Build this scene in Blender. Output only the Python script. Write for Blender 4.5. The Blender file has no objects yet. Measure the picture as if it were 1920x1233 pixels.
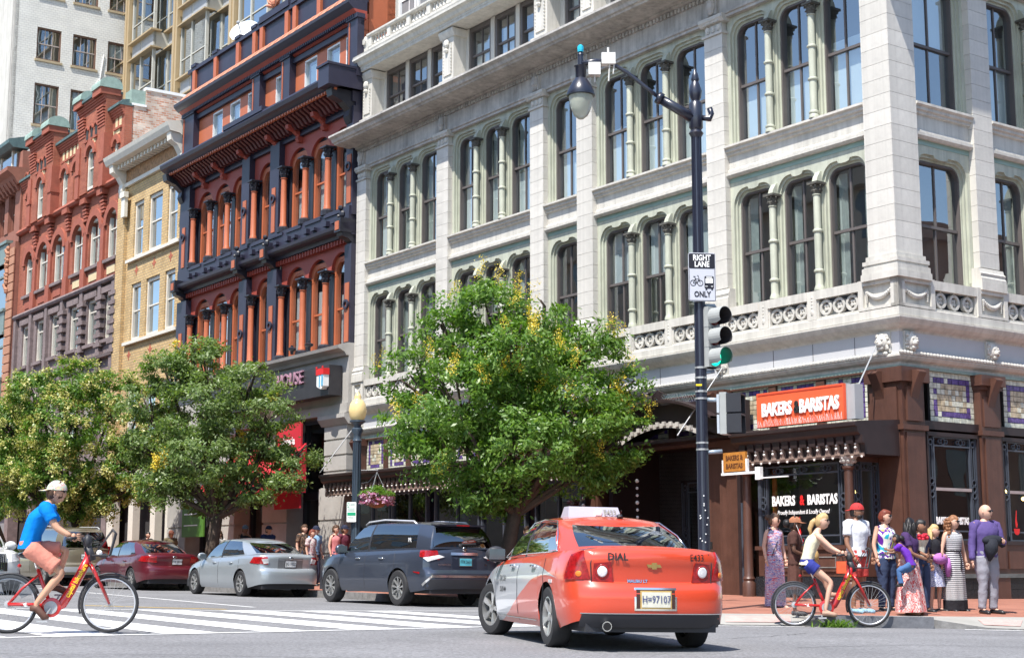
import bpy, bmesh, math, random
import numpy as np
from mathutils import Vector, Matrix
R=random.Random(7)
NR=np.random.RandomState(5)
S=bpy.context.scene
COL=S.collection
rad=math.radians
# ---------------------------------------------------------------- camera, sky, sun, exposure
CAMZ=0.86
cd=bpy.data.cameras.new('camera'); cam=bpy.data.objects.new('camera',cd); COL.objects.link(cam)
cd.sensor_width=36; cd.lens=2814/1920*36; cd.clip_start=.1; cd.clip_end=900
cam.location=(0,0,CAMZ); cam.rotation_euler=(rad(90+8.956),0,0); S.camera=cam
SUN=Vector((-.46,-.82,1.66)).normalized()      # direction to the sun
w=bpy.data.worlds.new('World'); S.world=w; w.use_nodes=True
nt=w.node_tree; nt.nodes.clear()
sk=nt.nodes.new('ShaderNodeTexSky'); sk.sky_type='NISHITA'; sk.sun_disc=False
sk.sun_elevation=math.asin(SUN.z); sk.sun_rotation=math.atan2(SUN.x,SUN.y); sk.air_density=1.0; sk.dust_density=.6; sk.altitude=20
bg=nt.nodes.new('ShaderNodeBackground'); bg.inputs['Strength'].default_value=.15
ow=nt.nodes.new('ShaderNodeOutputWorld'); nt.links.new(sk.outputs[0],bg.inputs[0]); nt.links.new(bg.outputs[0],ow.inputs[0])
sd=bpy.data.lights.new('sun','SUN'); sd.energy=4.3; sd.angle=rad(.53); sd.color=(1,.955,.89)
so=bpy.data.objects.new('sun',sd); COL.objects.link(so); so.location=(-30,-40,90)
so.rotation_euler=SUN.to_track_quat('Z','Y').to_euler()
vs=S.view_settings; vs.view_transform='Standard'; vs.look='None'; vs.gamma=1; vs.use_curve_mapping=False; vs.exposure=.88
try:
    S.cycles.max_bounces=6; S.cycles.transparent_max_bounces=12; S.cycles.caustics_reflective=False; S.cycles.caustics_refractive=False
except Exception: pass

# ---------------------------------------------------------------- materials
MC={}
def mat(name,col,rough=.6,metal=0,var=.12,vs_=3.0,bump=0,bs=40,spec=.4,coat=0,rnd=0,emit=0,streak=0):
    if name in MC: return MC[name]
    m=bpy.data.materials.new(name); m.use_nodes=True; t=m.node_tree; N=t.nodes; K=t.links
    b=N['Principled BSDF']; b.inputs['Roughness'].default_value=rough; b.inputs['Metallic'].default_value=metal
    b.inputs['Specular IOR Level'].default_value=spec
    if coat: b.inputs['Coat Weight'].default_value=coat; b.inputs['Coat Roughness'].default_value=.04
    col=tuple(col)+(1,)
    b.inputs['Base Color'].default_value=col
    if var or bump: 
        tc=N.new('ShaderNodeTexCoord')
    if var:
        n=N.new('ShaderNodeTexNoise'); n.inputs['Scale'].default_value=vs_; n.inputs['Detail'].default_value=6; n.inputs['Roughness'].default_value=.65
        K.new(tc.outputs['Object'],n.inputs['Vector'])
        mr=N.new('ShaderNodeMapRange'); mr.inputs[1].default_value=.3; mr.inputs[2].default_value=.7; mr.inputs[3].default_value=1-var; mr.inputs[4].default_value=1+var
        K.new(n.outputs[0],mr.inputs[0])
        mx=N.new('ShaderNodeVectorMath'); mx.operation='SCALE'; mx.inputs[0].default_value=col[:3]
        K.new(mr.outputs[0],mx.inputs['Scale']); out=mx.outputs[0]
        if rnd:
            oi=N.new('ShaderNodeObjectInfo'); m2=N.new('ShaderNodeMapRange'); m2.inputs[3].default_value=1-rnd; m2.inputs[4].default_value=1+rnd
            K.new(oi.outputs['Random'],m2.inputs[0]); m3=N.new('ShaderNodeVectorMath'); m3.operation='SCALE'; K.new(out,m3.inputs[0]); K.new(m2.outputs[0],m3.inputs['Scale']); out=m3.outputs[0]
        if streak:
            mp=N.new('ShaderNodeMapping'); mp.inputs['Scale'].default_value=(5,5,.35); K.new(tc.outputs['Object'],mp.inputs[0]); ns=N.new('ShaderNodeTexNoise'); ns.inputs['Scale'].default_value=1.2; ns.inputs['Detail'].default_value=7; ns.inputs['Roughness'].default_value=.7; K.new(mp.outputs[0],ns.inputs['Vector'])
            m4=N.new('ShaderNodeMapRange'); m4.inputs[1].default_value=.42; m4.inputs[2].default_value=.72; m4.inputs[3].default_value=1; m4.inputs[4].default_value=1-streak; K.new(ns.outputs[0],m4.inputs[0])
            m5=N.new('ShaderNodeVectorMath'); m5.operation='SCALE'; K.new(out,m5.inputs[0]); K.new(m4.outputs[0],m5.inputs['Scale']); out=m5.outputs[0]
        K.new(out,b.inputs['Base Color'])
    if bump:
        n2=N.new('ShaderNodeTexNoise'); n2.inputs['Scale'].default_value=bs; n2.inputs['Detail'].default_value=4
        K.new(tc.outputs['Object'],n2.inputs['Vector']); bp=N.new('ShaderNodeBump'); bp.inputs['Strength'].default_value=bump; bp.inputs['Distance'].default_value=.02
        K.new(n2.outputs[0],bp.inputs['Height']); K.new(bp.outputs[0],b.inputs['Normal'])
    if emit: b.inputs['Emission Color'].default_value=col; b.inputs['Emission Strength'].default_value=emit
    MC[name]=m; return m
def brick(name,c1,c2,mortar,bw=.22,bh=.073,ms=.012,horiz=False,rough=.85,bump=.5,off=.5,ang=0,var=.25):
    if name in MC: return MC[name]
    m=bpy.data.materials.new(name); m.use_nodes=True; t=m.node_tree; N=t.nodes; K=t.links
    b=N['Principled BSDF']; b.inputs['Roughness'].default_value=rough; b.inputs['Specular IOR Level'].default_value=.25
    tc=N.new('ShaderNodeTexCoord'); br=N.new('ShaderNodeTexBrick'); br.offset=off
    if horiz:
        mp=N.new('ShaderNodeMapping'); mp.inputs['Rotation'].default_value=(0,0,ang); K.new(tc.outputs['Object'],mp.inputs[0]); K.new(mp.outputs[0],br.inputs['Vector'])
    else:
        sp=N.new('ShaderNodeSeparateXYZ'); K.new(tc.outputs['Object'],sp.inputs[0])
        ad=N.new('ShaderNodeMath'); ad.operation='ADD'; K.new(sp.outputs[0],ad.inputs[0]); K.new(sp.outputs[1],ad.inputs[1])
        cb=N.new('ShaderNodeCombineXYZ'); K.new(ad.outputs[0],cb.inputs[0]); K.new(sp.outputs[2],cb.inputs[1]); K.new(cb.outputs[0],br.inputs['Vector'])
    br.inputs['Scale'].default_value=1; br.inputs['Brick Width'].default_value=bw; br.inputs['Row Height'].default_value=bh; br.inputs['Mortar Size'].default_value=ms
    br.inputs['Mortar Smooth'].default_value=.3; br.inputs['Bias'].default_value=0
    br.inputs['Color1'].default_value=tuple(c1)+(1,); br.inputs['Color2'].default_value=tuple(c2)+(1,); br.inputs['Mortar'].default_value=tuple(mortar)+(1,)
    n=N.new('ShaderNodeTexNoise'); n.inputs['Scale'].default_value=1.3; n.inputs['Detail'].default_value=8; K.new(tc.outputs['Object'],n.inputs['Vector'])
    mr=N.new('ShaderNodeMapRange'); mr.inputs[1].default_value=.3; mr.inputs[2].default_value=.7; mr.inputs[3].default_value=1-var; mr.inputs[4].default_value=1+var; K.new(n.outputs[0],mr.inputs[0])
    sc=N.new('ShaderNodeVectorMath'); sc.operation='SCALE'; K.new(br.outputs[0],sc.inputs[0]); K.new(mr.outputs[0],sc.inputs['Scale']); K.new(sc.outputs[0],b.inputs['Base Color'])
    iv=N.new('ShaderNodeMath'); iv.operation='SUBTRACT'; iv.inputs[0].default_value=1; K.new(br.outputs['Fac'],iv.inputs[1])
    bp=N.new('ShaderNodeBump'); bp.inputs['Strength'].default_value=bump; bp.inputs['Distance'].default_value=.015; K.new(iv.outputs[0],bp.inputs['Height']); K.new(bp.outputs[0],b.inputs['Normal'])
    MC[name]=m; return m
def glass(name,tint=(.75,.85,.9),refl=.22,trans=.8,rough=.01,wob=.25):
    if name in MC: return MC[name]
    m=bpy.data.materials.new(name); m.use_nodes=True; t=m.node_tree; N=t.nodes; K=t.links; N.clear()
    o=N.new('ShaderNodeOutputMaterial'); tr=N.new('ShaderNodeBsdfTransparent'); tr.inputs[0].default_value=(tint[0]*trans,tint[1]*trans,tint[2]*trans,1)
    g=N.new('ShaderNodeBsdfGlossy'); g.inputs['Roughness'].default_value=rough; g.inputs['Color'].default_value=(.92,.97,1,1)
    tc=N.new('ShaderNodeTexCoord'); nz=N.new('ShaderNodeTexNoise'); nz.inputs['Scale'].default_value=1.1; nz.inputs['Detail'].default_value=1; K.new(tc.outputs['Object'],nz.inputs['Vector'])
    bp=N.new('ShaderNodeBump'); bp.inputs['Strength'].default_value=wob; bp.inputs['Distance'].default_value=.012; K.new(nz.outputs[0],bp.inputs['Height']); K.new(bp.outputs[0],g.inputs['Normal'])
    fr=N.new('ShaderNodeLayerWeight'); fr.inputs[0].default_value=.5; pw=N.new('ShaderNodeMath'); pw.operation='POWER'; pw.inputs[1].default_value=3.5; K.new(fr.outputs['Facing'],pw.inputs[0])
    mr=N.new('ShaderNodeMapRange'); mr.inputs[3].default_value=refl; mr.inputs[4].default_value=1; K.new(pw.outputs[0],mr.inputs[0])
    mx=N.new('ShaderNodeMixShader'); K.new(mr.outputs[0],mx.inputs[0]); K.new(tr.outputs[0],mx.inputs[1]); K.new(g.outputs[0],mx.inputs[2]); K.new(mx.outputs[0],o.inputs[0])
    MC[name]=m; return m

# ---------------------------------------------------------------- object helpers
YAW=rad(35.64); EX=Vector((math.sin(YAW),-math.cos(YAW),0)); EY=Vector((math.cos(YAW),math.sin(YAW),0))
CORNER=Vector((7.5459,29.5,0)); ROWROT=YAW-math.pi/2
def row(x,y,z=0): return CORNER+EX*x+EY*y+Vector((0,0,z))      # street-front coordinates: x along the left front, y into the block
def gz(X,Y=0): return -.0146*X                                  # the road rises gently to the left
ORG={}
def new(name,me,parent=None,label=None,cat=None,group=None,kind=None):
    o=bpy.data.objects.new(name,me); COL.objects.link(o)
    if parent is not None: o.parent=parent
    if label: o['label']=label
    if cat: o['category']=cat
    if group: o['group']=group
    if kind: o['kind']=kind
    return o
def thing(name,label,cat,loc=(0,0,0),rot=0,group=None,org=(0,0,0)):
    o=new(name,None,None,label,cat,group); o.location=loc; o.rotation_euler=(0,0,rot); o.empty_display_size=.3
    ORG[o.name]=org; return o
def rowthing(name,label,cat,x,y,z=0,group=None):
    return thing(name,label,cat,row(x,y,z),ROWROT,group,(x,y,z))
def dup(o,parent=None,**kw):
    c=o.copy(); COL.objects.link(c)
    if parent is not None: c.parent=parent
    for ch in list(o.children): dup(ch,c)
    return c
class M:
    """collects shapes; frame maps (u,o,z) -> (x,y,z)"""
    def __init__(s,fr=None):
        s.v=[];s.f=[];s.m=[];s.fr=fr
    def pt(s,u,o,z):
        if s.fr is None: s.v.append((u,o,z))
        else:
            a=s.fr; s.v.append((a[0]+a[2]*u+a[4]*o,a[1]+a[3]*u+a[5]*o,z))
        return len(s.v)-1
    def face(s,ids,m=0):
        s.f.append(tuple(ids) if s.fr is None else tuple(reversed(ids))); s.m.append(m)
    def quad(s,pts,m=0): s.face([s.pt(*p) for p in pts],m)
    def box(s,u0,u1,o0,o1,z0,z1,m=0):
        i=[s.pt(u,o,z) for z in (z0,z1) for o in (o0,o1) for u in (u0,u1)]
        for q in ((0,2,3,1),(4,5,7,6),(0,1,5,4),(2,6,7,3),(0,4,6,2),(1,3,7,5)): s.face([i[k] for k in q],m)
    def wedge(s,u0,u1,prof,m=0,taper=0):
        """prism along u of closed profile [(o,z)] counter-clockwise seen from +u"""
        n=len(prof); a=[s.pt(u0,o,z) for o,z in prof]; b=[s.pt(u1,o,z) for o,z in prof]
        for i in range(n):
            j=(i+1)%n; s.face([a[i],a[j],b[j],b[i]],m)
        s.face(a[::-1],m); s.face(b,m)
    def fix(s): pass
    def lathe(s,u,o,prof,n=12,m=0,axis='z',cap=True,ph=0):
        rings=[]
        for r,z in prof:
            rg=[]
            for k in range(n):
                a=2*math.pi*k/n+ph
                if axis=='z': rg.append(s.pt(u+r*math.cos(a),o+r*math.sin(a),z))
                elif axis=='o': rg.append(s.pt(u[0]+r*math.cos(a),z,u[1]+r*math.sin(a)))
                else: rg.append(s.pt(z,u[0]+r*math.cos(a),u[1]+r*math.sin(a)))
            rings.append(rg)
        for a,b in zip(rings,rings[1:]):
            for k in range(n): s.face([a[k],a[(k+1)%n],b[(k+1)%n],b[k]],m)
        if cap:
            s.face(rings[0][::-1],m); s.face(rings[-1],m)
    def tube(s,pts,r,n=6,m=0,closed=False):
        P=[Vector(p) for p in pts]; rings=[]; L=len(P); up=None
        for i,p in enumerate(P):
            a=P[(i-1)%L] if (i>0 or closed) else p; b=P[(i+1)%L] if (i<L-1 or closed) else p
            t=(b-a).normalized()
            if up is None:
                up=Vector((0,0,1)) if abs(t.z)<.9 else Vector((1,0,0))
            x=t.cross(up)
            if x.length<1e-4: up=Vector((1,0,0)) if abs(t.x)<.9 else Vector((0,1,0)); x=t.cross(up)
            x.normalize(); y=t.cross(x).normalized(); up=x.cross(t)
            rr=r[i] if isinstance(r,(list,tuple)) else r
            rings.append([s.pt(*(p+x*rr*math.cos(2*math.pi*k/n)+y*rr*math.sin(2*math.pi*k/n))) for k in range(n)])
        rg=list(zip(rings,rings[1:]))
        if closed: rg.append((rings[-1],rings[0]))
        for a,b in rg:
            for k in range(n): s.face([a[k],b[k],b[(k+1)%n],a[(k+1)%n]],m)
        if not closed: s.face(rings[0],m); s.face(rings[-1][::-1],m)
    def ball(s,c,r,n=8,h=6,m=0,sc=(1,1,1)):
        rings=[]
        for j in range(h+1):
            t=math.pi*j/h
            rings.append([s.pt(c[0]+sc[0]*r*math.sin(t)*math.cos(2*math.pi*k/n),c[1]+sc[1]*r*math.sin(t)*math.sin(2*math.pi*k/n),c[2]-sc[2]*r*math.cos(t)) for k in range(n)])
        for a,b in zip(rings,rings[1:]):
            for k in range(n): s.face([a[k],a[(k+1)%n],b[(k+1)%n],b[k]],m)
    def plate(s,pts,o0,o1,m=0):
        """extruded polygon given as [(u,z)] (counter-clockwise seen from +o side with u to the right)"""
        a=[s.pt(u,o0,z) for u,z in pts]; b=[s.pt(u,o1,z) for u,z in pts]; n=len(pts)
        s.face(b[::-1] if s.fr is None else b[::-1],m); s.face(a,m)
        for i in range(n):
            j=(i+1)%n; s.face([a[i],b[i],b[j],a[j]][::-1],m)
    def ring(s,cu,cz,r0,r1,o0,o1,n=16,m=0,su=1,sz=1,a0=0,a1=2*math.pi):
        full=abs(a1-a0-2*math.pi)<1e-6; K=n if full else n+1
        I=[]
        for k in range(K):
            a=a0+(a1-a0)*k/n; c,d=math.cos(a),math.sin(a)
            I.append([s.pt(cu+su*r*c,o,cz+sz*r*d) for r in (r0,r1) for o in (o0,o1)])
        for k in range(n):
            A=I[k]; B=I[(k+1)%K]
            s.face([A[1],A[3],B[3],B[1]][::-1],m); s.face([A[2],A[0],B[0],B[2]][::-1],m)
            s.face([A[3],A[2],B[2],B[3]][::-1],m); s.face([A[0],A[1],B[1],B[0]][::-1],m)
    def mesh(s,name,mats,smooth=False,org=(0,0,0),recalc=True):
        me=bpy.data.meshes.new(name)
        vv=[(x-org[0],y-org[1],z-org[2]) for x,y,z in s.v]
        me.from_pydata(vv,[],s.f)
        for m in mats: me.materials.append(m)
        if len(mats)>1: me.polygons.foreach_set('material_index',s.m)
        if recalc:
            bm=bmesh.new(); bm.from_mesh(me); bmesh.ops.recalc_face_normals(bm,faces=bm.faces); bm.to_mesh(me); bm.free()
        if smooth:
            me.polygons.foreach_set('use_smooth',[True]*len(me.polygons))
            if smooth!=True: me.set_sharp_from_angle(angle=rad(smooth))
        me.update(); return me
    def build(s,name,parent,mats,smooth=False,label=None,kind=None,recalc=True):
        if not isinstance(mats,(list,tuple)): mats=[mats]
        org=ORG.get(parent.name,(0,0,0)) if parent is not None else (0,0,0)
        p=parent
        while p is not None and p.name not in ORG: p=p.parent
        if p is not None: org=ORG[p.name]
        return new(name,s.mesh(name,mats,smooth,org,recalc),parent,label,kind=kind)
FL=(0,0,1,0,0,-1)                       # left front: u -> x, outwards -> -y
def FRx(x0=0): return (x0,0,0,1,1,0)    # right front: u -> y, outwards -> +x
def FLy(y0): return (0,y0,1,0,0,-1)
_fonts={}
def text_mesh(txt,size,name='lettering',bold=0,sx=1,extrude=0,space=1,align='CENTER',shear=0):
    c=bpy.data.curves.new(name,'FONT'); c.body=txt; c.size=size; c.offset=bold; c.extrude=extrude; c.space_character=space
    c.align_x=align; c.align_y='CENTER'; c.resolution_u=2; c.shear=shear
    o=bpy.data.objects.new('t',c); me=bpy.data.meshes.new_from_object(o); bpy.data.objects.remove(o); bpy.data.curves.remove(c)
    me.name=name
    if sx!=1: me.transform(Matrix.Diagonal((sx,1,1,1)))
    return me
def text(txt,parent,org,fr,u,o,z,size,m,**kw):
    """flat lettering on a front: right = +u, up = z"""
    me=text_mesh(txt,size,**kw)
    a=fr; U=Vector((a[2],a[3],0)); O=Vector((a[4],a[5],0)); P=Vector((a[0]+a[2]*u+a[4]*o,a[1]+a[3]*u+a[5]*o,z))-Vector(org)
    mt=Matrix(((U.x,0,O.x,P.x),(U.y,0,O.y,P.y),(0,1,0,P.z),(0,0,0,1))); me.transform(mt)
    if mt.to_3x3().determinant()<0: me.flip_normals()
    me.materials.append(m); return new('lettering',me,parent)
# ---------------------------------------------------------------- palette
STONE=mat('pale_stone',(.58,.555,.50),.8,var=.08,vs_=1.3,bump=.3,bs=9,streak=.28)
STONEB=mat('pale_stone_block',(.585,.56,.51),.8,var=.09,vs_=2.2,bump=.25,bs=9,rnd=.06,streak=.15)
STONED=mat('weathered_stone',(.48,.455,.42),.85,var=.25,vs_=1.6,bump=.3,bs=8,streak=.4)
SAGE=mat('sage_paint',(.48,.495,.40),.55,var=.09,vs_=2.5,streak=.3)
SAGED=mat('verdigris_paint',(.27,.38,.33),.55,var=.1,vs_=3)
CAPM=mat('aged_bronze',(.10,.095,.08),.6,var=.35,vs_=14,bump=.6,bs=30)
WFRAME=mat('window_frame_dark',(.115,.10,.095),.5,var=.1)
MUNT=mat('window_frame_grey',(.12,.105,.10),.5,var=.1)
BLIND=mat('window_blind',(.80,.82,.80),.8,var=.03)
CURT=mat('window_curtain',(.45,.47,.43),.9,var=.15,vs_=6)
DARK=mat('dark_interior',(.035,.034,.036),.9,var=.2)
ROOMW=mat('room_wall',(.22,.22,.23),.9,var=.3,vs_=.7)
GLASS=glass('window_glass',(.84,.92,.94),.30,.95)
GLASSD=glass('shop_glass',(.6,.6,.58),.10,.85)
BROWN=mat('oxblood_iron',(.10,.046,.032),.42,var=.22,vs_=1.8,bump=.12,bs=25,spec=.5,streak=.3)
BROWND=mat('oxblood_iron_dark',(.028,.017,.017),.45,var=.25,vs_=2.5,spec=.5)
IRON=mat('blue_black_iron',(.055,.065,.085),.38,var=.15,vs_=5,spec=.6)
GRANITE=mat('black_granite',(.018,.02,.024),.18,var=.5,vs_=22,spec=.6)
COPPER=mat('green_copper',(.27,.36,.31),.7,var=.22,vs_=4)
TILEW=mat('mosaic_pale',(.60,.60,.50),.25,var=.4,vs_=7,spec=.6)
TILEA=mat('mosaic_amber',(.47,.39,.27),.25,var=.5,vs_=7,spec=.6)
TILEP=mat('mosaic_violet',(.11,.07,.22),.25,var=.6,vs_=9,spec=.6)
WHITE=mat('white_paint',(.80,.80,.79),.5,var=.04)
ORANGE=mat('orange_red_board',(.80,.115,.045),.45,var=.03)
GREYM=mat('grey_metal',(.36,.37,.38),.4,var=.08,spec=.5)

def sash(b,fr,u0,u1,z0,z1,o,rail=None,munt=1,mf=WFRAME,ms=MUNT,blind=None,fw=.07,name='window',label=None,gl=None,curt=False,vm=0):
    """a sash window set in an opening: frame > sash bars, panes, blind"""
    m=M(fr); 
    for a,c in ((u0,u0+fw),(u1-fw,u1)): m.box(a,c,o-.14,o+.03,z0,z1)
    m.box(u0+fw,u1-fw,o-.14,o+.03,z1-fw*1.3,z1); m.box(u0+fw,u1-fw,o-.14,o+.04,z0,z0+fw)
    w_=m.build(name,b,mf,label=label)
    zr=rail if rail else (z0+z1)/2
    a,c=u0+fw,u1-fw; s=M(fr); 
    s.box(a,c,o-.09,o-.02,zr-.03,zr+.03)
    for k in range(munt):
        uu=a+(c-a)*(k+1)/(munt+1); s.box(uu-.022,uu+.022,o-.08,o-.03,zr+.03,z1-fw*1.3); s.box(uu-.022,uu+.022,o-.1,o-.05,z0+fw,zr-.03)
    for k in range(vm):
        zz=zr+.03+(z1-fw-zr)*(k+1)/(vm+1); s.box(a,c,o-.078,o-.032,zz-.018,zz+.018)
        zz=z0+fw+(zr-z0-fw)*(k+1)/(vm+1); s.box(a,c,o-.098,o-.052,zz-.018,zz+.018)
    s.build('sash_bar',w_,ms)
    gl=gl or GLASS
    g=M(fr); g.quad([(a,o-.055,zr+.03),(c,o-.055,zr+.03),(c,o-.055,z1-fw),(a,o-.055,z1-fw)]); g.build('pane',w_,gl,recalc=False)
    g=M(fr); g.quad([(a,o-.075,z0+fw),(c,o-.075,z0+fw),(c,o-.075,zr-.03),(a,o-.075,zr-.03)]); g.build('pane',w_,gl,recalc=False)
    if blind:
        g=M(fr); h0,h1=blind; g.box(a+.02,c-.02,o-.2,o-.18,z0+(z1-z0)*h0,z0+(z1-z0)*h1-.05); g.build('blind',w_,BLIND)
    if curt:
        for (p,q) in ((a,a+(c-a)*.28),(c-(c-a)*.28,c)):
            g=M(fr); n=9
            pts=[(p+(q-p)*k/n,o-.22+.03*(k%2)) for k in range(n+1)]
            for (x0,y0),(x1,y1) in zip(pts,pts[1:]): g.quad([(x0,y0,z0+.02),(x1,y1,z0+.02),(x1,y1,z1-.1),(x0,y0,z1-.1)])
            g.build('curtain',w_,CURT,recalc=False)
    return w_
def head_pts(u0,u1,zs,zt,r=.36,notch=False,n=7):
    """outline of an opening head from left spring to right spring"""
    p=[]
    for k in range(n+1):
        a=math.pi-math.pi/2*k/n; p.append((u0+r+r*math.cos(a),zs+(zt-zs)*math.sin(a)))
    if notch:
        c=(u0+u1)/2; d=(u1-u0)*.12
        p+=[(c-d*1.2,zt),(c-d,zt-.055),(c-d*.4,zt-.075),(c+d*.4,zt-.075),(c+d,zt-.055),(c+d*1.2,zt)]
    for k in range(n+1):
        a=math.pi/2-math.pi/2*k/n; p.append((u1-r+r*math.cos(a),zs+(zt-zs)*math.sin(a)))
    return p
def arch_pts(u0,u1,zs,n=14,ry=None):
    r=(u1-u0)/2; ry=ry or r
    return [(u0+r-r*math.cos(math.pi*k/n),zs+ry*math.sin(math.pi*k/n)) for k in range(n+1)]
def header(m,u0,u1,ops,ztop,o1,o0,mi=0,zbase=None):
    """panel between u0 and u1 with openings whose head outlines are given; o1 front, o0 back"""
    zb=zbase
    cur=u0
    for P in ops:
        a,b=P[0][0],P[-1][0]; zs=P[0][1]
        if a>cur+1e-4: m.box(cur,a,o0,o1,zs,ztop,mi)
        for (x0,z0),(x1,z1) in zip(P,P[1:]):
            if x1-x0>1e-5: m.quad([(x0,o1,z0),(x1,o1,z1),(x1,o1,ztop),(x0,o1,ztop)],mi)
            m.quad([(x0,o0,z0),(x1,o0,z1),(x1,o1,z1),(x0,o1,z0)],mi)
        cur=b
    zs=ops[-1][-1][1]
    if u1>cur+1e-4: m.box(cur,u1,o0,o1,zs,ztop,mi)
def corinth(b,fr,u,o,z0,z1,r=.1,cap=.27,cm=CAPM,sm=SAGE,rings=(),name='column',base=.1,capr=1.7):
    m=M(fr); pr=[(r*1.35,z0),(r*1.35,z0+base*.4),(r*1.1,z0+base),(r,z0+base+.02)]
    for zr in rings: pr+=[(r,zr-.04),(r*1.32,zr-.015),(r*1.32,zr+.015),(r*.96,zr+.04)]
    pr+=[(r*.92,z1-cap-.03),(r*1.15,z1-cap-.015),(r*1.15,z1-cap)]
    m.lathe(u,o,pr,n=12); c_=m.build(name,b,sm,smooth=40)
    k=M(fr); k.lathe(u,o,[(r*.95,z1-cap),(r*1.25,z1-cap*.7),(r*1.15,z1-cap*.62),(r*1.5,z1-cap*.35),(r*1.2,z1-cap*.3),(r*capr,z1-.05)],n=8)
    for q in range(8):
        a=math.pi/4*q+.2
        for zz,rr in ((z1-cap*.68,r*1.3),(z1-cap*.32,r*1.58)):
            k.ball((u+rr*math.cos(a),o+rr*math.sin(a),zz),r*.3,5,3)
    k.box(u-r*capr,u+r*capr,o-r*capr,o+r*capr,z1-.05,z1)
    k.build('capital',c_,cm)
    return c_
# ---------------------------------------------------------------- grey corner building
GB=rowthing('corner_building','pale grey stone corner building with sage green arcaded windows over a brown shopfront','building',0.19,-.2,.2)
PIL=[(-21.4,-20.83),(-16.69,-16.07),(-12.04,-11.44),(-10.01,-9.37),(-5.15,-4.55)]
CP=(-.43,.2)   # corner pier on left front
XR=.2          # right front plane (x)
FRR=FRx(XR)
def wrapm(prof,ue=-21.4,ve=16,m=None,mi=0,x1=XR,ends=True):
    """moulding that runs along the left front and turns the corner; profile [(o,z)] from bottom-back round to top-back"""
    m=m or M()
    A=[(ue,-o,z) for o,z in prof]; B=[(x1+o,-o,z) for o,z in prof]; Cc=[(x1+o,ve,z) for o,z in prof]
    ia=[m.pt(*p) for p in A]; ib=[m.pt(*p) for p in B]; ic=[m.pt(*p) for p in Cc]; n=len(prof)
    for i in range(n-1):
        m.face([ia[i],ib[i],ib[i+1],ia[i+1]],mi); m.face([ib[i],ic[i],ic[i+1],ib[i+1]],mi)
    m.face(ia,mi); m.face(ic[::-1],mi)
    return m
def bandm(fr,u0,u1,prof,m=None,mi=0):
    m=m or M(fr); m.wedge(u0,u1,prof,mi); return m
# backing walls (rooms)
m=M(); m.box(-21.35,XR-1.6,1.5,1.6,0,20); m.box(XR-1.6,XR-1.5,1.5,17,0,14); 
for z in (5.3,9.7,14.2,16.9): m.box(-21.35,XR-.75,.6,1.5,z-.12,z); m.box(XR-1.5,XR-.75,1.5,17,z-.12,z)
m.build('inner_wall',GB,ROOMW)
m=M(); m.box(-21.4,XR-.8,.75,17,14.35,14.5); m.build('roof_slab',GB,STONED)
# end wall on the left, above the neighbour it is out of sight
# stone pillars of separate blocks
BZ0,BZ1,BN=7.02,13.0,18
def pillar(fr,u0,u1,o,blk,corner=False):
    p=M(fr)
    p.box(u0-.1,u1+.1,-.3,o+.1,6.52,6.7)
    p.wedge(u0-.09,u1+.09,[(-.3,6.7),(-.3,7.0),(o+.02,7.0),(o+.04,6.92),(o+.08,6.88),(o+.06,6.82),(o+.09,6.78),(o+.09,6.7)][::-1])
    pp=p.build('pillar',GB,STONE); p=M(fr)
    p.box(u0-.04,u1+.04,-.3,o+.04,13.0,13.06); p.box(u0+.03,u1-.03,-.3,o-.012,13.06,13.3)
    p.wedge(u0-.1,u1+.1,[(-.3,13.28),(o+.03,13.28),(o+.1,13.37),(o+.1,13.45),(-.3,13.45)])
    for q in range(9): 
        uu=u0+.02+(u1-u0-.04)*(q+.5)/9; p.ball((uu,o+.06,13.31),.032,5,4)
    for q in (0,1,2): p.ball((u0+(u1-u0)*(.2+.3*q),o+.0,13.17),.07,6,5,sc=(1,.6,1.3))
    p.build('capital',pp,STONE)
    h=(BZ1-BZ0)/BN
    for k in range(BN):
        blk_=new('stone_block',blk,pp); 
        blk_.location=(0,0,k*h) if fr==FL else (0,0,k*h)
    return pp
h=(BZ1-BZ0)/BN
def blockmesh(fr,u0,u1,o):
    p=M(fr); g=.0035
    p.box(u0,u1,-.28,o,BZ0+g,BZ0+h-g); return p.mesh('stone_block',[STONEB],False,ORG[GB.name])
for (a,b_) in PIL: pillar(FL,a,b_,.06,blockmesh(FL,a,b_,.06))
# corner pier: one block per course covering both fronts
m=M(); 
def cpm(d,z0,z1,dz=0):
    m.box(-.46-d,XR+.06+d,-.06-d,.74+d,z0,z1)
cpm(.12,6.52,6.66); cpm(.1,6.66,6.78); cpm(.07,6.78,6.84); cpm(.09,6.84,6.92); cpm(.04,6.92,7.02); cpier=m.build('pillar',GB,STONE); m=M(); cpm(.04,13,13.06); cpm(-.01,13.06,13.3); cpm(.1,13.3,13.45); m.build('capital',cpier,STONE)
p=M(); p.box(-.46,XR+.06,-.06,.74,BZ0+.0035,BZ0+h-.0035); bmh=p.mesh('stone_block',[STONEB],False,ORG[GB.name])
for k in range(BN): o_=new('stone_block',bmh,cpier); o_.location=(0,0,k*h)
PR=[(2.58,3.22),(7.4,8.04),(12.2,12.84)]
for (a,b_) in PR: pillar(FRR,a,b_,.06,blockmesh(FRR,a,b_,.06))
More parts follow.
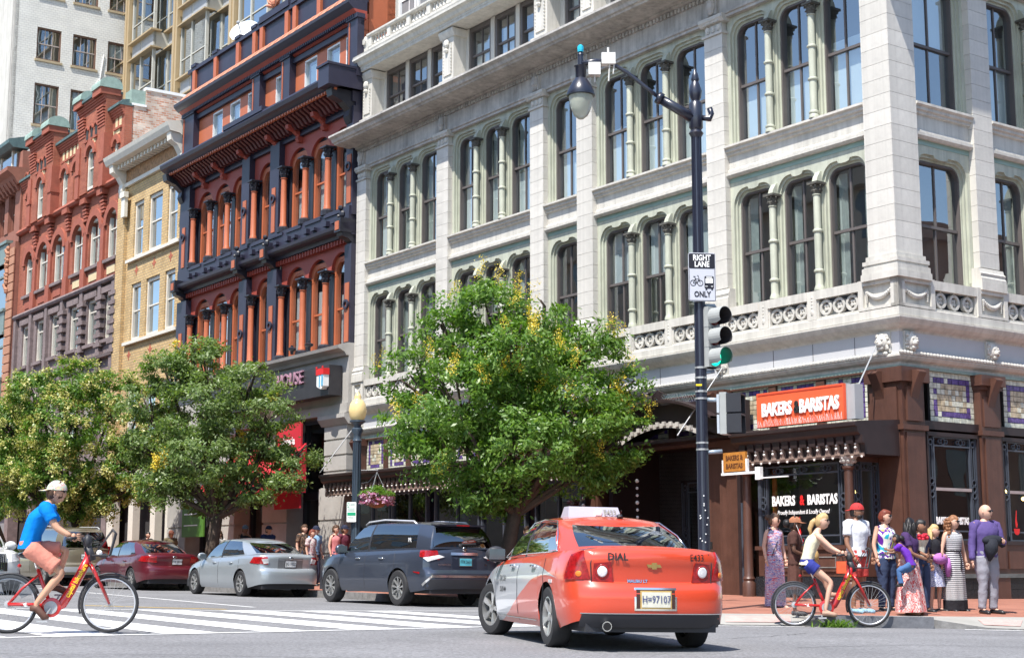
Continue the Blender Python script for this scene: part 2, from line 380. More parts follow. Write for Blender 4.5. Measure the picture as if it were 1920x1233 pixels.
# bays: (frame, u0,u1,n windows)
BAYS=[(FL,-20.83,-16.69,3),(FL,-16.07,-12.04,3),(FL,-11.44,-10.01,1),(FL,-9.37,-5.15,3),(FL,-4.55,-.46,3),(FRR,.74,2.58,1),(FRR,3.22,7.4,3),(FRR,8.04,12.2,3)]
bl=random.Random(3)
for bi,(fr,u0,u1,n) in enumerate(BAYS):
    e=.1; pw=(u1-u0-2*e+.0)/n
    ops=[(u0+e+pw*k+(.06 if k else 0),u0+e+pw*(k+1)-(.06 if k<n-1 else 0)) for k in range(n)]
    # spandrel band between the two window rows
    m=M(fr)
    m.wedge(u0,u1,[(-.4,9.55),(-.02,9.55),(.03,9.6),(.03,9.66),(-.03,9.68),(-.03,9.72),(-.08,9.76),(-.08,10.06),(-.02,10.08),(-.02,10.13),(.03,10.15),(.03,10.21),(.09,10.24),(.09,10.29),(-.4,10.32)])
    m.build('spandrel',GB,STONE)
    for rowi,(zb,zs,zt,zc) in enumerate(((6.56,8.86,9.27,9.56),(10.3,12.85,13.25,13.36))):
        m=M(fr); header(m,u0,u1,[head_pts(a,b_,zs,zt,.34 if rowi==0 else .3,rowi==0) for a,b_ in ops],zc,-.1,-.16)
        header(m,u0,u1,[head_pts(a+.045,b_-.045,zs,zt-.06,.3) for a,b_ in ops],zc,-.16,-.22)
        header(m,u0,u1,[head_pts(a+.09,b_-.09,zs,zt-.11,.27) for a,b_ in ops],zc,-.22,-.34)
        ga=m.build('arched_head',GB,SAGE)
        if rowi==0:
            m=M(fr); m.box(u0,u1,-.1,-.09,9.44,9.55); m.build('verdigris_strip',GB,SAGED)
        m=M(fr); edges=[]
        for k,(a,b_) in enumerate(ops):
            for (x,sgn) in ((a,1),(b_,-1)):
                m.box(*sorted((x-sgn*(.06 if 0<(k if sgn>0 else n-1-k) else e),x+sgn*0.0)),-.16,-.1,zb,zs) if True else 0
                m.box(*sorted((x-sgn*.06,x+sgn*.045)),-.22,-.16,zb,zs); m.box(*sorted((x-sgn*.06,x+sgn*.09)),-.34,-.22,zb,zs)
        m.build('jamb',GB,SAGE)
        for k,(a,b_) in enumerate(ops):
            r_=bl.random(); top=rowi==1
            if top: bd=(.0,.44+.2*bl.random()) if (bi in (3,4,6) or r_>.6) else ((.5+.2*r_,1) if r_<.5 else None)
            else: bd=(.47,1) if bi==3 else None
            w0=sash(GB,fr,a+.085,b_-.085,zb,zt-.09,-.27,fw=.045,rail=zb+(zt-zb)*.5-.22+(.1 if rowi==0 else .15),blind=bd,curt=(not top and bi in(4,0,1,6)) or (top and bi in (0,1,2)),
                 label='tall window with a half-drawn white blind' if bd and bd[0]==0 else None)
            m=M(fr); header(m,a+.08,b_-.08,[head_pts(a+.125,b_-.125,zs-.02,zt-.155,.2)],zt-.08,-.235,-.36); m.build('frame_head',w0,WFRAME)
        for k in range(n-1):
            uu=(ops[k][1]+ops[k+1][0])/2
            cz=zs+.03
            corinth(GB,fr,uu,.0,zb,cz,r=.085,cap=.26,rings=((zb+.42,zb+1.28) if rowi==0 else (zb+.13,zb+.87,zb+1.6)),cm=CAPM)
            m=M(fr); m.wedge(uu-.07,uu+.07,[(-.12,cz),(.07,cz),(.03,cz+.12),(-.05,cz+.24),(-.12,cz+.26)]); m.build('bracket',GB,SAGE)
# entablature: architrave, frieze, dentils, cornice
wrapm([(-.2,13.36),(.02,13.36),(.02,13.42),(.06,13.44),(.06,13.5),(.02,13.52),(.02,13.98),(-.2,13.98)],m=None).build('frieze',GB,STONED)
m=M()
for k in range(int(21.4/.13)): m.box(-21.35+.13*k,-21.35+.13*k+.075,-.09,-.02,13.93,14.03)
for k in range(int(14/.13)): m.box(XR+.02,XR+.09,-.02+.13*k,.055+.13*k,13.93,14.03)
m.build('dentil_course',GB,STONED,kind='stuff')
wrapm([(-.2,13.98),(.04,13.98),(.04,14.04),(.14,14.07),(.14,14.12),(.78,14.16),(.8,14.2),(.86,14.22),(.9,14.3),(1.0,14.36),(1.0,14.42),(.2,14.5),(-.2,14.5)],ue=-21.65).build('cornice',GB,STONED)
for (a,b_) in [(-21.3,-20.95),(-16.55,-16.2),(-11.9,-11.6),(-9.85,-9.5),(-5.02,-4.68),(-.2,.1)]:
    m=M(FL); m.box(a,b_,.02,.1,13.5,13.9); c=(a+b_)/2
    for dz,r in ((.3,.11),(.18,.14),(.06,.1)): m.ball((c,.12,13.52+dz),r,7,5,sc=(1,.7,1))
    m.build('carved_ornament',GB,STONED)
# attic storey
m=M(FL); m.box(-21.3,-.5,-.85,-.1,14.42,14.62); m.build('attic_plinth',GB,STONE)
AP=[(-21.32,-20.75),(-16.6,-16.0),(-12.0,-11.4),(-9.95,-9.4),(-5.1,-4.5),(-.6,0)]
for (a,b_) in AP:
    m=M(FL); m.box(a-.08,b_+.08,-.5,.02,14.5,15.05); m.box(a,b_,-.5,-.06,15.05,16.35); m.box(a+.1,b_-.1,-.06,-.03,15.2,16.15)
    m.wedge(a-.08,b_+.08,[(-.5,16.35),(-.04,16.35),(.04,16.5),(.04,16.58),(-.5,16.58)])
    pp=m.build('attic_pilaster',GB,STONE)
    m=M(FL)
    for q in range(8):
        for uu in (a+.1,b_-.1): m.ball((uu,-.03,15.3+q*.1),.028,5,3)
    m.ball(((a+b_)/2,0,16.15),.13,8,5,sc=(1,.6,1.1)); m.ball(((a+b_)/2,0,15.95),.08,6,4); m.build('carved_ornament',pp,STONE)
for (u0,u1,n) in [(-20.75,-16.6,3),(-16.0,-12.0,3),(-11.4,-9.95,1),(-9.4,-5.1,3),(-4.5,-.6,3)]:
    e=.14 if n>1 else .2; pw=(u1-u0-2*e)/n
    m=M(FL); m.box(u0,u0+e,-.62,-.5,14.6,16.6); m.box(u1-e,u1,-.62,-.5,14.6,16.6)
    for k in range(1,n): m.box(u0+e+pw*k-.09,u0+e+pw*k+.09,-.62,-.5,14.6,16.6)
    m.build('mullion',GB,STONE)
    for k in range(n):
        sash(GB,FL,u0+e+pw*k+(.09 if k else 0),u0+e+pw*(k+1)-(.09 if k<n-1 else 0),14.62,16.6,-.56,rail=15.72,blind=(0,.5+.4*bl.random()) if bl.random()<.6 else None,fw=.1)
m=M(FL); m.box(-21.35,0,-.9,.1,16.62,16.7); m.wedge(-21.35,.2,[(-.5,16.7),(.12,16.7),(.12,16.76),(.2,16.8),(.24,16.9),(.34,16.95),(.34,17.02),(-.5,17.04)]); m.wedge(-21.4,.2,[(-.5,17.04),(.28,17.04),(.3,17.1),(.1,17.16),(.02,17.2),(-.5,17.2)])
m.build('upper_cornice',GB,STONE)
# roof balustrade
m=M(FL); m.box(-20.95,-.3,-.2,.0,17.2,17.4); m.wedge(-20.95,-.3,[(-.22,17.72),(.02,17.72),(.06,17.76),(.06,17.82),(.0,17.86),(-.2,17.86)]); bs_=m.build('roof_balustrade',GB,STONE)
x=-20.9; 
m=M(FL); m.lathe((-21.12,17.62),0,[(.001,-.2),(.17,-.2),(.2,-.1),(.2,.0),(.1,.03),(.1,.06),(.001,.06)],n=14,axis='o'); m.box(-21.35,-20.9,-.2,0,17.2,17.55); m.build('scroll',bs_,STONE)
prof=[(.05,17.4),(.05,17.43),(.075,17.46),(.07,17.5),(.035,17.58),(.03,17.66),(.05,17.69),(.05,17.72)]
q=M(); q.lathe(0,0,prof,n=8); bme=q.mesh('baluster',[STONE],40)
ox,oy,oz=ORG[GB.name]
while x<-1:
    m=M(FL); m.box(x-.02,x+.18,-.21,.01,17.4,17.72); m.build('balustrade_pier',bs_,STONE)
    for k in range(5):
        o_=new('baluster',bme,bs_); o_.location=(x+.29+.185*k-ox,.1-oy,-oz)
    x+=1.17
# top storey set back
m=M(); m.box(-22.9,-21.4,1.3,8,17,26); m.box(-19.2,-18.5,1.3,8,17,26); m.box(-22.9,0,1.6,8,17,18); m.build('top_storey_wall',GB,STONE)
for u in (-21.4,-20.25,-17.4): sash(GB,FLy(1.45),u,u+1.05,17.6,20.5,0,rail=19.4,mf=WHITE,ms=WHITE)
# storey moulding over the shop: fascia, cove, frieze, rope moulding
wrapm([(-.2,5.73),(.1,5.73),(.12,5.76),(.12,5.92),(.08,5.94),(-.2,5.94)]).build('fascia',GB,STONE)
wrapm([(-.2,5.46),(-.05,5.46),(-.03,5.5),(.06,5.54),(.13,5.6),(.17,5.66),(.19,5.7),(.19,5.73),(-.2,5.73)]).build('cove_moulding',GB,STONE)
wrapm([(-.3,5.04),(-.05,5.04),(-.05,5.46),(-.3,5.46)]).build('shop_frieze',GB,mat('blue_grey_stone',(.50,.50,.51),.75,var=.05,vs_=1.5))
wrapm([(-.3,4.8),(-.12,4.8),(-.12,4.86),(-.03,4.9),(.02,4.96),(.02,5.0),(-.04,5.04),(-.3,5.04)]).build('shop_architrave',GB,STONE)
m=M()
for k in range(int(21.4/.1)): m.ball((-21.35+.1*k,-.03,5.03),.052,5,4,sc=(1.2,.8,.9))
for k in range(int(12/.1)): m.ball((XR+.03,-.0+.1*k,5.03),.052,5,4,sc=(.8,1.2,.9))
m.build('leaf_moulding',GB,STONE,kind='stuff')
wrapm([(-.3,4.74),(-.08,4.74),(-.08,4.8),(-.3,4.8)],ue=-21.4).build('copper_flashing',GB,COPPER)
for u in (-1.0,-2.15,-3.3,-7.0,-9.5,-12,-14.5,-17,-19.5):
    m=M(FL); m.box(u-.004,u+.004,-.052,-.043,5.05,5.46); m.build('panel_joint',GB,DARK)
def lion(fr,u):
    m=M(fr); m.box(u-.17,u+.17,-.08,-.0,5.05,5.47)
    m.ball((u,.02,5.27),.15,9,7,sc=(1,.75,1.15)); m.ball((u,.11,5.22),.075,8,6,sc=(1,1,.9)); m.ball((u,.17,5.25),.03,6,4); m.ball((u,.08,5.14),.07,7,5,sc=(1,.8,.8))
    for s_ in (-1,1): m.ball((u+s_*.06,.11,5.31),.028,6,4); m.ball((u+s_*.12,.03,5.38),.04,6,4)
    rr=random.Random(int(u*10))
    for q in range(22):
        a=rr.uniform(0,6.28); d=rr.uniform(.11,.17); m.ball((u+d*math.cos(a),rr.uniform(-.02,.05),5.24+1.15*d*math.sin(a)),.04,5,3)
    m.build('lion_head',GB,STONE,smooth=50)
for u in (-4.85,-.22,-9.7,-16.4,-21.1): lion(FL,u)
for u in (.33,2.9,7.7): lion(FRR,u)
# pierced balustrade over the shop
def rings(m,u0,u1,o1):
    n=3; w_=(u1-u0); r=.165
    m.box(u0,u1,o1-.1,o1,5.94,5.99)
    for k in range(n):
        c=u0+w_*(k+.5)/n; ru=min(r,w_/n/2)
        m.ring(c,6.17,.11,.165,o1-.09,o1-.01,16,su=ru/.165*1.02)
        m.box(c-.02,c+.02,o1-.09,o1-.01,6.32,6.36); m.box(c-.02,c+.02,o1-.09,o1-.01,5.98,6.02)
        for a in (45,135,225,315):
            x_,z_=c+.05*math.cos(rad(a)),6.17+.05*math.sin(rad(a)); m.ball((x_,o1-.05,z_),.042,6,4,sc=(1,.5,1))
def garland(m,c,o,w_=.32):
    for k in range(15):
        t=k/14*2-1; m.ball((c+t*w_*.8,o+.02,6.3-.13*(1-t*t)),.035+.022*(1-t*t),6,4)
    for s_ in (-1,1):
        for k in range(6): m.ball((c+s_*w_*.85,o+.02,6.3-k*.04),.036-.003*k,5,4)
segs=[(FL,'g',-21.4,-20.75)]
for (a,b_,n) in [(-20.7,-16.75,3),(-16.0,-12.1,3),(-11.4,-10.05,1),(-9.3,-5.2,3)]:
    pw=(b_-a-.24*(n-1))/n
    for k in range(n):
        segs.append((FL,'r',a+(pw+.24)*k,a+(pw+.24)*k+pw))
        if k<n-1: segs.append((FL,'p',a+(pw+.24)*k+pw,a+(pw+.24)*(k+1)))
segs+=[(FL,'g',-16.75,-16.0),(FL,'g',-12.1,-11.4),(FL,'g',-10.05,-9.3),(FL,'g',-5.2,-4.67),(FL,'r',-4.67,-3.57),(FL,'p',-3.57,-3.28),(FL,'r',-3.28,-2.13),(FL,'p',-2.13,-1.87),(FL,'r',-1.87,-.72),(FL,'g',-.72,.32),
 (FRR,'g',-.12,1.0),(FRR,'r',1.0,2.36),(FRR,'g',2.36,3.36),(FRR,'r',3.36,4.72),(FRR,'p',4.72,4.98),(FRR,'r',4.98,6.3),(FRR,'p',6.3,6.5),(FRR,'g',6.5,8.4)]
for fr,t,a,b_ in segs:
    m=M(fr); o1=.1
    if t=='r':
        rings(m,a+.04,b_-.04,o1-.03); m.box(a,a+.04,-.02,o1-.02,5.94,6.37); m.box(b_-.04,b_,-.02,o1-.02,5.94,6.37)
        m.box(a,b_,-.05,o1+.015,6.36,6.55)
        m.build('pierced_panel',GB,STONE)
    elif t=='p':
        m.box(a,b_,-.06,o1,5.94,6.55)
        c=(a+b_)/2
        for q in range(4): m.ball((c,o1,6.42-q*.07),.03,5,3,sc=(1,.5,1))
        m.ball((c,o1,6.1),.045,5,4,sc=(1,.5,1.5)); m.build('balustrade_pier',GB,STONE)
    else:
        m.box(a,b_,-.08,o1+.02,5.94,6.0); m.box(a,b_,-.08,o1+.02,6.44,6.56); m.box(a,a+.12,-.08,o1+.02,6.0,6.44); m.box(b_-.12,b_,-.08,o1+.02,6.0,6.44)
        m.box(a+.1,b_-.1,-.08,o1-.05,5.99,6.45); garland(m,(a+b_)/2,o1-.03,(b_-a-.3)/2); m.build('garland_panel',GB,STONE)
m=M(); m.box(-21.3,XR-.02,.02,.4,6.48,6.53); m.box(XR-.4,XR-.02,.4,14,6.48,6.53); m.build('ledge',GB,STONE)
# ---------------------------------------------------------------- shopfront under the grey building
def glassq(parent,fr,u0,u1,o,z0,z1,mt=None,name='pane'):
    g=M(fr); g.quad([(u0,o,z0),(u1,o,z0),(u1,o,z1),(u0,o,z1)]); return g.build(name,parent,mt or GLASSD,recalc=False)
def mosaic(fr,u0,u1,z0,z1,o,seed):
    m=M(fr); m.box(u0,u1,o-.06,o-.012,z0,z1,3); nx=max(3,round((u1-u0)/.112)); nz=max(3,round((z1-z0)/.108)); r_=random.Random(seed)
    for i in range(nx):
        for j in range(nz):
            a=u0+(u1-u0)*i/nx; c=z0+(z1-z0)*j/nz; dx=(u1-u0)/nx; dz=(z1-z0)/nz
            bx=min(i,nx-1-i); bz=min(j,nz-1-j)
            t=0
            if (bx==1 and 1<=j<=nz-2) or (bz==1 and 1<=i<=nx-2): t=2 if r_.random()<.8 else 0
            elif bx>=2 and bz>=2: t=1 if r_.random()<.7 else 0
            m.box(a+.006,a+dx-.006,o-.012,o+r_.uniform(-.004,.006),c+.006,c+dz-.006,t)
    return m.build('mosaic_panel',GB,[TILEW,TILEA,TILEP,DARK],kind='stuff')
ML=[(-4.72,-3.53),(-3.32,-2.15),(-1.92,-.76)]
for k,(a,c) in enumerate(ML): mosaic(FL,a,c,3.72,4.76,-.16,k)
for k,(a,c) in enumerate([(-20.9,-19.8),(-19.6,-18.5),(-18.3,-17.2),(-15.9,-14.8),(-14.6,-13.5),(-13.3,-12.2),(-11.3,-10.2),(-9.2,-8.1),(-7.9,-6.8),(-6.6,-5.5)]): mosaic(FL,a,c,3.72,4.76,-.16,20+k)
for k,(a,c) in enumerate([(1.02,2.4),(3.4,4.9),(5.1,6.6)]): mosaic(FRR,a,c,3.72,4.74,-.14,40+k)
m=M(FL)
prev=-21.4
for (a,c) in [(-20.9,-19.8),(-19.6,-18.5),(-18.3,-17.2),(-15.9,-14.8),(-14.6,-13.5),(-13.3,-12.2),(-11.3,-10.2),(-9.2,-8.1),(-7.9,-6.8),(-6.6,-5.5)]+ML+[(-.6,-.6)]:
    if a>prev: m.box(prev,a,-.3,-.1,3.6,4.76)
    prev=c
m.box(-21.4,-.6,-.3,-.08,4.7,4.74); m.box(-21.4,-.6,-.3,-.06,3.55,3.72)
m.build('transom_rail',GB,BROWN)
# brown piers with scroll brackets
def pier(fr,a,c,o=0,z1=4.74,sc=True):
    m=M(fr); m.box(a,c,-.4,o,.65,3.55); m.box(a+.08,c-.08,o,o+.03,.8,3.45); m.box(a-.03,c+.03,-.4,o+.05,3.5,3.6); m.box(a,c,-.4,o+.01,3.6,z1-.25)
    m.box(a+.07,c-.07,o,o+.04,3.68,4.3); m.box(a-.03,c+.03,-.4,o+.06,z1-.3,z1-.22); m.box(a-.07,c+.07,-.4,o+.12,z1-.22,z1)
    m.box(a-.02,c+.02,-.4,o+.03,.2,.65)
    p_=m.build('pier',GB,BROWN)
    if sc:
        cc=(a+c)/2; pr=[]
        for k in range(11):
            t=k/10; pr.append((o+.03+.24*(1-t)**1.6,4.62-.62*t))
        pr=[(o+.02,4.68),(o+.2,4.68),(o+.27,4.64)]+pr+[(o+.0,3.98)]
        m=M(fr); m.wedge(cc-.11,cc+.11,pr); m.build('scroll_bracket',p_,BROWN)
    return p_
m=M(); m.box(-.62,XR,0,.66,.65,3.5); m.box(-.55,XR-.07,-.03,0,.8,3.45); m.box(XR,XR+.03,.07,.6,.8,3.45); m.box(-.65,XR+.06,-.06,.7,3.5,3.6); m.box(-.62,XR,0,.66,3.6,4.45); m.box(-.68,XR+.09,-.09,.75,4.45,4.74); m.box(-.66,XR+.05,-.05,.68,.2,.65); m.box(-.5,XR-.1,-.05,0,3.68,4.35); m.box(XR,XR+.05,.1,.55,3.68,4.35)
cpr=m.build('pier',GB,BROWN,label='dark red corner pier of the coffee shop')
for (fr,cc,o) in ((FL,-.32,.0),(FRR,.33,.0)):
    pr=[(o+.02,4.68),(o+.2,4.68),(o+.27,4.64)]+[(o+.03+.24*(1-k/10)**1.6,4.62-.62*k/10) for k in range(11)]+[(o,3.98)]
    m=M(fr); m.wedge(cc-.11,cc+.11,pr); m.build('scroll_bracket',cpr,BROWN)
for (a,c) in [(2.4,3.05),(7.0,7.6)]: pier(FRR,a,c,.02)
for (a,c) in [(-21.35,-20.9),(-16.75,-16.1),(-12.1,-11.4),(-10.1,-9.3),(-5.4,-4.75)]: pier(FL,a,c,.02)
# iron-framed shop windows on the right front
def ornate(fr,u0,u1,z0,z1,o,parent,side=.2,top=.2,bottom=True):
    """openwork strips of interlaced loops round a window"""
    m=M(fr)
    def strip(a,c,z0,z1):
        w_=c-a; cu=(a+c)/2
        m.box(a,a+.03,o-.03,o+.02,z0,z1); m.box(c-.03,c,o-.03,o+.02,z0,z1)
        m.ring(cu,z1-.12,.045,.07,o-.01,o+.02,12); m.ring(cu,(z0+z1)/2,.05,.075,o-.01,o+.02,12); m.ring(cu,(z0+z1)/2-.13,.05,.075,o-.01,o+.02,12); m.ring(cu,(z0+z1)/2+.13,.05,.075,o-.01,o+.02,12)
        m.box(cu-.045,cu-.03,o-.01,o+.015,z0+.1,(z0+z1)/2-.2); m.box(cu+.03,cu+.045,o-.01,o+.015,z0+.1,(z0+z1)/2-.2)
        m.box(cu-.045,cu-.03,o-.01,o+.015,(z0+z1)/2+.2,z1-.19); m.box(cu+.03,cu+.045,o-.01,o+.015,(z0+z1)/2+.2,z1-.19)
    strip(u0,u0+side,z0,z1); strip(u1-side,u1,z0,z1)
    zt=z1-top
    m.box(u0+side,u1-side,o-.03,o+.02,z1-.03,z1); m.box(u0+side,u1-side,o-.03,o+.02,zt,zt+.03)
    c=(u0+u1)/2; n=max(1,int((u1-u0-2*side)/.5))
    for k in range(n):
        cc=u0+side+(u1-u0-2*side)*(k+.5)/n; m.ring(cc,zt+top/2,.05,.07,o-.01,o+.02,12); m.ring(cc-.1,zt+top/2,.035,.05,o-.01,o+.02,10); m.ring(cc+.1,zt+top/2,.035,.05,o-.01,o+.02,10)
    if bottom:
        m.box(u0+side,u1-side,o-.03,o+.02,z0,z0+.03); m.box(u0+side,u1-side,o-.03,o+.02,z0+.17,z0+.2)
        m.ring(c,z0+.1,.04,.055,o-.01,o+.02,10); m.ring(c+.1,z0+.1,.04,.055,o-.01,o+.02,10); m.ring(c-.1,z0+.1,.04,.055,o-.01,o+.02,10)
    return m.build('openwork_frame',parent,IRON)
def shopwin(fr,u0,u1,zb,zt,o,rail=2.37,side=.22):
    m=M(fr); m.box(u0,u0+.05,-.25,o+.06,zb,zt); m.box(u1-.05,u1,-.25,o+.06,zb,zt); m.box(u0,u1,-.25,o+.06,zt-.08,zt); m.box(u0,u1,-.25,o+.09,zb,zb+.08)
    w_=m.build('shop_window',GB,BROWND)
    ornate(fr,u0+.05,u1-.05,zb+.08,zt-.08,o,w_,side)
    if rail:
        m=M(fr); m.box(u0+.05+side,u1-.05-side,o-.02,o+.03,rail-.03,rail+.03); m.build('glazing_bar',w_,mat('worn_bar',(.35,.30,.29),.5))
    glassq(w_,fr,u0+.05,u1-.05,o-.035,zb+.08,zt-.08)
    return w_
sw1=shopwin(FRR,.72,2.36,1.28,3.5,-.08)
sw2=shopwin(FRR,3.08,6.95,1.28,3.5,-.08)
m=M(FRR); 
for (a,c) in ((.66,2.4),(3.05,7.0)):
    m.box(a,c,-.4,-.02,.68,1.28)
m.build('stall_riser',GB,BROWN)
for (a,c) in ((.75,2.3),(3.15,4.6),(4.7,6.2)):
    m=M(FRR); m.box(a,c,-.02,.0,.8,1.16); m.build('panel',GB,BROWN)
m=M(FRR); m.box(.6,8,-.3,.07,.62,.7); m.build('base_ledge',GB,mat('grey_ledge',(.12,.14,.14),.35,var=.3,vs_=3))
for k in range(9):
    for (z0,z1) in ((.13,.385),(.39,.62)):
        m=M(FRR); a=.25+1.02*k-(.4 if z0>.3 else 0); m.box(a,a+1.012,-.2,.04,z0,z1); m.build('granite_panel',GB,GRANITE)
m=M(FRR); m.box(.6,8,-.35,-.04,3.55,3.72); m.build('transom_rail',GB,BROWND)
# coffee-shop interior seen through the glass
m=M(); m.box(-4.9,-.3,2.6,2.7,.2,3.6); m.box(-1.6,-1.5,2.7,8,.2,3.6); m.box(-4.9,0,.05,8,3.55,3.6); m.box(-4.9,0,.05,8,.1,.2); m.box(-4.85,-4.75,.1,2.6,.2,3.6)
m.build('cafe_interior',GB,[mat('cafe_wall',(.13,.05,.045),.9,var=.3,vs_=.8)])
LAMP=mat('lamp_glow',(1,.72,.25),.5,var=0,emit=6)
for (x,y,z) in [(-1.9,.9,2.42),(-.95,1.1,2.45),(-.9,4.6,2.5),(-1,4.2,2.65),(-.8,5.1,2.35),(-.7,3.7,2.25)]:
    m=M(); m.tube([(x,y,z),(x,y,3.5)],.008,4); l_=m.build('lamp_cord',GB,DARK); m=M(); m.ball((x,y,z-.04),.045,8,6); m.build('lamp_bulb',l_,LAMP)
# corner bay window under the canopy (left front)
m=M(FL); m.box(-3.0,-.45,-.1,.84,.65,1.22); m.box(-3.05,-.42,-.1,.9,1.18,1.26); m.box(-2.85,-1.9,.84,.87,.75,1.1); m.box(-1.75,-.7,.84,.87,.75,1.1)
bay=m.build('bay_window',GB,BROWN)
for (a,c) in ((-2.72,-2.05),(-1.6,-.85)):
    m=M(FL); 
    for (p,q,r0,r1) in ((a,c,.82,.84),(a,c,1.02,1.04)): m.box(p,q,.865,.885,r0,r1)
    for p in (a,c-.02): m.box(p,p+.02,.865,.885,.84,1.02)
    m.build('panel_moulding',bay,mat('grey_moulding',(.2,.2,.19),.5,var=.3,vs_=9))
for k in range(3):
    m=M(FL); m.box(-3.05+.88*k,-3.05+.88*k+.873,-.1,.88,.2,.64); m.build('granite_panel',bay,GRANITE)
ornate(FL,-2.98,-.55,1.27,2.88,.8,bay,.24,.2)
glassq(bay,FL,-2.98,-.55,.77,1.27,2.9)
m=M(FL); m.box(-2.98,-2.9,.7,.84,1.26,2.9); m.box(-.58,-.5,.7,.84,1.26,2.9); m.box(-2.7,-2.6,.66,.7,1.26,2.8,1); m.build('window_post',bay,[IRON,mat('orange_curtain',(.55,.14,.04),.8)])
# returning side of the bay, facing right
FB=(-.5,0,0,1,1,0)
FB=FRx(-.44); FBm=(-.44,-.8,0,1,1,0)
m=M(FBm); m.box(0,.8,-.06,.0,.65,1.26); m.box(0,.8,-.06,.02,2.88,2.98); b2=m.build('bay_side',bay,BROWN)
ornate(FBm,.02,.78,1.27,2.88,.0,bay,.24,.18); glassq(bay,FBm,.02,.78,-.03,1.27,2.9)
for u in (-3.22,-.42):
    m=M(FL); m.lathe(u,.92,[(.14,.2),(.14,.5),(.11,.55),(.13,.6),(.095,.66),(.1,1.2),(.085,2.7),(.12,2.74),(.12,2.78)],14); c_=m.build('column',bay,BROWN,smooth=40)
    m=M(FL); m.lathe(u,.92,[(.09,2.78),(.1,2.82),(.16,2.92),(.18,2.96)],10)
    for q in range(8): m.ball((u+.13*math.cos(q*.785),.92+.13*math.sin(q*.785),2.87),.04,5,4)
    m.build('capital',c_,STONED)
# lettering on the bay window
def ft(parent): 
    p=parent
    while p.name not in ORG: p=p.parent
    return ORG[p.name]
BLK=mat('black_print',(.02,.02,.02),.6,var=0); RED=mat('red_print',(.65,.02,.02),.5,var=0); LW=mat('white_lettering',(.85,.85,.83),.5,var=.02)
zt=2.16
text('BAKERS',bay,ft(bay),FL,-2.30,.795,zt,.27,LW,bold=.010,sx=.70,extrude=.004)
text('&',bay,ft(bay),FL,-1.79,.795,zt,.27,RED,bold=.010,sx=.7,extrude=.004)
text('BARISTAS',bay,ft(bay),FL,-1.24,.795,zt+.0,.27,LW,bold=.010,sx=.70,extrude=.004)
text('Proudly Independent & Locally Owned',bay,ft(bay),FL,-1.77,.795,zt-.23,.125,LW,bold=.001,sx=.72,extrude=.003,shear=.25)
def cup(parent,fr,u,o,z,s=1):
    m=M(fr); m.plate([(u-.11*s,z+.0),(u-.09*s,z-.1*s),(u-.04*s,z-.14*s),(u+.04*s,z-.14*s),(u+.09*s,z-.1*s),(u+.11*s,z)],o,o+.004)
    m.plate([(u-.03*s,z+.03*s),(u-.045*s,z+.15*s),(u+.01*s,z+.42*s),(u+.02*s,z+.42*s),(u+.01*s,z+.2*s),(u+.04*s,z+.1*s),(u+.02*s,z+.03*s)],o,o+.004)
    m.build('cup_print',parent,RED)
cup(bay,FL,-1.87,.795,1.42)
text('BAKERS & BARISTAS',sw1,ft(sw1),FRR,1.45,-.05,1.74,.19,LW,bold=.008,sx=.6,extrude=.003)
cup(sw2,FRR,3.5,-.05,1.62,.9)
# canopy over the bay
def canopy(u0,u1,o,z0,z1,x_end=None,name='canopy',fr=FL):
    d=(z1-z0)
    m=M(fr); pr=[(-.1,z0),(o-.28,z0),(o-.26,z0+d*.3),(o-.18,z0+d*.55),(o-.08,z0+d*.7),(o-.06,z0+d*.86),(o,z0+d*.9),(o,z1),(o-.1,z1+.03),(-.1,z1+.12)]
    a=[m.pt(u0,*p) for p in pr]; 
    # right end splays back to the wall
    b_=[m.pt(u1+(.0 if p[0]<.3 else 0)-(o-.0-p[0])*0,*p) for p in pr]; n=len(pr)
    for i in range(n): m.face([a[i],a[(i+1)%n],b_[(i+1)%n],b_[i]])
    m.face(a[::-1]); m.face(b_)
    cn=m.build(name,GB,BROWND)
    k=0; u=u0+.1
    s=.245
    m=M(fr); 
    m.box(u0+.02,u1-.02,o-.27,o-.24,z0-.04,z0+.03)
    while u<u1-.05:
        m.plate([(u-.075,z0),(u+.075,z0),(u+.05,z0+.1),(u+.045,z0+.2),(u,z0+.27),(u-.045,z0+.2),(u-.05,z0+.1)],o-.27,o-.22)
        u+=s
    m.build('fringe',cn,mat('bronze_fringe',(.24,.17,.14),.45,var=.3,vs_=8))
    u=u0+.1; m=M(fr)
    while u<u1-.05:
        m.ball((u,o-.2,z0+.13),.028,6,4); m.ball((u,o-.2,z0+.2),.022,6,4); m.ball((u+s/2,o-.235,z0-.05),.024,6,4); u+=s
    m.build('bulbs',cn,mat('white_bulb',(.8,.78,.74),.3,var=0),kind='stuff')
    m=M(fr)
    u=u0+.25
    while u<u1: m.box(u-.09,u+.09,o-.2,o-.14,z0+d*.35,z0+d*.6); u+=.245
    m.build('soffit_block',cn,BROWND,kind='stuff')
    return cn
cn=canopy(-3.35,.12,1.3,2.98,3.58)
canopy(-21.3,-9.4,1.3,2.98,3.58)
# slim rods holding the canopy
for (u,) in ((-.3,),(-4.75,),(-21.1,)):
    m=M(FL); m.tube([(u,.1,5.22),(u+.05 if u>-1 else u-.3,1.2,3.68)],.016,5); m.build('tie_rod',GB,GREYM)
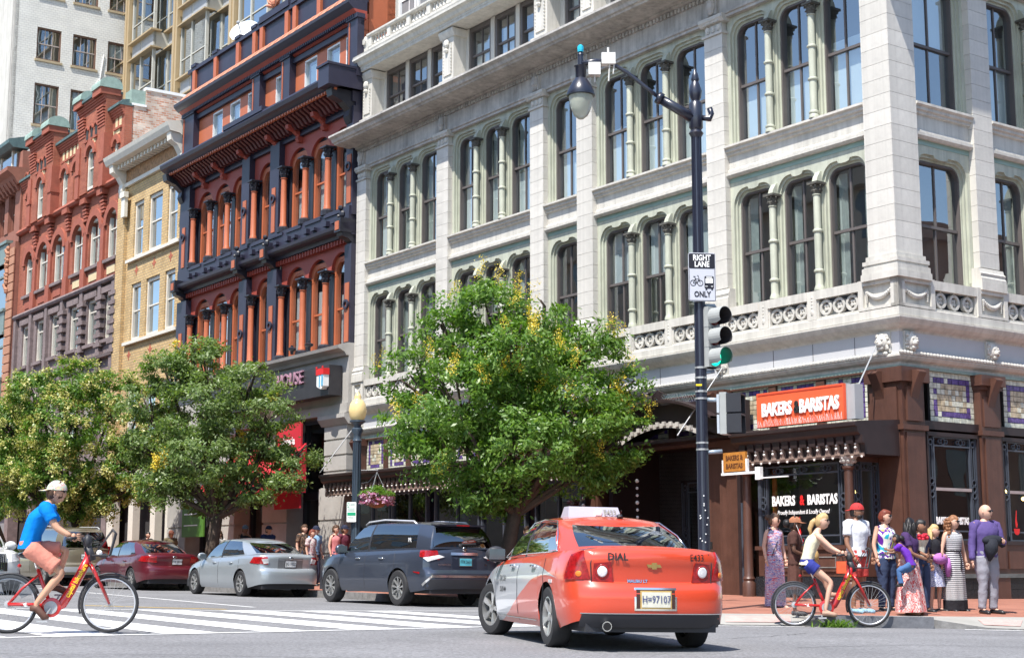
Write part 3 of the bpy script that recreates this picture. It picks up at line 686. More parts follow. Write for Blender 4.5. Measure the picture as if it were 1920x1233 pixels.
# red sign board standing on the canopy
sg=rowthing('shop_sign','long orange-red signboard with white lettering standing on the corner shop canopy','sign',-1.35,-1.2,3.66)
m=M(FL); m.box(-2.55,-.2,1.16,1.24,3.66,4.36); m.build('board',sg,ORANGE)
m=M(FL); m.box(-2.56,-.19,1.05,1.155,3.66,4.365); m.box(-.19,-.0,.9,1.14,3.66,4.34); m.build('backing_frame',sg,GREYM)
m=M(FL); m.box(-2.52,-.22,1.241,1.25,4.31,4.335); m.build('trim_strip',sg,mat('dark_orange',(.5,.06,.03),.5))
text('BAKERS',sg,ORG[sg.name],FL,-1.97,1.26,3.99,.36,LW,bold=.014,sx=.68,extrude=.014)
text('&',sg,ORG[sg.name],FL,-1.42,1.26,3.99,.34,BLK,bold=.01,sx=.7,extrude=.014)
text('BARISTAS',sg,ORG[sg.name],FL,-.82,1.26,3.99,.36,LW,bold=.014,sx=.68,extrude=.014)
m=M(FL); r_=random.Random(2)
for k in range(95): 
    u=-2.53+k*.0248; m.tube([(u,1.3,3.66),(u+r_.uniform(-.02,.02),1.33+r_.uniform(-.03,.05),3.66+r_.uniform(.08,.15))],.0035,3)
m.build('bird_spikes',sg,WHITE,kind='stuff')
# small hanging wooden sign
hs=rowthing('hanging_sign','small orange wooden sign with cut-out letters on a white bracket left of the shop window','sign',-3.21,-1.2,2.7)
FH=(-3.21,-1.25,1,0,0,-1)
m=M(FH); m.box(-.33,.33,-.03,.03,2.80,3.2); m.build('board',hs,mat('orange_wood',(.42,.17,.03),.6,var=.25,vs_=12))
m=M(FH); m.box(-.4,.75,-.03,.03,2.73,2.78); m.box(-.37,-.33,-.03,.03,2.78,3.05); m.box(.33,.37,-.03,.03,2.78,3.05); m.box(.62,.76,-.04,.05,2.6,2.86); m.box(.75,1.5,-.02,.02,2.62,2.645); m.build('bracket',hs,WHITE)
BR=mat('burnt_letters',(.11,.035,.01),.8,var=.2)
text('BAKERS &',hs,ORG[hs.name],FH,0,.034,3.08,.145,BR,bold=.004,sx=.8,extrude=.002); text('BARISTAS',hs,ORG[hs.name],FH,0,.034,2.91,.145,BR,bold=.004,sx=.8,extrude=.002)
# recessed entrance with arched hood, left of the coffee shop
m=M(FL)
def arcp(u0,u1,zs,rise,n=16): return [(u0+(u1-u0)*k/n, zs+rise*(1-((k/n)*2-1)**2)) for k in range(n+1)]
header(m,-8.7,-4.0,[arcp(-7.75,-4.35,3.7,.35)],4.45,.75,.0)
for (dz,o1,o2) in ((.0,.95,.7),):
    P=arcp(-7.9,-4.2,4.0,.5); 
    for (a,za),(c,zc_) in zip(P,P[1:]):
        i=[m.pt(*q) for q in ((a,.0,za),(c,.0,zc_),(c,1.0,zc_),(a,1.0,za),(a,.0,za+.06),(c,.0,zc_+.06),(c,1.0,zc_+.06),(a,1.0,za+.06))]
        m.face([i[0],i[1],i[2],i[3]]); m.face([i[4],i[7],i[6],i[5]]); m.face([i[3],i[2],i[6],i[7]])
m.build('entrance_hood',GB,BROWND)
P=arcp(-7.5,-4.6,3.68,.32,13); m=M(FL)
for (a,za),(c,zc_) in zip(P,P[1:]):
    m.quad([(a,.78,za-.06),(c,.78,zc_-.06),(c,.78,zc_+.05),(a,.78,za+.05)]); m.box(a-.05,a+.05,.78,.82,za-.02,za+.08)
m.build('fringe',GB,STONED,recalc=False)
m=M(FL); r_=random.Random(9)
for k in range(60):
    u=-7.4+k*.05; z=4.06+.5*(1-((u+6.05)/1.85)**2); m.tube([(u,.5,z),(u+r_.uniform(-.03,.03),.6,z+.17)],.005,3)
m.build('bird_spikes',GB,WHITE,kind='stuff')
# eagle on the hood
eg=rowthing('eagle_ornament','dark eagle with spread wings perched over the arched entrance','ornament',-6.6,-.6,4.5)
m=M(FL); m.ball((-6.6,.6,4.62),.1,8,6,sc=(.8,.8,1.5)); m.ball((-6.6,.65,4.8),.055,7,5)
for s_ in (-1,1):
    for q in range(6): m.tube([(-6.6+s_*.05,.6,4.7-.01*q),(-6.6+s_*.25,.6,4.82-.03*q),(-6.6+s_*(.55-.05*q),.6,4.7-.06*q)],[.03,.03,.008],5)
m.build('body',eg,BROWND); m=M(FL); m.tube([(-6.6,.65,4.8),(-6.6,.75,4.78)],[.02,.004],5); m.build('beak',eg,STONED)
# entrance walls and doors (deep in shade)
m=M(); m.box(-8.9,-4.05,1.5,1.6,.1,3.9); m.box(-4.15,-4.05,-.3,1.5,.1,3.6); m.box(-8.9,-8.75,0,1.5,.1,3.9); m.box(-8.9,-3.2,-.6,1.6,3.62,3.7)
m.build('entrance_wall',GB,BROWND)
def door(u0,u1,z0,z1,fr,o,name='door',mt=BROWND):
    m=M(fr); m.box(u0,u0+.14,o-.06,o,z0,z1); m.box(u1-.14,u1,o-.06,o,z0,z1); m.box(u0,u1,o-.06,o,z1-.16,z1); m.box(u0,u1,o-.06,o,z0,z0+.35)
    d=m.build(name,GB,mt); glassq(d,fr,u0+.14,u1-.14,o-.03,z0+.35,z1-.16); return d
d1=door(-6.4,-5.2,.25,2.9,FLy(1.45),0); ornate(FLy(1.45),-6.35,-5.25,.3,2.85,.02,d1,.25,.25)
d2=door(-7.9,-6.6,.25,2.9,FLy(1.45),0); ornate(FLy(1.45),-7.85,-6.65,.3,2.85,.02,d2,.25,.25)
d3=door(-4.04,-3.4,.25,2.95,FLy(-.25),0,mt=mat('black_door',(.015,.016,.02),.3,var=.1))
m=M(FLy(-.25)); m.box(-4.06,-4.0,0,.05,.2,2.2); m.build('door_edge',d3,IRON); m=M(FLy(-.25)); m.box(-3.95,-3.92,.01,.06,1.0,1.3); m.box(-3.85,-3.82,.01,.06,1.0,1.3); m.box(-3.95,-3.82,.03,.06,.98,1.0); m.box(-3.95,-3.82,.03,.06,1.3,1.32); m.build('door_handle',d3,mat('chrome',(.75,.75,.75),.15,1,var=0))
m=M(FL); m.box(-4.75,-4.05,-.2,.25,.2,3.6); m.build('pier',GB,BROWN)
m=M(FL); m.box(-5.45,-4.8,-1.4,-1.35,.25,2.9); m.build('timber_panel',GB,mat('rust_wood',(.16,.055,.025),.6,var=.3,vs_=4))
nt_=rowthing('door_notice','small black notice with white lettering inside the entrance','sign',-5.2,-.4,1.3)
m=M(FL); m.box(-5.32,-4.98,.28,.3,1.22,1.38); m.build('plate',nt_,BLK)
# restaurant shopfront left of the entrance, behind the tree
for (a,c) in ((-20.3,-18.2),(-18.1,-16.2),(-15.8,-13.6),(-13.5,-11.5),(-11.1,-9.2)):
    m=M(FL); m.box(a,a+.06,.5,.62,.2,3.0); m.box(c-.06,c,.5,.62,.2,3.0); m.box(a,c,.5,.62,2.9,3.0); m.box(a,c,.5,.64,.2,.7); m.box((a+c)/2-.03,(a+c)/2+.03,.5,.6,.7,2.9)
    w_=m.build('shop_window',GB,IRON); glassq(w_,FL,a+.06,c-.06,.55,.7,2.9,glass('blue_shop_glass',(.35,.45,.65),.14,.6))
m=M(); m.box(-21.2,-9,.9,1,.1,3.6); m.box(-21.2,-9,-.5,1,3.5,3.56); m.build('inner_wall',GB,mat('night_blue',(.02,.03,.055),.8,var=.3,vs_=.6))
m=M(FL); m.box(-14.9,-14.4,.4,.5,1,3); m.build('poster',GB,mat('green_grey_poster',(.25,.28,.24),.6,var=.6,vs_=5))
# neon script and string lights in the window by the entrance
ns=rowthing('neon_sign','red neon script hanging inside the dark window left of the entrance','neon sign',-8.6,-.7,1.9)
text('Red Velvet',ns,ORG[ns.name],FL,-8.3,.7,2.0,.26,mat('neon_red',(.8,.03,.05),.5,var=0,emit=.7),sx=.9,extrude=.004,shear=.35)
for u in (-6.9,-8.9):
    st_=rowthing('string_of_lights','string of round white baubles hanging %s the neon script'%('right of' if u>-7 else 'left of'),'lights',u,-.8,1)
    m=M(FL); m.tube([(u,.8,1.2),(u,.8,2.9)],.004,4); m.build('cord',st_,DARK); m=M(FL)
    for q in range(10): m.ball((u,.8,1.3+.165*q),.035 if q%3 else .045,7,5)
    m.build('bauble',st_,WHITE,kind='stuff')
# ---------------------------------------------------------------- red and blue iron-front building
RD=mat('brick_red_paint',(.33,.062,.042),.55,var=.1,vs_=1.5,bump=.15,bs=12)
OR=mat('terracotta_paint',(.44,.125,.055),.5,var=.08,vs_=2)
BL=mat('dark_blue_paint',(.027,.025,.044),.45,var=.15,vs_=2,spec=.5)
BLK2=mat('black_iron',(.022,.022,.03),.4,var=.2)
GSTONE=mat('grey_limestone',(.40,.38,.35),.85,var=.14,vs_=1.2,bump=.3,bs=7)
IB=rowthing('iron_front_building','tall red building with dark blue trim, orange columns and arcades','building',-21.45,0,.3)
m=M(); m.box(-35.2,-21.42,1.0,8.5,6,20.2); m.build('core_wall',IB,ROOMW)
m=M(); m.box(-35.2,-34.9,.3,8.5,0,20.2); m.box(-21.72,-21.42,.3,8.5,0,20.2); m.build('party_wall',IB,OR)
BB=[(-34.31,-29.63,[-34.05,-32.5,-30.95]),(-29.0,-27.34,[-28.72]),(-26.64,-21.85,[-26.38,-24.8,-23.22])]
PLS=[(-35.19,-34.31),(-29.63,-29.0),(-27.34,-26.64),(-21.85,-21.42)]
br_=random.Random(8)
for (zb,zs,zc) in ((7.75,10.3,11.3),(12.25,14.5,15.45)):
    for (u0,u1,cols) in BB:
        n=len(cols); pw=1.5
        ops=[(c+.1,c+.1+1.38) for c in cols]; ops=[(a,min(b,u1-.05)) for a,b in ops]
        m=M(FL); header(m,u0,u1,[arch_pts(a,b,zs+.02) if b-a<1.2 else arch_pts(a,b,zs+.02,ry=.6) for a,b in ops],zc,.0,-.12); m.build('arched_head',IB,RD)
        m=M(FL); header(m,u0,u1,[arch_pts(a+.06,b-.06,zs,ry=.55) for a,b in ops],zc,-.12,-.2); m.build('inner_arch',IB,BLK2)
        for (a,b) in ops:
            a2,b2=a+.06,b-.06
            m=M(FL); m.box(a-.1,a2,-.25,-.08,zb,zs); m.box(b2,b+.1,-.25,-.08,zb,zs); m.build('jamb',IB,BLK2)
            w_=sash(IB,FL,a2,b2,zb,zs+.48,-.14,rail=zb+1.35,munt=0,mf=OR,ms=OR,blind=(.0,.55+.4*br_.random()) if br_.random()<.6 else (.4,1),fw=.11)
            m=M(FL); header(m,a2-.01,b2+.01,[arch_pts(a2+.10,b2-.10,zs-.1,ry=.5)],zs+.5,-.1,-.24); m.build('frame_head',w_,OR)
        for c in cols:
            corinth(IB,FL,c-.0,.14,zb+.0,zs+.08,r=.108,cap=.40,cm=BLK2,sm=OR,name='column',base=.3,capr=1.9)
            m=M(FL); m.lathe(c,.14,[(.22,zb-.02),(.22,zb+.14),(.16,zb+.2)],10); m.build('column_base',IB,BLK2)
    for (a,b) in PLS:
        m=M(FL); m.box(a,b,-.3,.22,zb-.3,zc-.3 if zc<12 else zc+.1); 
        p_=m.build('pilaster',IB,BL)
        m=M(FL); c=(a+b)/2; m.box(c-.13,c+.13,.22,.245,zb+.1,zs-.55); m.build('inlay',p_,OR)
        m=M(FL); m.ring(c,zb+1.3,.09,.16,.24,.3,14); m.build('medallion',p_,BL)
def bracket(parent,fr,u,o,z0,z1,w_=.22,mt=BLK2):
    m=M(fr); h_=z1-z0; pr=[(0,z1),(0,z0),(o*.25,z0),(o*.35,z0+h_*.2),(o*.3,z0+h_*.4),(o*.55,z0+h_*.62),(o*.95,z0+h_*.75),(o,z1)]
    m.wedge(u-w_/2,u+w_/2,pr); return m.build('bracket',parent,mt)
# middle cornice
m=M(FL); m.wedge(-35.2,-21.45,[(-.1,11.3),(.2,11.3),(.22,11.42),(.45,11.46),(.5,11.52),(.52,11.62),(.3,11.7),(-.1,11.72)]); mc=m.build('middle_cornice',IB,BL)
m=M(FL)
for k in range(int(13.6/.2)): m.box(-35.1+.2*k,-35.1+.2*k+.1,.0,.16,11.12,11.28)
m.build('dentil_course',mc,RD,kind='stuff')
m=M(FL); m.box(-35.1,-21.5,-.2,.28,11.7,12.25); m.build('balcony_rail',IB,BL)
for k in range(9):
    m=M(FL); u=-34.0+1.36*k; m.box(u,u+1.1,.28,.32,12.1,12.2); m.box(u+.1,u+.35,.28,.42,11.78,11.95); m.box(u+.6,u+.85,.28,.4,11.8,11.9); m.build('rail_panel',IB,BL)
for u in (-34.75,-29.3,-27.0,-21.65):
    bracket(IB,FL,u,.55,10.85,11.35,.34); m=M(FL); m.box(u-.2,u+.2,.0,.62,11.35,11.8); b_=m.build('bracket_block',IB,BLK2); m=M(FL); m.box(u-.12,u+.12,.62,.64,11.42,11.7); m.build('inlay',b_,OR)
    if u>-34:
        m=M(FL); m.ball((u,.45,11.95),.12,7,5,sc=(1,.8,1.2)); m.ball((u,.5,12.15),.09,7,5); m.ball((u-.12,.5,11.9),.07,5,4); m.build('carved_figure',IB,BLK2)
# main bracketed cornice
m=M(FL); m.box(-35.2,-21.45,-.2,.12,15.45,15.7); m.wedge(-35.3,-21.3,[(-.1,16.05),(.8,16.05),(.85,16.12),(.95,16.2),(1.05,16.25),(1.1,16.38),(1.08,16.45),(.1,16.6),(-.1,16.6)]); m.build('main_cornice',IB,BL)
m=M(FL); m.box(-35.2,-21.45,-.1,.25,15.7,16.05); m.build('cornice_frieze',IB,BL)
m=M(FL)
u=-35.0
while u<-21.7: m.wedge(u,u+.13,[(.2,16.05),(.2,15.6),(.35,15.62),(.5,15.8),(.75,15.95),(.75,16.05)]); u+=.27
m.build('modillion_row',IB,mat('shadow_maroon',(.10,.025,.025),.5,var=.2),kind='stuff')
m=M(FL); u=-35.2
while u<-21.5: m.box(u,u+.1,.8,.9,15.98,16.06); u+=.2
m.build('dentil_course',IB,OR,kind='stuff')
for u in (-35.0,-33.2,-31.5,-29.3,-27.0,-25.4,-23.6): bracket(IB,FL,u,.6,15.25,15.8,.2,RD)
for u in (-35.05,-21.7): bracket(IB,FL,u,1.0,15.0,16.05,.35)
m=M(FL); m.box(-21.95,-21.25,.0,1.25,16.05,16.75); m.box(-22.0,-21.22,.0,1.3,16.7,16.78); m.build('end_block',IB,BL)
m=M(FL); m.box(-29.45,-26.3,.6,1.12,16.45,16.62); m.build('centre_block',IB,BL)
# attic with square windows
ops=[(-32.85,-31.95),(-31.3,-30.42),(-29.78,-28.95+.0),(-27.5,-26.7),(-25.3,-24.4),(-23.7,-22.8),(-22.4,-21.75)]
m=M(FL); cur=-35.1
for (a,b) in ops:
    if a>cur: m.box(cur,a,-.35,-.0,16.6,18.2)
    cur=b
m.box(cur,-21.45,-.35,-.0,16.6,18.2); m.box(-35.1,-21.45,-.35,.0,18.15,18.75); m.build('attic_wall',IB,OR)
for (a,b) in ops:
    sash(IB,FL,a-.05,b+.05,16.62,18.2,-.04,rail=16.95,munt=0,mf=WHITE,ms=WHITE,blind=(.3,.9),fw=.09)
for (a,b) in [(-35.15,-34.1),(-28.95,-28.3),(-26.6,-25.95),(-21.85,-21.2)]:
    m=M(FL); m.box(a,b,.0,.25,16.5,18.55); m.box(a-.05,b+.05,.0,.3,18.45,18.6); p_=m.build('attic_pilaster',IB,BL); m=M(FL); m.box(a+.1,a+.16,.25,.27,16.7,18.4); m.build('inlay',p_,OR)
m=M(FL); m.box(-35.15,-21.2,-.0,.12,18.22,18.4); m.wedge(-35.3,-21.2,[(-.1,18.72),(.4,18.72),(.5,18.8),(.6,18.9),(.62,19.0),(.1,19.08),(-.1,19.08)]); m.build('attic_cornice',IB,BL)
m=M(FL); m.wedge(-35.2,-21.2,[(-.1,18.45),(.1,18.45),(.3,18.6),(.42,18.72),(-.1,18.72)]); m.build('attic_moulding',IB,RD)
m=M(FL); u=-35.1
while u<-21.4: m.box(u,u+.06,.2,.32,18.5,18.6); u+=.13
m.build('dentil_course',IB,BL,kind='stuff')
u=-34.9; k=0
cm=None
while u<-21.5:
    m=M(FL); m.wedge(u,u+.42,[(.2,19.05),(.55,19.0),(.55,19.05),(.35,19.3),(.2,19.45)]); m.build('cresting_tile',IB,mat('salmon_tile',(.55,.22,.13),.6,var=.15,vs_=6)); u+=.55
m=M(FL); m.box(-35.1,-21.3,-.2,.0,19.08,20.4); m.box(-35.2,-21.2,-.25,.1,20.35,20.5); m.build('parapet',IB,BL)
u=-34.9; k=0
for u in (-34.6,-32.6,-30.6,-29.2,-28.6,-26.6,-26.0,-24.2,-22.3):
    m=M(FL); m.box(u-.13,u+.13,.0,.1,19.1,20.35); m.build('parapet_post',IB,OR); m=M(FL); m.box(u-.22,u+.22,-.25,.14,20.5,20.62); m.build('post_cap',IB,BL)
m=M(FL); m.wedge(-28.7,-26.4,[(-.2,20.5),(.15,20.5),(.15,20.75),(-.2,20.8)]); m.build('pediment_base',IB,BL)
m=M(FL)
for q in range(9): 
    a=rad(20+q*17.5); m.tube([(-27.5,.1,20.8),(-27.5+.35*math.cos(a),.16,20.8+.35*math.sin(a)),(-27.5+.75*math.cos(a),.12,20.8+.72*math.sin(a))],[.05,.09,.03],6)
m.ball((-27.5,.1,20.95),.18,8,6); m.build('palmette',IB,mat('salmon_tile',(.55,.22,.13)))
ds=rowthing('satellite_dish','white satellite dish on the roof edge of the red and blue building','dish',-31.2,.6,20.3)
m=M(); 
cx_,cy_,cz_=-31.2,.5,21.05
for a_,b_ in zip(range(0,6),range(1,7)): pass
dm=[]
nrm=(Vector((.5,-.75,.35))).normalized(); t1=nrm.cross(Vector((0,0,1))).normalized(); t2=nrm.cross(t1)
rg=[]
for j in range(6):
    r=.5*j/5+.001; rg.append([m.pt(*(Vector((cx_,cy_,cz_))+t1*r*math.cos(q*.3927)*1.25+t2*r*math.sin(q*.3927)+nrm*(r*r*.5))) for q in range(16)])
for a,b in zip(rg,rg[1:]):
    for q in range(16): m.face([a[q],a[(q+1)%16],b[(q+1)%16],b[q]])
m.build('reflector',ds,WHITE,recalc=False); m=M(); c0=Vector((cx_,cy_,cz_)); m.tube([c0-t2*-.45,c0+nrm*.6],.02,5); m.ball(c0+nrm*.6,.07,6,5); m.tube([c0,c0-nrm*.2,(cx_,cy_+.2,20.3)],.035,6); m.build('arm',ds,GREYM)
# stone ground storey with sign band
m=M(FL); m.wedge(-35.2,-21.4,[(-.2,7.4),(.35,7.4),(.4,7.5),(.62,7.6),(.65,7.7),(.3,7.8),(-.2,7.8)]); m.build('shop_cornice',IB,GSTONE)
m=M(FL); m.box(-35.2,-21.4,-.3,.25,5.9,7.4); m.box(-35.2,-21.4,-.3,.3,5.6,5.9); m.build('stone_lintel',IB,GSTONE)
def rust(u0,u1,o,z0,z1,n,cap=True):
    m=M(FL); m.box(u0+.03,u1-.03,-.4,o-.04,z0,z1); 
    if cap: m.wedge(u0-.15,u1+.15,[(-.3,z1-.05),(o+.03,z1-.05),(o+.18,z1+.15),(o+.18,z1+.28),(-.3,z1+.28)])
    p_=m.build('stone_pier',IB,GSTONE); h_=(z1-z0)/n
    for k in range(n):
        m=M(FL); m.box(u0,u1,-.4,o,z0+h_*k+.03,z0+h_*(k+1)-.03); m.build('stone_block',p_,GSTONE)
for (a,c) in ((-23.0,-21.55),(-27.0,-25.4),(-31.0,-29.4),(-35.1,-33.6)):
    rust(a,c,.2,3.3,5.3,4); rust(a-.1,c+.1,.3,.2,3.3,3,False)
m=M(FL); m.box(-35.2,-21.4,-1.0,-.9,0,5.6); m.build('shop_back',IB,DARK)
for (a,c) in ((-25.3,-23.1),(-29.3,-27.1),(-33.5,-31.1)):
    m=M(FL); m.box(a,a+.1,-.5,-.3,.3,5.5); m.box(c-.1,c,-.5,-.3,.3,5.5); m.box(a,c,-.5,-.3,3.0,3.25); w_=m.build('shop_window',IB,BLK2); glassq(w_,FL,a+.1,c-.1,-.4,.4,5.5)
hb=rowthing('sign_board','black shop fascia sign with pink and yellow letters and a red and white emblem','sign',-25,-.3,5.9)
m=M(FL); m.box(-30.5,-21.75,.3,.75,6.15,7.1); m.build('board',hb,mat('black_board',(.035,.033,.037),.4,var=.2))
text('HOUSE',hb,ORG[hb.name],FL,-24.35,.79,6.85,.62,mat('pink_tube',(.36,.2,.26),.4,var=0),sx=.95,extrude=.03,bold=.0)
text('BREWERY',hb,ORG[hb.name],FL,-26.1,.79,6.4,.42,mat('yellow_tube',(.36,.34,.04),.4,var=0),sx=.95,extrude=.03,space=1.25)
DXL=.85
m=M((DXL,0,1,0,0,-1)); m.plate([(-23.0,6.4),(-22.75,6.32),(-22.6,6.42),(-22.6,6.9),(-23.05,6.9),(-23.05,6.45)],.76,.95); em=m.build('emblem',hb,WHITE)
m=M((DXL,0,1,0,0,-1)); m.box(-23.07,-22.58,.75,.97,6.78,6.98); m.box(-23.07,-22.98,.97,.98,6.98,7.05); m.box(-22.67,-22.58,.97,.98,6.98,7.05); m.build('emblem_top',hb,RED)
m=M((DXL,0,1,0,0,-1)); m.box(-22.72,-22.62,.955,.965,6.42,6.78); m.box(-22.88,-22.82,.955,.965,6.4,6.78); m.build('emblem_stripe',hb,mat('light_blue_print',(.12,.4,.6),.5,var=0))
for u in (-23.7,-24.9):
    m=M(FL); m.lathe(u,.45,[(.05,7.8),(.06,7.9),(.14,7.95),(.15,8.0),(.05,8.05),(.05,8.1)],10); lt=m.build('flood_light',IB,BLK2)
# red awnings
AW=mat('red_awning',(.50,.02,.035),.85,var=.1,vs_=2)
for i,(a,c,z0,z1,lab) in enumerate(((-29.3,-24.0,3.2,4.8,'wide red fabric awning with white lettering on the stone shopfront behind the middle tree'),)):
    aw=rowthing('awning',lab,'awning',a,-.4,z0)
    m=M(FL); m.wedge(a,c,[(.3,z1),(.3,z0),(1.7,z0),(1.7,z0+.25)]); m.build('fabric',aw,AW)
bn=rowthing('banner','tall red banner hanging on the stone shopfront behind the middle tree','banner',-26.2,-.4,2.7)
m=M(FL); m.box(-25.9,-24.1,.4,.46,2.7,5.5); m.box(-25.9,-24.1,.46,1.3,3.4,3.5); m.build('cloth',bn,AW)
text('pizzeria',bn,ORG[bn.name],FL,-25.0,.475,4.9,.36,LW,sx=.9,bold=.01,extrude=.004); text('grill',bn,ORG[bn.name],FL,-25.0,.475,4.45,.36,LW,sx=.9,bold=.01,extrude=.004)
# ---------------------------------------------------------------- yellow brick building
YB=brick('yellow_brick',(.58,.41,.20),(.49,.33,.15),(.34,.26,.17),.25,.115,.016,var=.15)
CREAM=mat('cream_paint',(.66,.62,.54),.6,var=.08,vs_=3)
YL=rowthing('yellow_brick_building','narrow yellow brick building with cream cornice and six tall sash windows','building',-35.2,0,.4)
wins=[(-40.6,-39.55),(-38.98,-37.55),(-37.0,-35.98)]
def punched(m,u0,u1,z0,z1,holes,o1,o0,mi=0):
    """wall slab with rectangular holes [(a,b,za,zb)] arranged in rows"""
    rows=sorted(set((h[2],h[3]) for h in holes)); z=z0
    for (za,zb) in rows:
        if za>z: m.box(u0,u1,o0,o1,z,za,mi)
        cur=u0
        for h in sorted(h for h in holes if (h[2],h[3])==(za,zb)):
            if h[0]>cur: m.box(cur,h[0],o0,o1,za,zb,mi)
            cur=h[1]
        if u1>cur: m.box(cur,u1,o0,o1,za,zb,mi)
        z=zb
    if z1>z: m.box(u0,u1,o0,o1,z,z1,mi)
hs_=[(a,b,13.75,16.15) for a,b in wins]+[(a,b,10.2,12.6) for a,b in wins]+[(a,b,5.5,8.2) for a,b in wins]
m=M(FL); punched(m,-42.15,-35.2,4.5,17.2,hs_,0,-.4); m.build('wall',YL,YB)
m=M(FL); m.box(-42.15,-41.3,0,.16,4.5,16.9); m.build('corner_pilaster',YL,YB)
for h_ in hs_: sash(YL,FL,h_[0],h_[1],h_[2],h_[3],-.1,munt=0,mf=CREAM,ms=CREAM,rail=h_[2]+1.25,fw=.11,gl=glass('sky_glass',(.45,.62,.78),.5,.7),blind=(.0,1) if br_.random()<.2 else None,curt=br_.random()<.5)
for z in (13.7,10.15,5.45): m=M(FL); m.box(-41.1,-35.5,-.05,.14,z-.13,z); m.build('sill',YL,CREAM)
m=M(FL)
m.wedge(-42.2,-35.2,[(-.3,17.0),(.12,17.0),(.14,17.15),(-.3,17.15)]); m.wedge(-42.2,-35.2,[(-.3,17.75),(.1,17.75),(.35,17.9),(.75,17.95),(.85,18.15),(.9,18.3),(-.3,18.55)]); m.build('cornice',YL,CREAM)
m=M(FL); m.box(-41.9,-35.4,.0,.06,17.15,17.75); m.build('frieze_panel',YL,mat('ochre_relief',(.36,.20,.10),.8,var=.5,vs_=9,bump=.8,bs=14))
m=M(FL); u=-41.8
while u<-35.5: m.box(u,u+.16,.1,.5,17.72,17.9); u+=.36
m.build('dentil_course',YL,CREAM,kind='stuff')
for u in (-41.75,-35.5): bracket(YL,FL,u,.7,16.6,17.95,.4,CREAM)
m=M(FL); m.box(-41.4,-41.0,.16,.3,15.6,16.6); m.box(-41.45,-40.95,.16,.36,16.45,16.7); m.build('capital',YL,CREAM)
RB=mat('red_brick_accent',(.40,.12,.07),.85,var=.2)
for (u,z) in ((-40.1,13.15),(-38.2,13.15),(-36.5,13.15),(-40.6,9.6),(-38.3,9.6)):
    m=M(FL); m.box(u-.2,u+.2,-.01,.012,z-.03,z+.03); m.box(u-.03,u+.03,-.01,.014,z-.22,z+.22); m.box(u-.1,u+.1,-.01,.01,z-.1,z+.1); m.build('brick_cross',YL,RB)
m=M(); m.box(-42.1,-35.25,1.0,8,4,17); m.build('core_wall',YL,ROOMW)
m=M(); m.box(-42.1,-35.25,.3,8,17.3,17.5); m.build('roof',YL,GSTONE)
m=M(FL); 
for a,b in ((-42.1,-41.4),(-39.7,-39.2),(-37.4,-36.9),(-35.9,-35.2)): m.box(a,b,-.2,.1,0,4.5)
m.box(-42.1,-35.2,-.3,.15,3.9,4.7); m.build('shop_frame',YL,CREAM)
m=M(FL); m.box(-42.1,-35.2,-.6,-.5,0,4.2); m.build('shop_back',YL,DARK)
# ---------------------------------------------------------------- red Romanesque building
RBK=brick('red_brick',(.36,.115,.07),(.29,.085,.055),(.30,.14,.09),.24,.085,.01,var=.18)
RBT=mat('red_brick_trim',(.32,.095,.06),.85,var=.15,vs_=3,bump=.5,bs=30)
MAUV=mat('mauve_sandstone',(.20,.155,.15),.9,var=.25,vs_=3,bump=.6,bs=9)
BUFF=mat('buff_panel',(.62,.50,.30),.8,var=.1,vs_=5)
RM=rowthing('romanesque_building','red brick Romanesque building with arched windows, twin towers and green copper caps','building',-42.2,0,.5)
m=M(); m.box(-56,-42.3,1,8,0,20.8); m.build('core_wall',RM,ROOMW)
m=M(FL)
for u in (-56,-52.6,-49.3,-46,-42.75): m.box(u,u+.55,-.4,.1,0,5)
m.box(-56,-42.2,-.4,.15,4.2,5); m.build('shop_pier',RM,MAUV)
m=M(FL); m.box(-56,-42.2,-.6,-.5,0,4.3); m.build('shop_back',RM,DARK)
SW=[(-54.99,-53.92),(-52.87,-51.71),(-50.71,-49.55),(-48.14,-46.95),(-45.85,-44.62),(-43.68,-42.57)]
m=M(FL); punched(m,-56,-42.2,5,13.2,[(a,b,10.6,12.65) for a,b in SW]+[(a,b,6.2,8.8) for a,b in SW],0,-.4); m.build('stone_storey',RM,MAUV)
for k,(a,b) in enumerate(SW):
    for (z0,z1) in ((10.6,12.65),(6.2,8.8)):
        sash(RM,FL,a,b,z0,z1,-.12,munt=0,mf=CREAM,ms=CREAM,rail=z0+1.5,fw=.09,curt=True)
    m=M(FL); m.box(a-.15,b+.15,0,.12,12.68,12.95); m.box(a-.1,b+.1,0,.15,10.45,10.6); m.build('lintel',RM,MAUV)
m=M(FL); 
for u in (-56,-53.6,-51.3,-49.1,-46.5,-44.2,-42.55): m.box(u,u+.35,0,.16,5,13.2)
m.build('stone_rib',RM,MAUV); m=M(FL); r_=random.Random(4)
for u in (-49.0,-46.4,-44.1,-42.5):
    z=9.9
    while z<12.8: m.box(u-.28,u+.5,.0,.2,z,z+.18); z+=.42
m.build('rough_block',RM,MAUV,kind='stuff')
m=M(FL); m.wedge(-56,-42.2,[(-.2,13.1),(.2,13.1),(.25,13.2),(.2,13.3),(-.2,13.3)]); m.wedge(-56,-42.2,[(-.2,9.8),(.22,9.8),(.25,9.92),(-.2,9.98)]); m.build('string_course',RM,MAUV)
AWN=[(-55.0,-53.75),(-53.0,-51.5),(-50.8,-49.35),(-48.1,-46.7),(-46.0,-44.55),(-43.75,-42.4)]
m=M(FL); header(m,-56,-42.2,[arch_pts(a,b,15.75) for a,b in AWN],17.5,0,-.4)
m.box(-56,-42.2,-.4,0,13.3,14.15); cur=-56
for a,b in AWN: m.box(cur,a,-.4,0,14.15,15.75); cur=b
m.box(cur,-42.2,-.4,0,14.15,15.75); m.build('arcade_wall',RM,RBK)
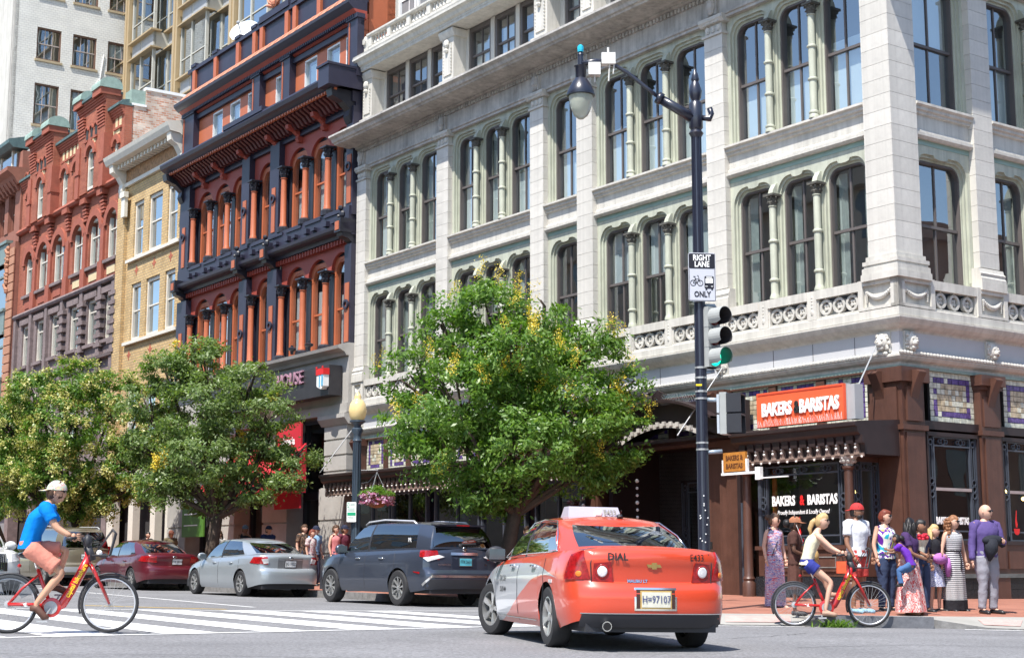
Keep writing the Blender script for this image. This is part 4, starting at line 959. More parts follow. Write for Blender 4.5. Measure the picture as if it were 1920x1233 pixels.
for a,b in AWN:
    c=(a+b)/2; r=(b-a)/2
    w_=sash(RM,FL,a,b,14.2,16.4,-.12,munt=1,mf=CREAM,ms=CREAM,rail=15.55,fw=.1,curt=True)
    m=M(FL); m.ring(c,15.75,r,r+.32,-.0,.1,18,a0=0,a1=math.pi); m.build('arch_ring',RM,RBT)
    m=M(FL); m.box(a-.1,b+.1,0,.14,14.03,14.17); m.build('sill',RM,MAUV)
    m=M(FL); m.box(a+.2,b-.2,-.0,.03,13.5,13.85); m.build('panel',RM,BUFF if c>-50 else RBT)
for u in (-53.4,-51.15,-48.72,-46.35,-44.15):
    m=M(FL); m.box(u-.27,u+.27,0,.16,13.3,14.2); m.box(u-.2,u+.2,0,.1,14.2,15.9); 
    for q in range(5): m.box(u-.24,u+.24,0,.12+.02*q,16.4+.16*q,16.5+.16*q)
    m.box(u-.35,u+.35,0,.3,17.2,17.45); m.build('pier',RM,RBT)
m=M(FL); m.wedge(-56,-42.2,[(-.2,17.45),(.2,17.45),(.28,17.55),(.2,17.7),(-.2,17.7)]); m.build('string_course',RM,RBT)
BYS=[(-56,-53.9,0,[(-55.25,-54.6)],20.2),(-53.9,-50.5,.35,[(-52.65,-51.75)],21.7),(-50.5,-47.0,0,[(-50.1,-49.3),(-48.5,-47.7)],20.9),(-47.0,-43.6,.35,[(-45.75,-44.85)],21.8),(-43.6,-42.2,0,[(-43.35,-42.8)],20.9)]
for (u0,u1,o,ws,zt) in BYS:
    m=M(FL); header(m,u0,u1,[arch_pts(a,b,19.25) for a,b in ws],zt,o,-.4); cur=u0
    for a,b in ws: m.box(cur,a,-.4,o,17.6,19.25); cur=b
    m.box(cur,u1,-.4,o,17.6,19.25); m.build('upper_wall',RM,RBK)
    for a,b in ws:
        sash(RM,FL,a,b,17.7,19.6,o-.1,munt=0,mf=CREAM,ms=CREAM,rail=18.7,fw=.11,curt=True)
        c=(a+b)/2; m=M(FL); m.ring(c,19.25,(b-a)/2,(b-a)/2+.25,o,o+.09,14,a0=0,a1=math.pi); m.build('arch_ring',RM,RBT)
        m=M(FL); m.plate([(a-.1,19.75),(b+.1,19.75),(b+.1,20.0),(a-.1,20.0)],o,o+.02); m.build('panel',RM,BUFF)
    n=3 if o else max(2,int((u1-u0)/.55)); w2=(1.7 if o else (u1-u0-.5)); c=(u0+u1)/2
    for k in range(n):
        uu=c-w2/2+w2*(k+.5)/n; m=M(FL); m.plate([(uu-.13,20.05),(uu+.13,20.05),(uu+.13,20.5),(uu+.08,20.6),(uu-.08,20.6),(uu-.13,20.5)],o,o+.012); q_=m.build('niche',RM,BUFF if o==0 else DARK)
        m=M(FL); m.ring(uu,20.5,.14,.22,o,o+.07,10,a0=0,a1=math.pi); m.box(uu-.22,uu+.22,o,o+.08,19.95,20.05); m.build('niche_hood',RM,RBT)
    m=M(FL); 
    for q in range(4): m.box(u0+.02,u1-.02,-.3,o+.05+.05*q,zt-.4+.1*q,zt-.3+.1*q)
    m.build('corbel_table',RM,RBT)
    m=M(FL); m.box(u0-.02,u1+.02,-.4,o+.28,zt,zt+.12); m.wedge(u0,u1,[(-.2,zt+.12),(o+.2,zt+.12),(o+.1,zt+.25),(-.2,zt+.3)]); m.build('copper_coping',RM,mat('dark_copper',(.08,.13,.13),.6,var=.3,vs_=5))
    if o:
        for (a,b) in ((u0-.05,u0+1.0),(u1-1.0,u1+.05)):
            for q in range(7): 
                m=M(FL); m.box(a+.1,b-.1,o,o+.03+.02*q,zt-1.5+.14*q,zt-1.42+.14*q); m.build('corbel',RM,RBT)
            m=M(FL); m.box(a,b,-.3,o+.3,zt-.1,zt+.2); m.build('tower_block',RM,RBT)
            m=M(FL); m.lathe(((0),0),0,[],3) if 0 else None
            n=8; cen=(o)/2; pts=[(-.35,zt+.2)]+[(-.35+(o+.7)*(1-math.cos(math.pi*k/n))/2,zt+.35+.35*math.sin(math.pi*k/n)) for k in range(n+1)]+[(o+.35,zt+.2)]
            m.wedge(a-.05,b+.05,pts[::-1]); m.build('copper_cap',RM,COPPER,smooth=40)
for u in (-53.75,-50.65,-46.85,-43.75):
    m=M(FL); m.box(u-.24,u+.24,0,.42,17.5,19.9); m.box(u-.28,u+.28,0,.46,18.6,18.8); m.build('pier',RM,RBT)
# exposed side wall of mottled brick and tan glass tower come next
OB=brick('mottled_brick',(.46,.20,.12),(.66,.54,.44),(.55,.5,.44),.24,.1,.014,var=.3)
m=M(); m.box(-42.4,-42.2,.35,.95,16.5,20.95); m.box(-42.4,-42.2,.95,8,16.5,21.75); m.build('side_wall',RM,OB)
m=M(); m.box(-42.45,-42.15,.3,.97,20.95,21.05); m.box(-42.45,-42.15,.92,8,21.75,21.88); m.build('side_coping',RM,WHITE)
m=M(); m.box(-43.0,-42.25,.3,1.0,20.9,21.7); m.build('copper_box',RM,COPPER)
# ---------------------------------------------------------------- brown building at the far left
EB=rowthing('brown_building','brown terracotta building with green metal bay windows at the far left','building',-56.1,0,.5)
TB=mat('brown_terracotta',(.27,.11,.075),.8,var=.15,vs_=2,bump=.4,bs=14); GM=mat('grey_green_metal',(.16,.21,.19),.45,var=.12)
m=M(); m.box(-66,-56.1,.6,8,0,22); m.build('core_wall',EB,ROOMW)
m=M(FL); m.box(-66,-56.1,-.6,0,17.4,18.0); m.box(-66,-56.1,-.6,0,20.0,22); m.box(-57.0,-56.05,-.6,.25,5,17.2); m.box(-56.9,-56.05,-.6,.1,17,22); m.build('wall',EB,TB)
m=M(FL)
for k in range(26): m.box(-57.05,-56.02,.25,.3,5+.46*k,5.4+.46*k)
m.build('rusticated_block',EB,mat('orange_stone',(.42,.21,.13),.85,var=.15),kind='stuff')
for u in (-65,-63.3,-61.6,-59.9,-58.2):
    sash(EB,FL,u,u+1.1,18.0,20.0,-.2,mf=TB,ms=CREAM,munt=0,fw=.08)
    m=M(FL); m.box(u+1.1,u+1.7,-.4,.05,18,20); m.build('pier',EB,TB)
m=M(FL); m.wedge(-66,-55.9,[(-.2,20.2),(.3,20.2),(.6,20.6),(.9,20.8),(.9,21.0),(-.2,21.1)]); m.build('cornice',EB,TB)
m=M(FL); u=-65.8
while u<-56: m.wedge(u,u+.22,[(0,20.3),(0,19.9),(.2,19.95),(.5,20.4),(.5,20.6)]); u+=.55
m.build('modillion_row',EB,TB,kind='stuff')
m=M(FL); m.wedge(-66,-56.4,[(-.3,22.2),(.5,22.2),(.75,22.4),(.75,22.6),(-.3,22.9)]); m.build('top_cornice',EB,mat('dark_copper',(.08,.13,.13)))
for u in (-65.2,-63.2,-61.2,-59.2,-57.3):
    m=M(FL); m.box(u,u+.12,-.3,.3,21,22.2); m.build('post',EB,CREAM)
m=M(FL); m.quad([(-66,.25,21.05),(-56.6,.25,21.05),(-56.6,.25,22.1),(-66,.25,22.1)]); m.build('glass_rail',EB,GLASS,recalc=False)
for (z0,z1) in ((16.2,17.4),(12.5,13.85),(9,10.3),(5,6.5)):
    m=M(FL); m.box(-66,-57.0,-.3,.35,z0,z1); m.box(-66,-56.95,-.3,.45,z1-.15,z1); m.box(-66,-56.95,-.3,.42,z0,z0+.12); m.build('metal_band',EB,GM)
for (z0,z1) in ((13.85,16.2),(10.3,12.5),(6.5,9)):
    for u in (-64.5,-62,-59.5):
        m=M(FL); m.box(u,u+.1,0,.3,z0,z1); m.box(u,u+2.5,0,.28,z1-.65,z1-.55); w_=m.build('window',EB,GM); glassq(w_,FL,u+.1,u+2.5,.2,z0,z1-.65,GLASS); glassq(w_,FL,u+.1,u+2.5,.2,z1-.55,z1,GLASS)
m=M(FL)
r_=random.Random(6)
for k in range(26): m.ball((-57.0+r_.uniform(-.2,.2),.35,14.7+k*.09),.13,5,4)
m.build('carved_ornament',EB,mat('orange_stone',(.42,.21,.13)))
# ---------------------------------------------------------------- white painted brick block far left
WB=rowthing('white_brick_building','tall white painted brick building with brown six-pane windows behind the red brick towers','building',-66,2.1,.6)
WBK=brick('white_painted_brick',(.76,.75,.69),(.73,.72,.67),(.60,.59,.55),.26,.14,.012,var=.07,bump=.9)
FW=FRx(-66)
wh=[]
for (z0,z1) in ((26.46,28.98),(30.45,32.42),(34.4,36.4),(38.4,40.4)):
    for k in range(3): wh.append((3.42+2.16*k,4.88+2.16*k,z0,z1))
m=M(FW); punched(m,2.1,11,14,44,wh,0,-.4); m.build('wall',WB,WBK)
m=M(); m.box(-80,-66.05,2.0,2.35,0,44); m.build('front_wall',WB,STONE)
m=M(FW); m.box(2.0,2.3,-.3,.0,14,44); m.build('corner_strip',WB,STONE)
BRW=mat('brown_timber',(.16,.09,.06),.6,var=.1)
for (a,b,z0,z1) in wh:
    sash(WB,FW,a,b,z0,z1,-.08,munt=2,vm=0,mf=BRW,ms=mat('pale_bars',(.42,.36,.32),.5),fw=.08,curt=br_.random()<.5,blind=(.55,1) if br_.random()<.4 else None)
    m=M(FW); m.box(a-.1,b+.1,-.05,.08,z0-.14,z0); m.build('sill',WB,mat('tan_sill',(.42,.34,.22),.7))
m=M(); m.box(-67.2,-67,2.4,11,14,44); m.build('inner_wall',WB,ROOMW)
m=M(FW); m.tube([(7.2,.05,28.9),(7.5,.06,31.5)],.03,5); m.tube([(7.25,.05,29.9),(6.3,.06,28.2)],.02,5); m.build('cable',WB,WHITE)
# ---------------------------------------------------------------- tan framed glass tower
GT=rowthing('glass_tower','tan framed glass office tower with projecting bay windows behind the roofs','building',-66,9,18)
TAN=mat('tan_metal',(.40,.30,.17),.45,var=.06,spec=.5); PG=mat('pale_grey_metal',(.50,.49,.43),.45,var=.06)
G9=FLy(9)
TG=glass('tower_glass',(.6,.66,.66),.5,.8,rough=.005)
m=M(); m.box(-70,-38,10.2,10.4,16,44); m.build('inner_wall',GT,mat('office_interior',(.22,.22,.2),.9,var=.3,vs_=.4))
m=M(G9); m.box(-71,-66.0,-.5,.3,14,44) if 0 else None
cols=[-63.9+7.32*k for k in range(4)]+[-71.2]
for c in sorted(cols):
    m=M(G9); m.box(c+.4,c+1.05,-.3,1.2,14,44); m.box(c+.7,c+.8,1.2,1.25,14,44); m.build('column',GT,TAN)
zr=[18.4+4.12*k for k in range(6)]
zr=[30.2-4.12*2,30.2-4.12,30.2,30.2+4.12,30.2+8.24]
for c in sorted(cols):
    for z in zr:
        # projecting half and recessed half
        for (a,b,o) in ((c+1.15,c+4.5,.95),(c+4.5,c+7.32,.1)):
            zz=z
            m=M(G9); m.box(a-.0,b+(.25 if o>.5 else 0),o-.35,o+.3,zz+.95,zz+1.05); m.box(a,b+(.25 if o>.5 else 0),o-.35,o+.3,zz-.08,zz); m.build('shelf',GT,TAN)
            m=M(G9); m.box(a,b,o-.12,o,zz,zz+.95); sp=m.build('spandrel',GT,PG)
            m=M(G9); md=a+(b-a)*.42; m.box(a+.15,md-.1,o,o+.02,zz+.15,zz+.85); m.box(md+.1,b-.15,o,o+.02,zz+.15,zz+.85); m.build('louvre',sp,GREYM)
            # glazing above
            m=M(G9); 
            for u in (a,md,b-.12): m.box(u,u+.12,o-.12,o+.05,zz+1.05,zz+4.04)
            m.box(a,b,o-.1,o+.02,zz+2.1,zz+2.16); w_=m.build('window',GT,PG)
            for (p,q) in ((a+.12,md),(md+.12,b-.12)):
                glassq(w_,G9,p,q,o-.03,zz+1.05,zz+2.1,TG); glassq(w_,G9,p,q,o-.03,zz+2.16,zz+4.04,TG)
            if o>.5:
                m=M(G9); m.box(b-.12,b,.1,o,zz,zz+.95); m.box(b-.1,b,.05,.15,zz+1.05,zz+4.04); m.build('bay_return',GT,PG)
                m=M((b-.02,9-.1,0,-1,1,0)); m.quad([(0,0,zz+1.05),(.85,0,zz+1.05),(.85,0,zz+4.04),(0,0,zz+4.04)]); m.build('pane',w_,TG,recalc=False)
# ---------------------------------------------------------------- ground
ASPH=mat('asphalt',(.18,.179,.184),.88,var=.16,vs_=.45,bump=.5,bs=60)
def asphalt_speckle(m):
    t=m.node_tree; N=t.nodes; K=t.links; b=N['Principled BSDF']; src=b.inputs['Base Color'].links[0].from_socket
    tc=N.new('ShaderNodeTexCoord'); n=N.new('ShaderNodeTexNoise'); n.inputs['Scale'].default_value=24; n.inputs['Detail'].default_value=5; n.inputs['Roughness'].default_value=.8; K.new(tc.outputs['Object'],n.inputs['Vector'])
    cr=N.new('ShaderNodeMapRange'); cr.inputs[1].default_value=.35; cr.inputs[2].default_value=.72; cr.inputs[3].default_value=.55; cr.inputs[4].default_value=1.75; K.new(n.outputs[0],cr.inputs[0])
    s_=N.new('ShaderNodeVectorMath'); s_.operation='SCALE'; K.new(src,s_.inputs[0]); K.new(cr.outputs[0],s_.inputs['Scale']); K.new(s_.outputs[0],b.inputs['Base Color'])
asphalt_speckle(ASPH)
def plane_xy(name,pts,dz,m,kind='structure',parent=None):
    me=bpy.data.meshes.new(name); me.from_pydata([(x,y,gz(x)+dz) for x,y in pts],[],[tuple(range(len(pts)))]); me.materials.append(m)
    return new(name,me,parent,kind=kind)
plane_xy('road',[(-260,-200),(260,-200),(260,260),(-260,260)],0,ASPH)
CONC=mat('concrete',(.31,.30,.275),.9,var=.12,vs_=1.5,bump=.3,bs=20)
KERB=mat('granite_kerb',(.20,.195,.19),.8,var=.3,vs_=8,bump=.4,bs=25)
PAVB=brick('brick_pavers',(.36,.155,.105),(.29,.115,.08),(.24,.15,.12),.21,.105,.006,horiz=True,ang=rad(45),var=.1)
PINK=mat('pink_tactile_paving',(.52,.33,.30),.85,var=.15,vs_=5,bump=.8,bs=40)
RW=lambda x,y:(row(x,y).x,row(x,y).y)
# outer kerb line and inner edge of concrete strip, building line; (outer, inner, wall, kerb height)
K=[(RW(-130,-4.9),RW(-130,-4.6),RW(-130,.8),.15),(RW(-8,-4.9),RW(-8,-4.6),RW(-8,1.6),.15),(RW(-4.2,-4.9),RW(-4.2,-4.5),RW(-5,1.6),.15),(RW(-2.6,-7.2),RW(-2.2,-6.6),RW(-4,1.6),.15),(RW(1.0,-7.9),RW(.6,-7.0),RW(-3.5,1.6),.13),
 ((3.28,23.45),(3.38,24.18),RW(-3.3,1.6),.02),((4.32,23.62),(4.43,24.4),RW(-3,1.6),.02),((4.6,23.62),(4.8,24.3),RW(-2.4,1.2),.13),((5.41,23.6),(5.75,24.22),RW(-1.5,1.0),.15),((6.48,23.66),(6.68,24.38),RW(-1,.9),.15),((6.56,23.66),(6.8,24.39),RW(-.8,.8),.13),((7.3,23.5),(7.4,24.45),RW(-.4,.8),.03),((7.75,23.35),(8.23,24.56),RW(-.4,1.5),.02),((8.9,23.6),(9.2,25.1),RW(-.4,3.5),.02),(RW(5.2,-.5),RW(4.6,0),RW(-.4,6),.1),(RW(5.2,3),RW(4.8,3),RW(-.4,8),.15),(RW(5.2,60),RW(4.8,60),RW(-.4,60),.15)]
def pave(name,ia,ib,za,zb,m):
    v=[];f=[]
    for k in K:
        for i,z in ((ia,za),(ib,zb)):
            x,y=k[i]; v.append((x,y,gz(x)+(z(k) if callable(z) else z)))
    for k in range(len(K)-1): f.append((2*k,2*k+2,2*k+3,2*k+1))
    me=bpy.data.meshes.new(name); me.from_pydata(v,[],f); me.materials.append(m); 
    bm=bmesh.new(); bm.from_mesh(me); bmesh.ops.recalc_face_normals(bm,faces=bm.faces)
    if sum(q.normal.z for q in bm.faces)<0: bmesh.ops.reverse_faces(bm,faces=bm.faces)
    bm.to_mesh(me); bm.free(); return new(name,me,kind='structure')
pv=pave('sidewalk',1,2,.165,.37,PAVB)
pave('concrete_strip',0,1,lambda k:k[3],.165,CONC)
# kerb faces
v=[];f=[]
for k in K:
    x,y=k[0]; v+=[(x,y,gz(x)-.02),(x,y,gz(x)+k[3]+.001)]
for k in range(len(K)-1): f.append((2*k,2*k+2,2*k+3,2*k+1))
me=bpy.data.meshes.new('kerb'); me.from_pydata(v,[],f); me.materials.append(KERB); new('kerb',me,kind='structure')
def gbox(name,pts,z0,z1,m,parent=None,kind=None,label=None):
    n=len(pts); v=[(x,y,gz(x)+z0) for x,y in pts]+[(x,y,gz(x)+z1) for x,y in pts]
    f=[tuple(range(n,2*n)),tuple(range(n))[::-1]]+[(i,(i+1)%n,n+(i+1)%n,n+i) for i in range(n)]
    me=bpy.data.meshes.new(name); me.from_pydata(v,[],f); me.materials.append(m); bm=bmesh.new(); bm.from_mesh(me); bmesh.ops.recalc_face_normals(bm,faces=bm.faces); bm.to_mesh(me); bm.free()
    return new(name,me,parent,label,kind=kind)
gbox('kerb_stone',[(4.75,23.5),(6.5,23.54),(6.49,23.74),(4.8,23.68)],-.02,.175,mat('dark_kerb',(.14,.145,.16),.7,var=.3,vs_=6,bump=.3,bs=20),kind='structure')
for i in range(9):
    a,b=-16+i*1.25,-16+i*1.25+1.235
    p=[RW(a,-4.92),RW(b,-4.92),RW(b,-4.75),RW(a,-4.75)]; gbox('kerb_stone',p,-.02,.17,KERB,kind='structure')
def tactile(k0,k1,t0,t1,label=None):
    A,B=K[k0],K[k1]; q=[]
    for (P,t) in ((A,t0),(B,t0),(B,t1),(A,t1)):
        x=P[0][0]+(P[1][0]-P[0][0])*t; y=P[0][1]+(P[1][1]-P[0][1])*t; q.append((x,y,gz(x)+P[3]+(.165-P[3])*t+.008))
    me=bpy.data.meshes.new('tactile_paving'); me.from_pydata(q,[],[(0,1,2,3)]); me.materials.append(PINK); new('tactile_paving',me,kind='structure')
tactile(5,6,.2,.75); tactile(11,12,.2,.7)
# painted markings
PAINT=mat('road_paint',(.72,.72,.71),.7,var=.12,vs_=3,bump=.2,bs=40)
def wear(m,under,amt):
    t=m.node_tree; N=t.nodes; K_=t.links; b=N['Principled BSDF']; src=b.inputs['Base Color'].links[0].from_socket
    tc=N.new('ShaderNodeTexCoord'); n=N.new('ShaderNodeTexNoise'); n.inputs['Scale'].default_value=7; n.inputs['Detail'].default_value=9; n.inputs['Roughness'].default_value=.75; K_.new(tc.outputs['Object'],n.inputs['Vector'])
    cr=N.new('ShaderNodeMapRange'); cr.inputs[1].default_value=amt; cr.inputs[2].default_value=amt+.07; K_.new(n.outputs[0],cr.inputs[0])
    mx=N.new('ShaderNodeMix'); mx.data_type='RGBA'; mx.inputs[7].default_value=under+(1,); K_.new(cr.outputs[0],mx.inputs[0]); K_.new(src,mx.inputs[6]); K_.new(mx.outputs[2],b.inputs['Base Color'])
wear(PAINT,(.25,.25,.25),.57)
CR=[]
mk=thing('crosswalk','white striped crosswalk painted across the road','crosswalk',(-3,22,gz(-3))); ORG[mk.name]=(-3,22,gz(-3))
def paint(pts,name,dz=.004):
    me=bpy.data.meshes.new(name); me.from_pydata([(x+3,y-22,gz(x)+dz-gz(-3)) for x,y in pts],[],[tuple(range(len(pts)))]); me.materials.append(PAINT); new(name,me,mk)
near=[(-5.9,15.2),(-5.0,17.19),(-4.68,17.89),(-3.16,18.9),(-2.08,19.9),(-.45,21.53),(1.9,23.1)]
def lerp(a,b,t): return (a[0]+(b[0]-a[0])*t,a[1]+(b[1]-a[1])*t)
def line(pts,w_,name):
    L_=[];R_=[]
    for i,p in enumerate(pts):
        a=pts[max(0,i-1)]; b=pts[min(len(pts)-1,i+1)]; d=Vector((b[0]-a[0],b[1]-a[1])).normalized(); n_=Vector((-d.y,d.x))*w_/2
        L_.append((p[0]+n_.x,p[1]+n_.y)); R_.append((p[0]-n_.x,p[1]-n_.y))
    for i in range(len(pts)-1): paint([R_[i],R_[i+1],L_[i+1],L_[i]],name,.006)
line([(-9.5,12.9),(-5.0,17.3),(-3.16,18.95),(-.45,21.55),(1.9,23.3)],.13,'edge_line')
line([(-10.3,25.9),(-8.87,26.44),(-4.56,27.2),(-.61,29.0),(1.0,30)],.16,'edge_line')
dirv=Vector((-.56,.83)).normalized()
def seg_hit(p,d,a,b):
    # intersection of ray p+td with segment line a-b
    den=d.x*(b[1]-a[1])-d.y*(b[0]-a[0]); return ((a[0]-p[0])*(b[1]-a[1])-(a[1]-p[1])*(b[0]-a[0]))/den
def far(p):
    fl=[(-14,24.6),(-8.87,26.44),(-4.56,27.2),(-.61,29.0),(2,30.2)]
    for a,b in zip(fl,fl[1:]):
        t=seg_hit(p,dirv,a,b); q=(p[0]+dirv.x*t,p[1]+dirv.y*t)
        if t>0 and min(a[0],b[0])-1e-6<=q[0]<=max(a[0],b[0]): return q
    return (p[0]+dirv.x*9,p[1]+dirv.y*9)
def nearpt(s):  # s in metres along the near line
    nl=[(-9.5,12.9),(-5.0,17.3),(-3.16,18.95),(-.45,21.55),(1.9,23.3)]
    for a,b in zip(nl,nl[1:]):
        L_=math.hypot(b[0]-a[0],b[1]-a[1])
        if s<=L_: return lerp(a,b,s/L_)
        s-=L_
    return nl[-1]
dirv=Vector((-.56,.83)).normalized()
ends=[((-7.0,15.55),(-6.35,16.0)),((-6.05,16.25),(-5.45,16.7)),((-5.12,17.05),(-4.59,17.71)),((-4.13,18.21),(-3.58,18.68)),((-3.06,19.09),(-2.55,19.5)),((-2.01,19.95),(-1.44,20.47)),((-1.02,20.87),(-.45,21.45)),((0,21.8),(.55,22.2)),((1.0,22.5),(1.5,22.9))]
for a,b in ends: paint([b,far(b),far(a),a],'stripe')
for k in range(5):
    a=(-7.6-.95*k,15.1-.62*k); b=(-8.1-.95*k,14.8-.62*k); paint([a,far(a),far(b),b],'stripe')
for k,(pts,w_) in enumerate([([(-6,13.5),(-3.5,13.9),(-1.2,13.5),(1.5,14.2),(4,14.0),(8,14.9)],.012),([(2.6,19.0),(3.6,20.3),(4.1,21.2),(5.6,21.6),(7.8,21.4),(9.5,21.9)],.016),([(-2.5,24.6),(-.9,25.5),(-.3,27.4)],.015),([(1.2,14.4),(2.4,15.2),(3.9,15.1),(5.0,15.9)],.012)]):
    rj=random.Random(k); P_=[]
    for a,b in zip(pts,pts[1:]):
        for q in range(8): x,y=lerp(a,b,q/8); P_.append((x+rj.uniform(-.04,.04),y+rj.uniform(-.07,.07)))
    ck=thing('asphalt_crack',['thin crack along the bottom of the road at the left','thin crack between the taxi and the right cyclist','thin crack in the crosswalk left of the taxi','thin crack in the asphalt in front of the taxi bumper'][k],'crack',(P_[0][0],P_[0][1],gz(P_[0][0]))); CR.append((ck,P_,w_))
line2=[(-8.76,35.88),(-5.8,30.74),(-4.95,29.3)]
ln=thing('lane_line','thin white lane line beside the parked cars','road marking',(-6,31,gz(-6)))
def paint2(root,org,pts,w_,m,name='line'):
    L_=[];R_=[]
    for i,p in enumerate(pts):
        a=pts[max(0,i-1)]; b=pts[min(len(pts)-1,i+1)]; d=Vector((b[0]-a[0],b[1]-a[1])).normalized(); n_=Vector((-d.y,d.x))*w_/2
        L_.append((p[0]+n_.x,p[1]+n_.y)); R_.append((p[0]-n_.x,p[1]-n_.y))
    pts=R_+L_[::-1]; me=bpy.data.meshes.new(name); me.from_pydata([(x-org[0],y-org[1],gz(x)+.005-gz(org[0])) for x,y in pts],[],[tuple(range(len(pts)))]); me.materials.append(m); new(name,me,root)
paint2(ln,(-6,31),[(-14,45),(-8.76,35.88),(-5.8,30.74),(-4.95,29.3)],.12,PAINT)
ye=thing('yellow_line','short yellow road line under the left cyclist','road marking',(-7,27.5,gz(-7)))
paint2(ye,(-7,27.5),[(-8.2,28.9),(-6.3,28.1),(-5.2,27.8)],.14,mat('yellow_paint',(.65,.42,.06),.7,var=.15))
gl_=thing('gutter_line','white painted line along the corner kerb','road marking',(6,23.2,gz(6)))
paint2(gl_,(6,23.2),[(2.2,23.2),(3.3,23.33),(4.5,23.5)],.14,PAINT); paint2(gl_,(6,23.2),[(6.9,23.3),(7.7,23.15),(9.5,22.8)],.16,PAINT)
# cracks and seams
for ck,P_,w_ in CR: paint2(ck,P_[0],P_,w_,mat('crack_dark',(.06,.06,.06),.9,var=0))
SEAM=mat('tar_seam',(.05,.05,.05),.7,var=.2)
sm=thing('tar_seams','thin dark tar seams crossing the asphalt in the foreground','road seam',(0,17,gz(0)))
paint2(sm,(0,17),[(3.2,17.2),(4.8,18.2),(6.5,18.0),(9,18.4)],.02,SEAM); paint2(sm,(0,17),[(-5,13.9),(-3,14.2),(-1,14.0)],.018,SEAM)
# ---------------------------------------------------------------- buildings across both streets (they fill the reflections)
def opposite(name,label,fr,u0,u1,h,mt,seed):
    b=thing(name,label,'building',(0,0,0)); W_=lambda x,y:row(x,y)
    m=M(fr); r_=random.Random(seed); m.box(u0,u1,-6,0,-1,h); m.box(u0-.2,u1+.2,-6,.5,h-.9,h)
    o=m.build('wall',b,mt); 
    g=M(fr); z=4.2
    while z<h-2.5:
        u=u0+1
        while u<u1-2: g.box(u,u+1.4,-.02,.03,z,z+2.2); u+=2.6
        z+=3.7
    p=g.build('window_row',b,mat('opposite_glass',(.06,.09,.12),.08,var=.2,spec=.8),kind='stuff')
    b.location=row(0,0,0); b.rotation_euler=(0,0,ROWROT); return b
opposite('opposite_building','long tan stone building across the left street, mirrored in the windows',(0,-27,1,0,0,1),-75,2,18.5,mat('opposite_stone',(.42,.36,.28),.9,var=.15,vs_=.5),3)
opposite('opposite_building','brick building across the right street, mirrored in the side windows',(27,0,0,1,-1,0),-12,45,17.5,mat('opposite_brick',(.28,.15,.10),.9,var=.15,vs_=.5),4)
import mathutils.noise
# ---------------------------------------------------------------- trees
def leafmat(name,c,c2,tr=.38):
    m=bpy.data.materials.new(name); m.use_nodes=True; t=m.node_tree; N=t.nodes; K_=t.links; b=N['Principled BSDF']; b.inputs['Roughness'].default_value=.42; b.inputs['Specular IOR Level'].default_value=.5
    ge=N.new('ShaderNodeNewGeometry'); mx=N.new('ShaderNodeMix'); mx.data_type='RGBA'; mx.inputs[6].default_value=c+(1,); mx.inputs[7].default_value=c2+(1,)
    K_.new(ge.outputs['Random Per Island'],mx.inputs[0]); K_.new(mx.outputs[2],b.inputs['Base Color'])
    tl=N.new('ShaderNodeBsdfTranslucent'); sc=N.new('ShaderNodeVectorMath'); sc.operation='MULTIPLY'; sc.inputs[1].default_value=(1.5,1.7,.6); K_.new(mx.outputs[2],sc.inputs[0]); K_.new(sc.outputs[0],tl.inputs[0])
    ms=N.new('ShaderNodeMixShader'); ms.inputs[0].default_value=tr; o=N['Material Output']; K_.new(b.outputs[0],ms.inputs[1]); K_.new(tl.outputs[0],ms.inputs[2]); K_.new(ms.outputs[0],o.inputs[0]); return m
LEAF=leafmat('leaf_green',(.07,.165,.022),(.19,.30,.06)); LEAF2=leafmat('leaf_bluegreen',(.10,.17,.045),(.23,.30,.11)); YEL=leafmat('yellow_flower',(.62,.42,.02),(.75,.62,.10),.2); POD=leafmat('pale_pod',(.34,.34,.08),(.56,.52,.20),.25)
BARK=mat('bark',(.075,.055,.042),.9,var=.3,vs_=6,bump=.8,bs=18)
def leafcloud(centers,dirs,per,spread,size,rs,flat=.5,droop=0,asp=.42):
    n=len(centers)*per
    C_=np.repeat(np.array(centers),per,0); D_=np.repeat(np.array(dirs),per,0)
    off=rs.normal(size=(n,3))*spread; off[:,2]*=flat; p=C_+off
    nr=D_*.9+rs.normal(size=(n,3))*.75+np.array([0,0,.55]); nr/=np.linalg.norm(nr,axis=1)[:,None]
    t=rs.normal(size=(n,3)); t[:,2]-=droop; t-=nr*(t*nr).sum(1)[:,None]; t/=np.linalg.norm(t,axis=1)[:,None]; b=np.cross(nr,t)
    s=size*rs.uniform(.6,1.35,n)[:,None]
    q=np.stack([p-t*s,p-b*s*asp+nr*s*.12,p+t*s,p+b*s*asp+nr*s*.12],1).reshape(-1,3)
    return q
def quadmesh(name,q,m,org):
    n=len(q)//4; me=bpy.data.meshes.new(name); me.vertices.add(len(q)); me.vertices.foreach_set('co',(q-np.array(org)).astype(np.float32).ravel())
    me.loops.add(len(q)); me.loops.foreach_set('vertex_index',np.arange(len(q),dtype=np.int32)); me.polygons.add(n)
    me.polygons.foreach_set('loop_start',np.arange(0,len(q),4,dtype=np.int32)); me.polygons.foreach_set('loop_total',np.full(n,4,dtype=np.int32)); me.materials.append(m); me.update(calc_edges=True); return me
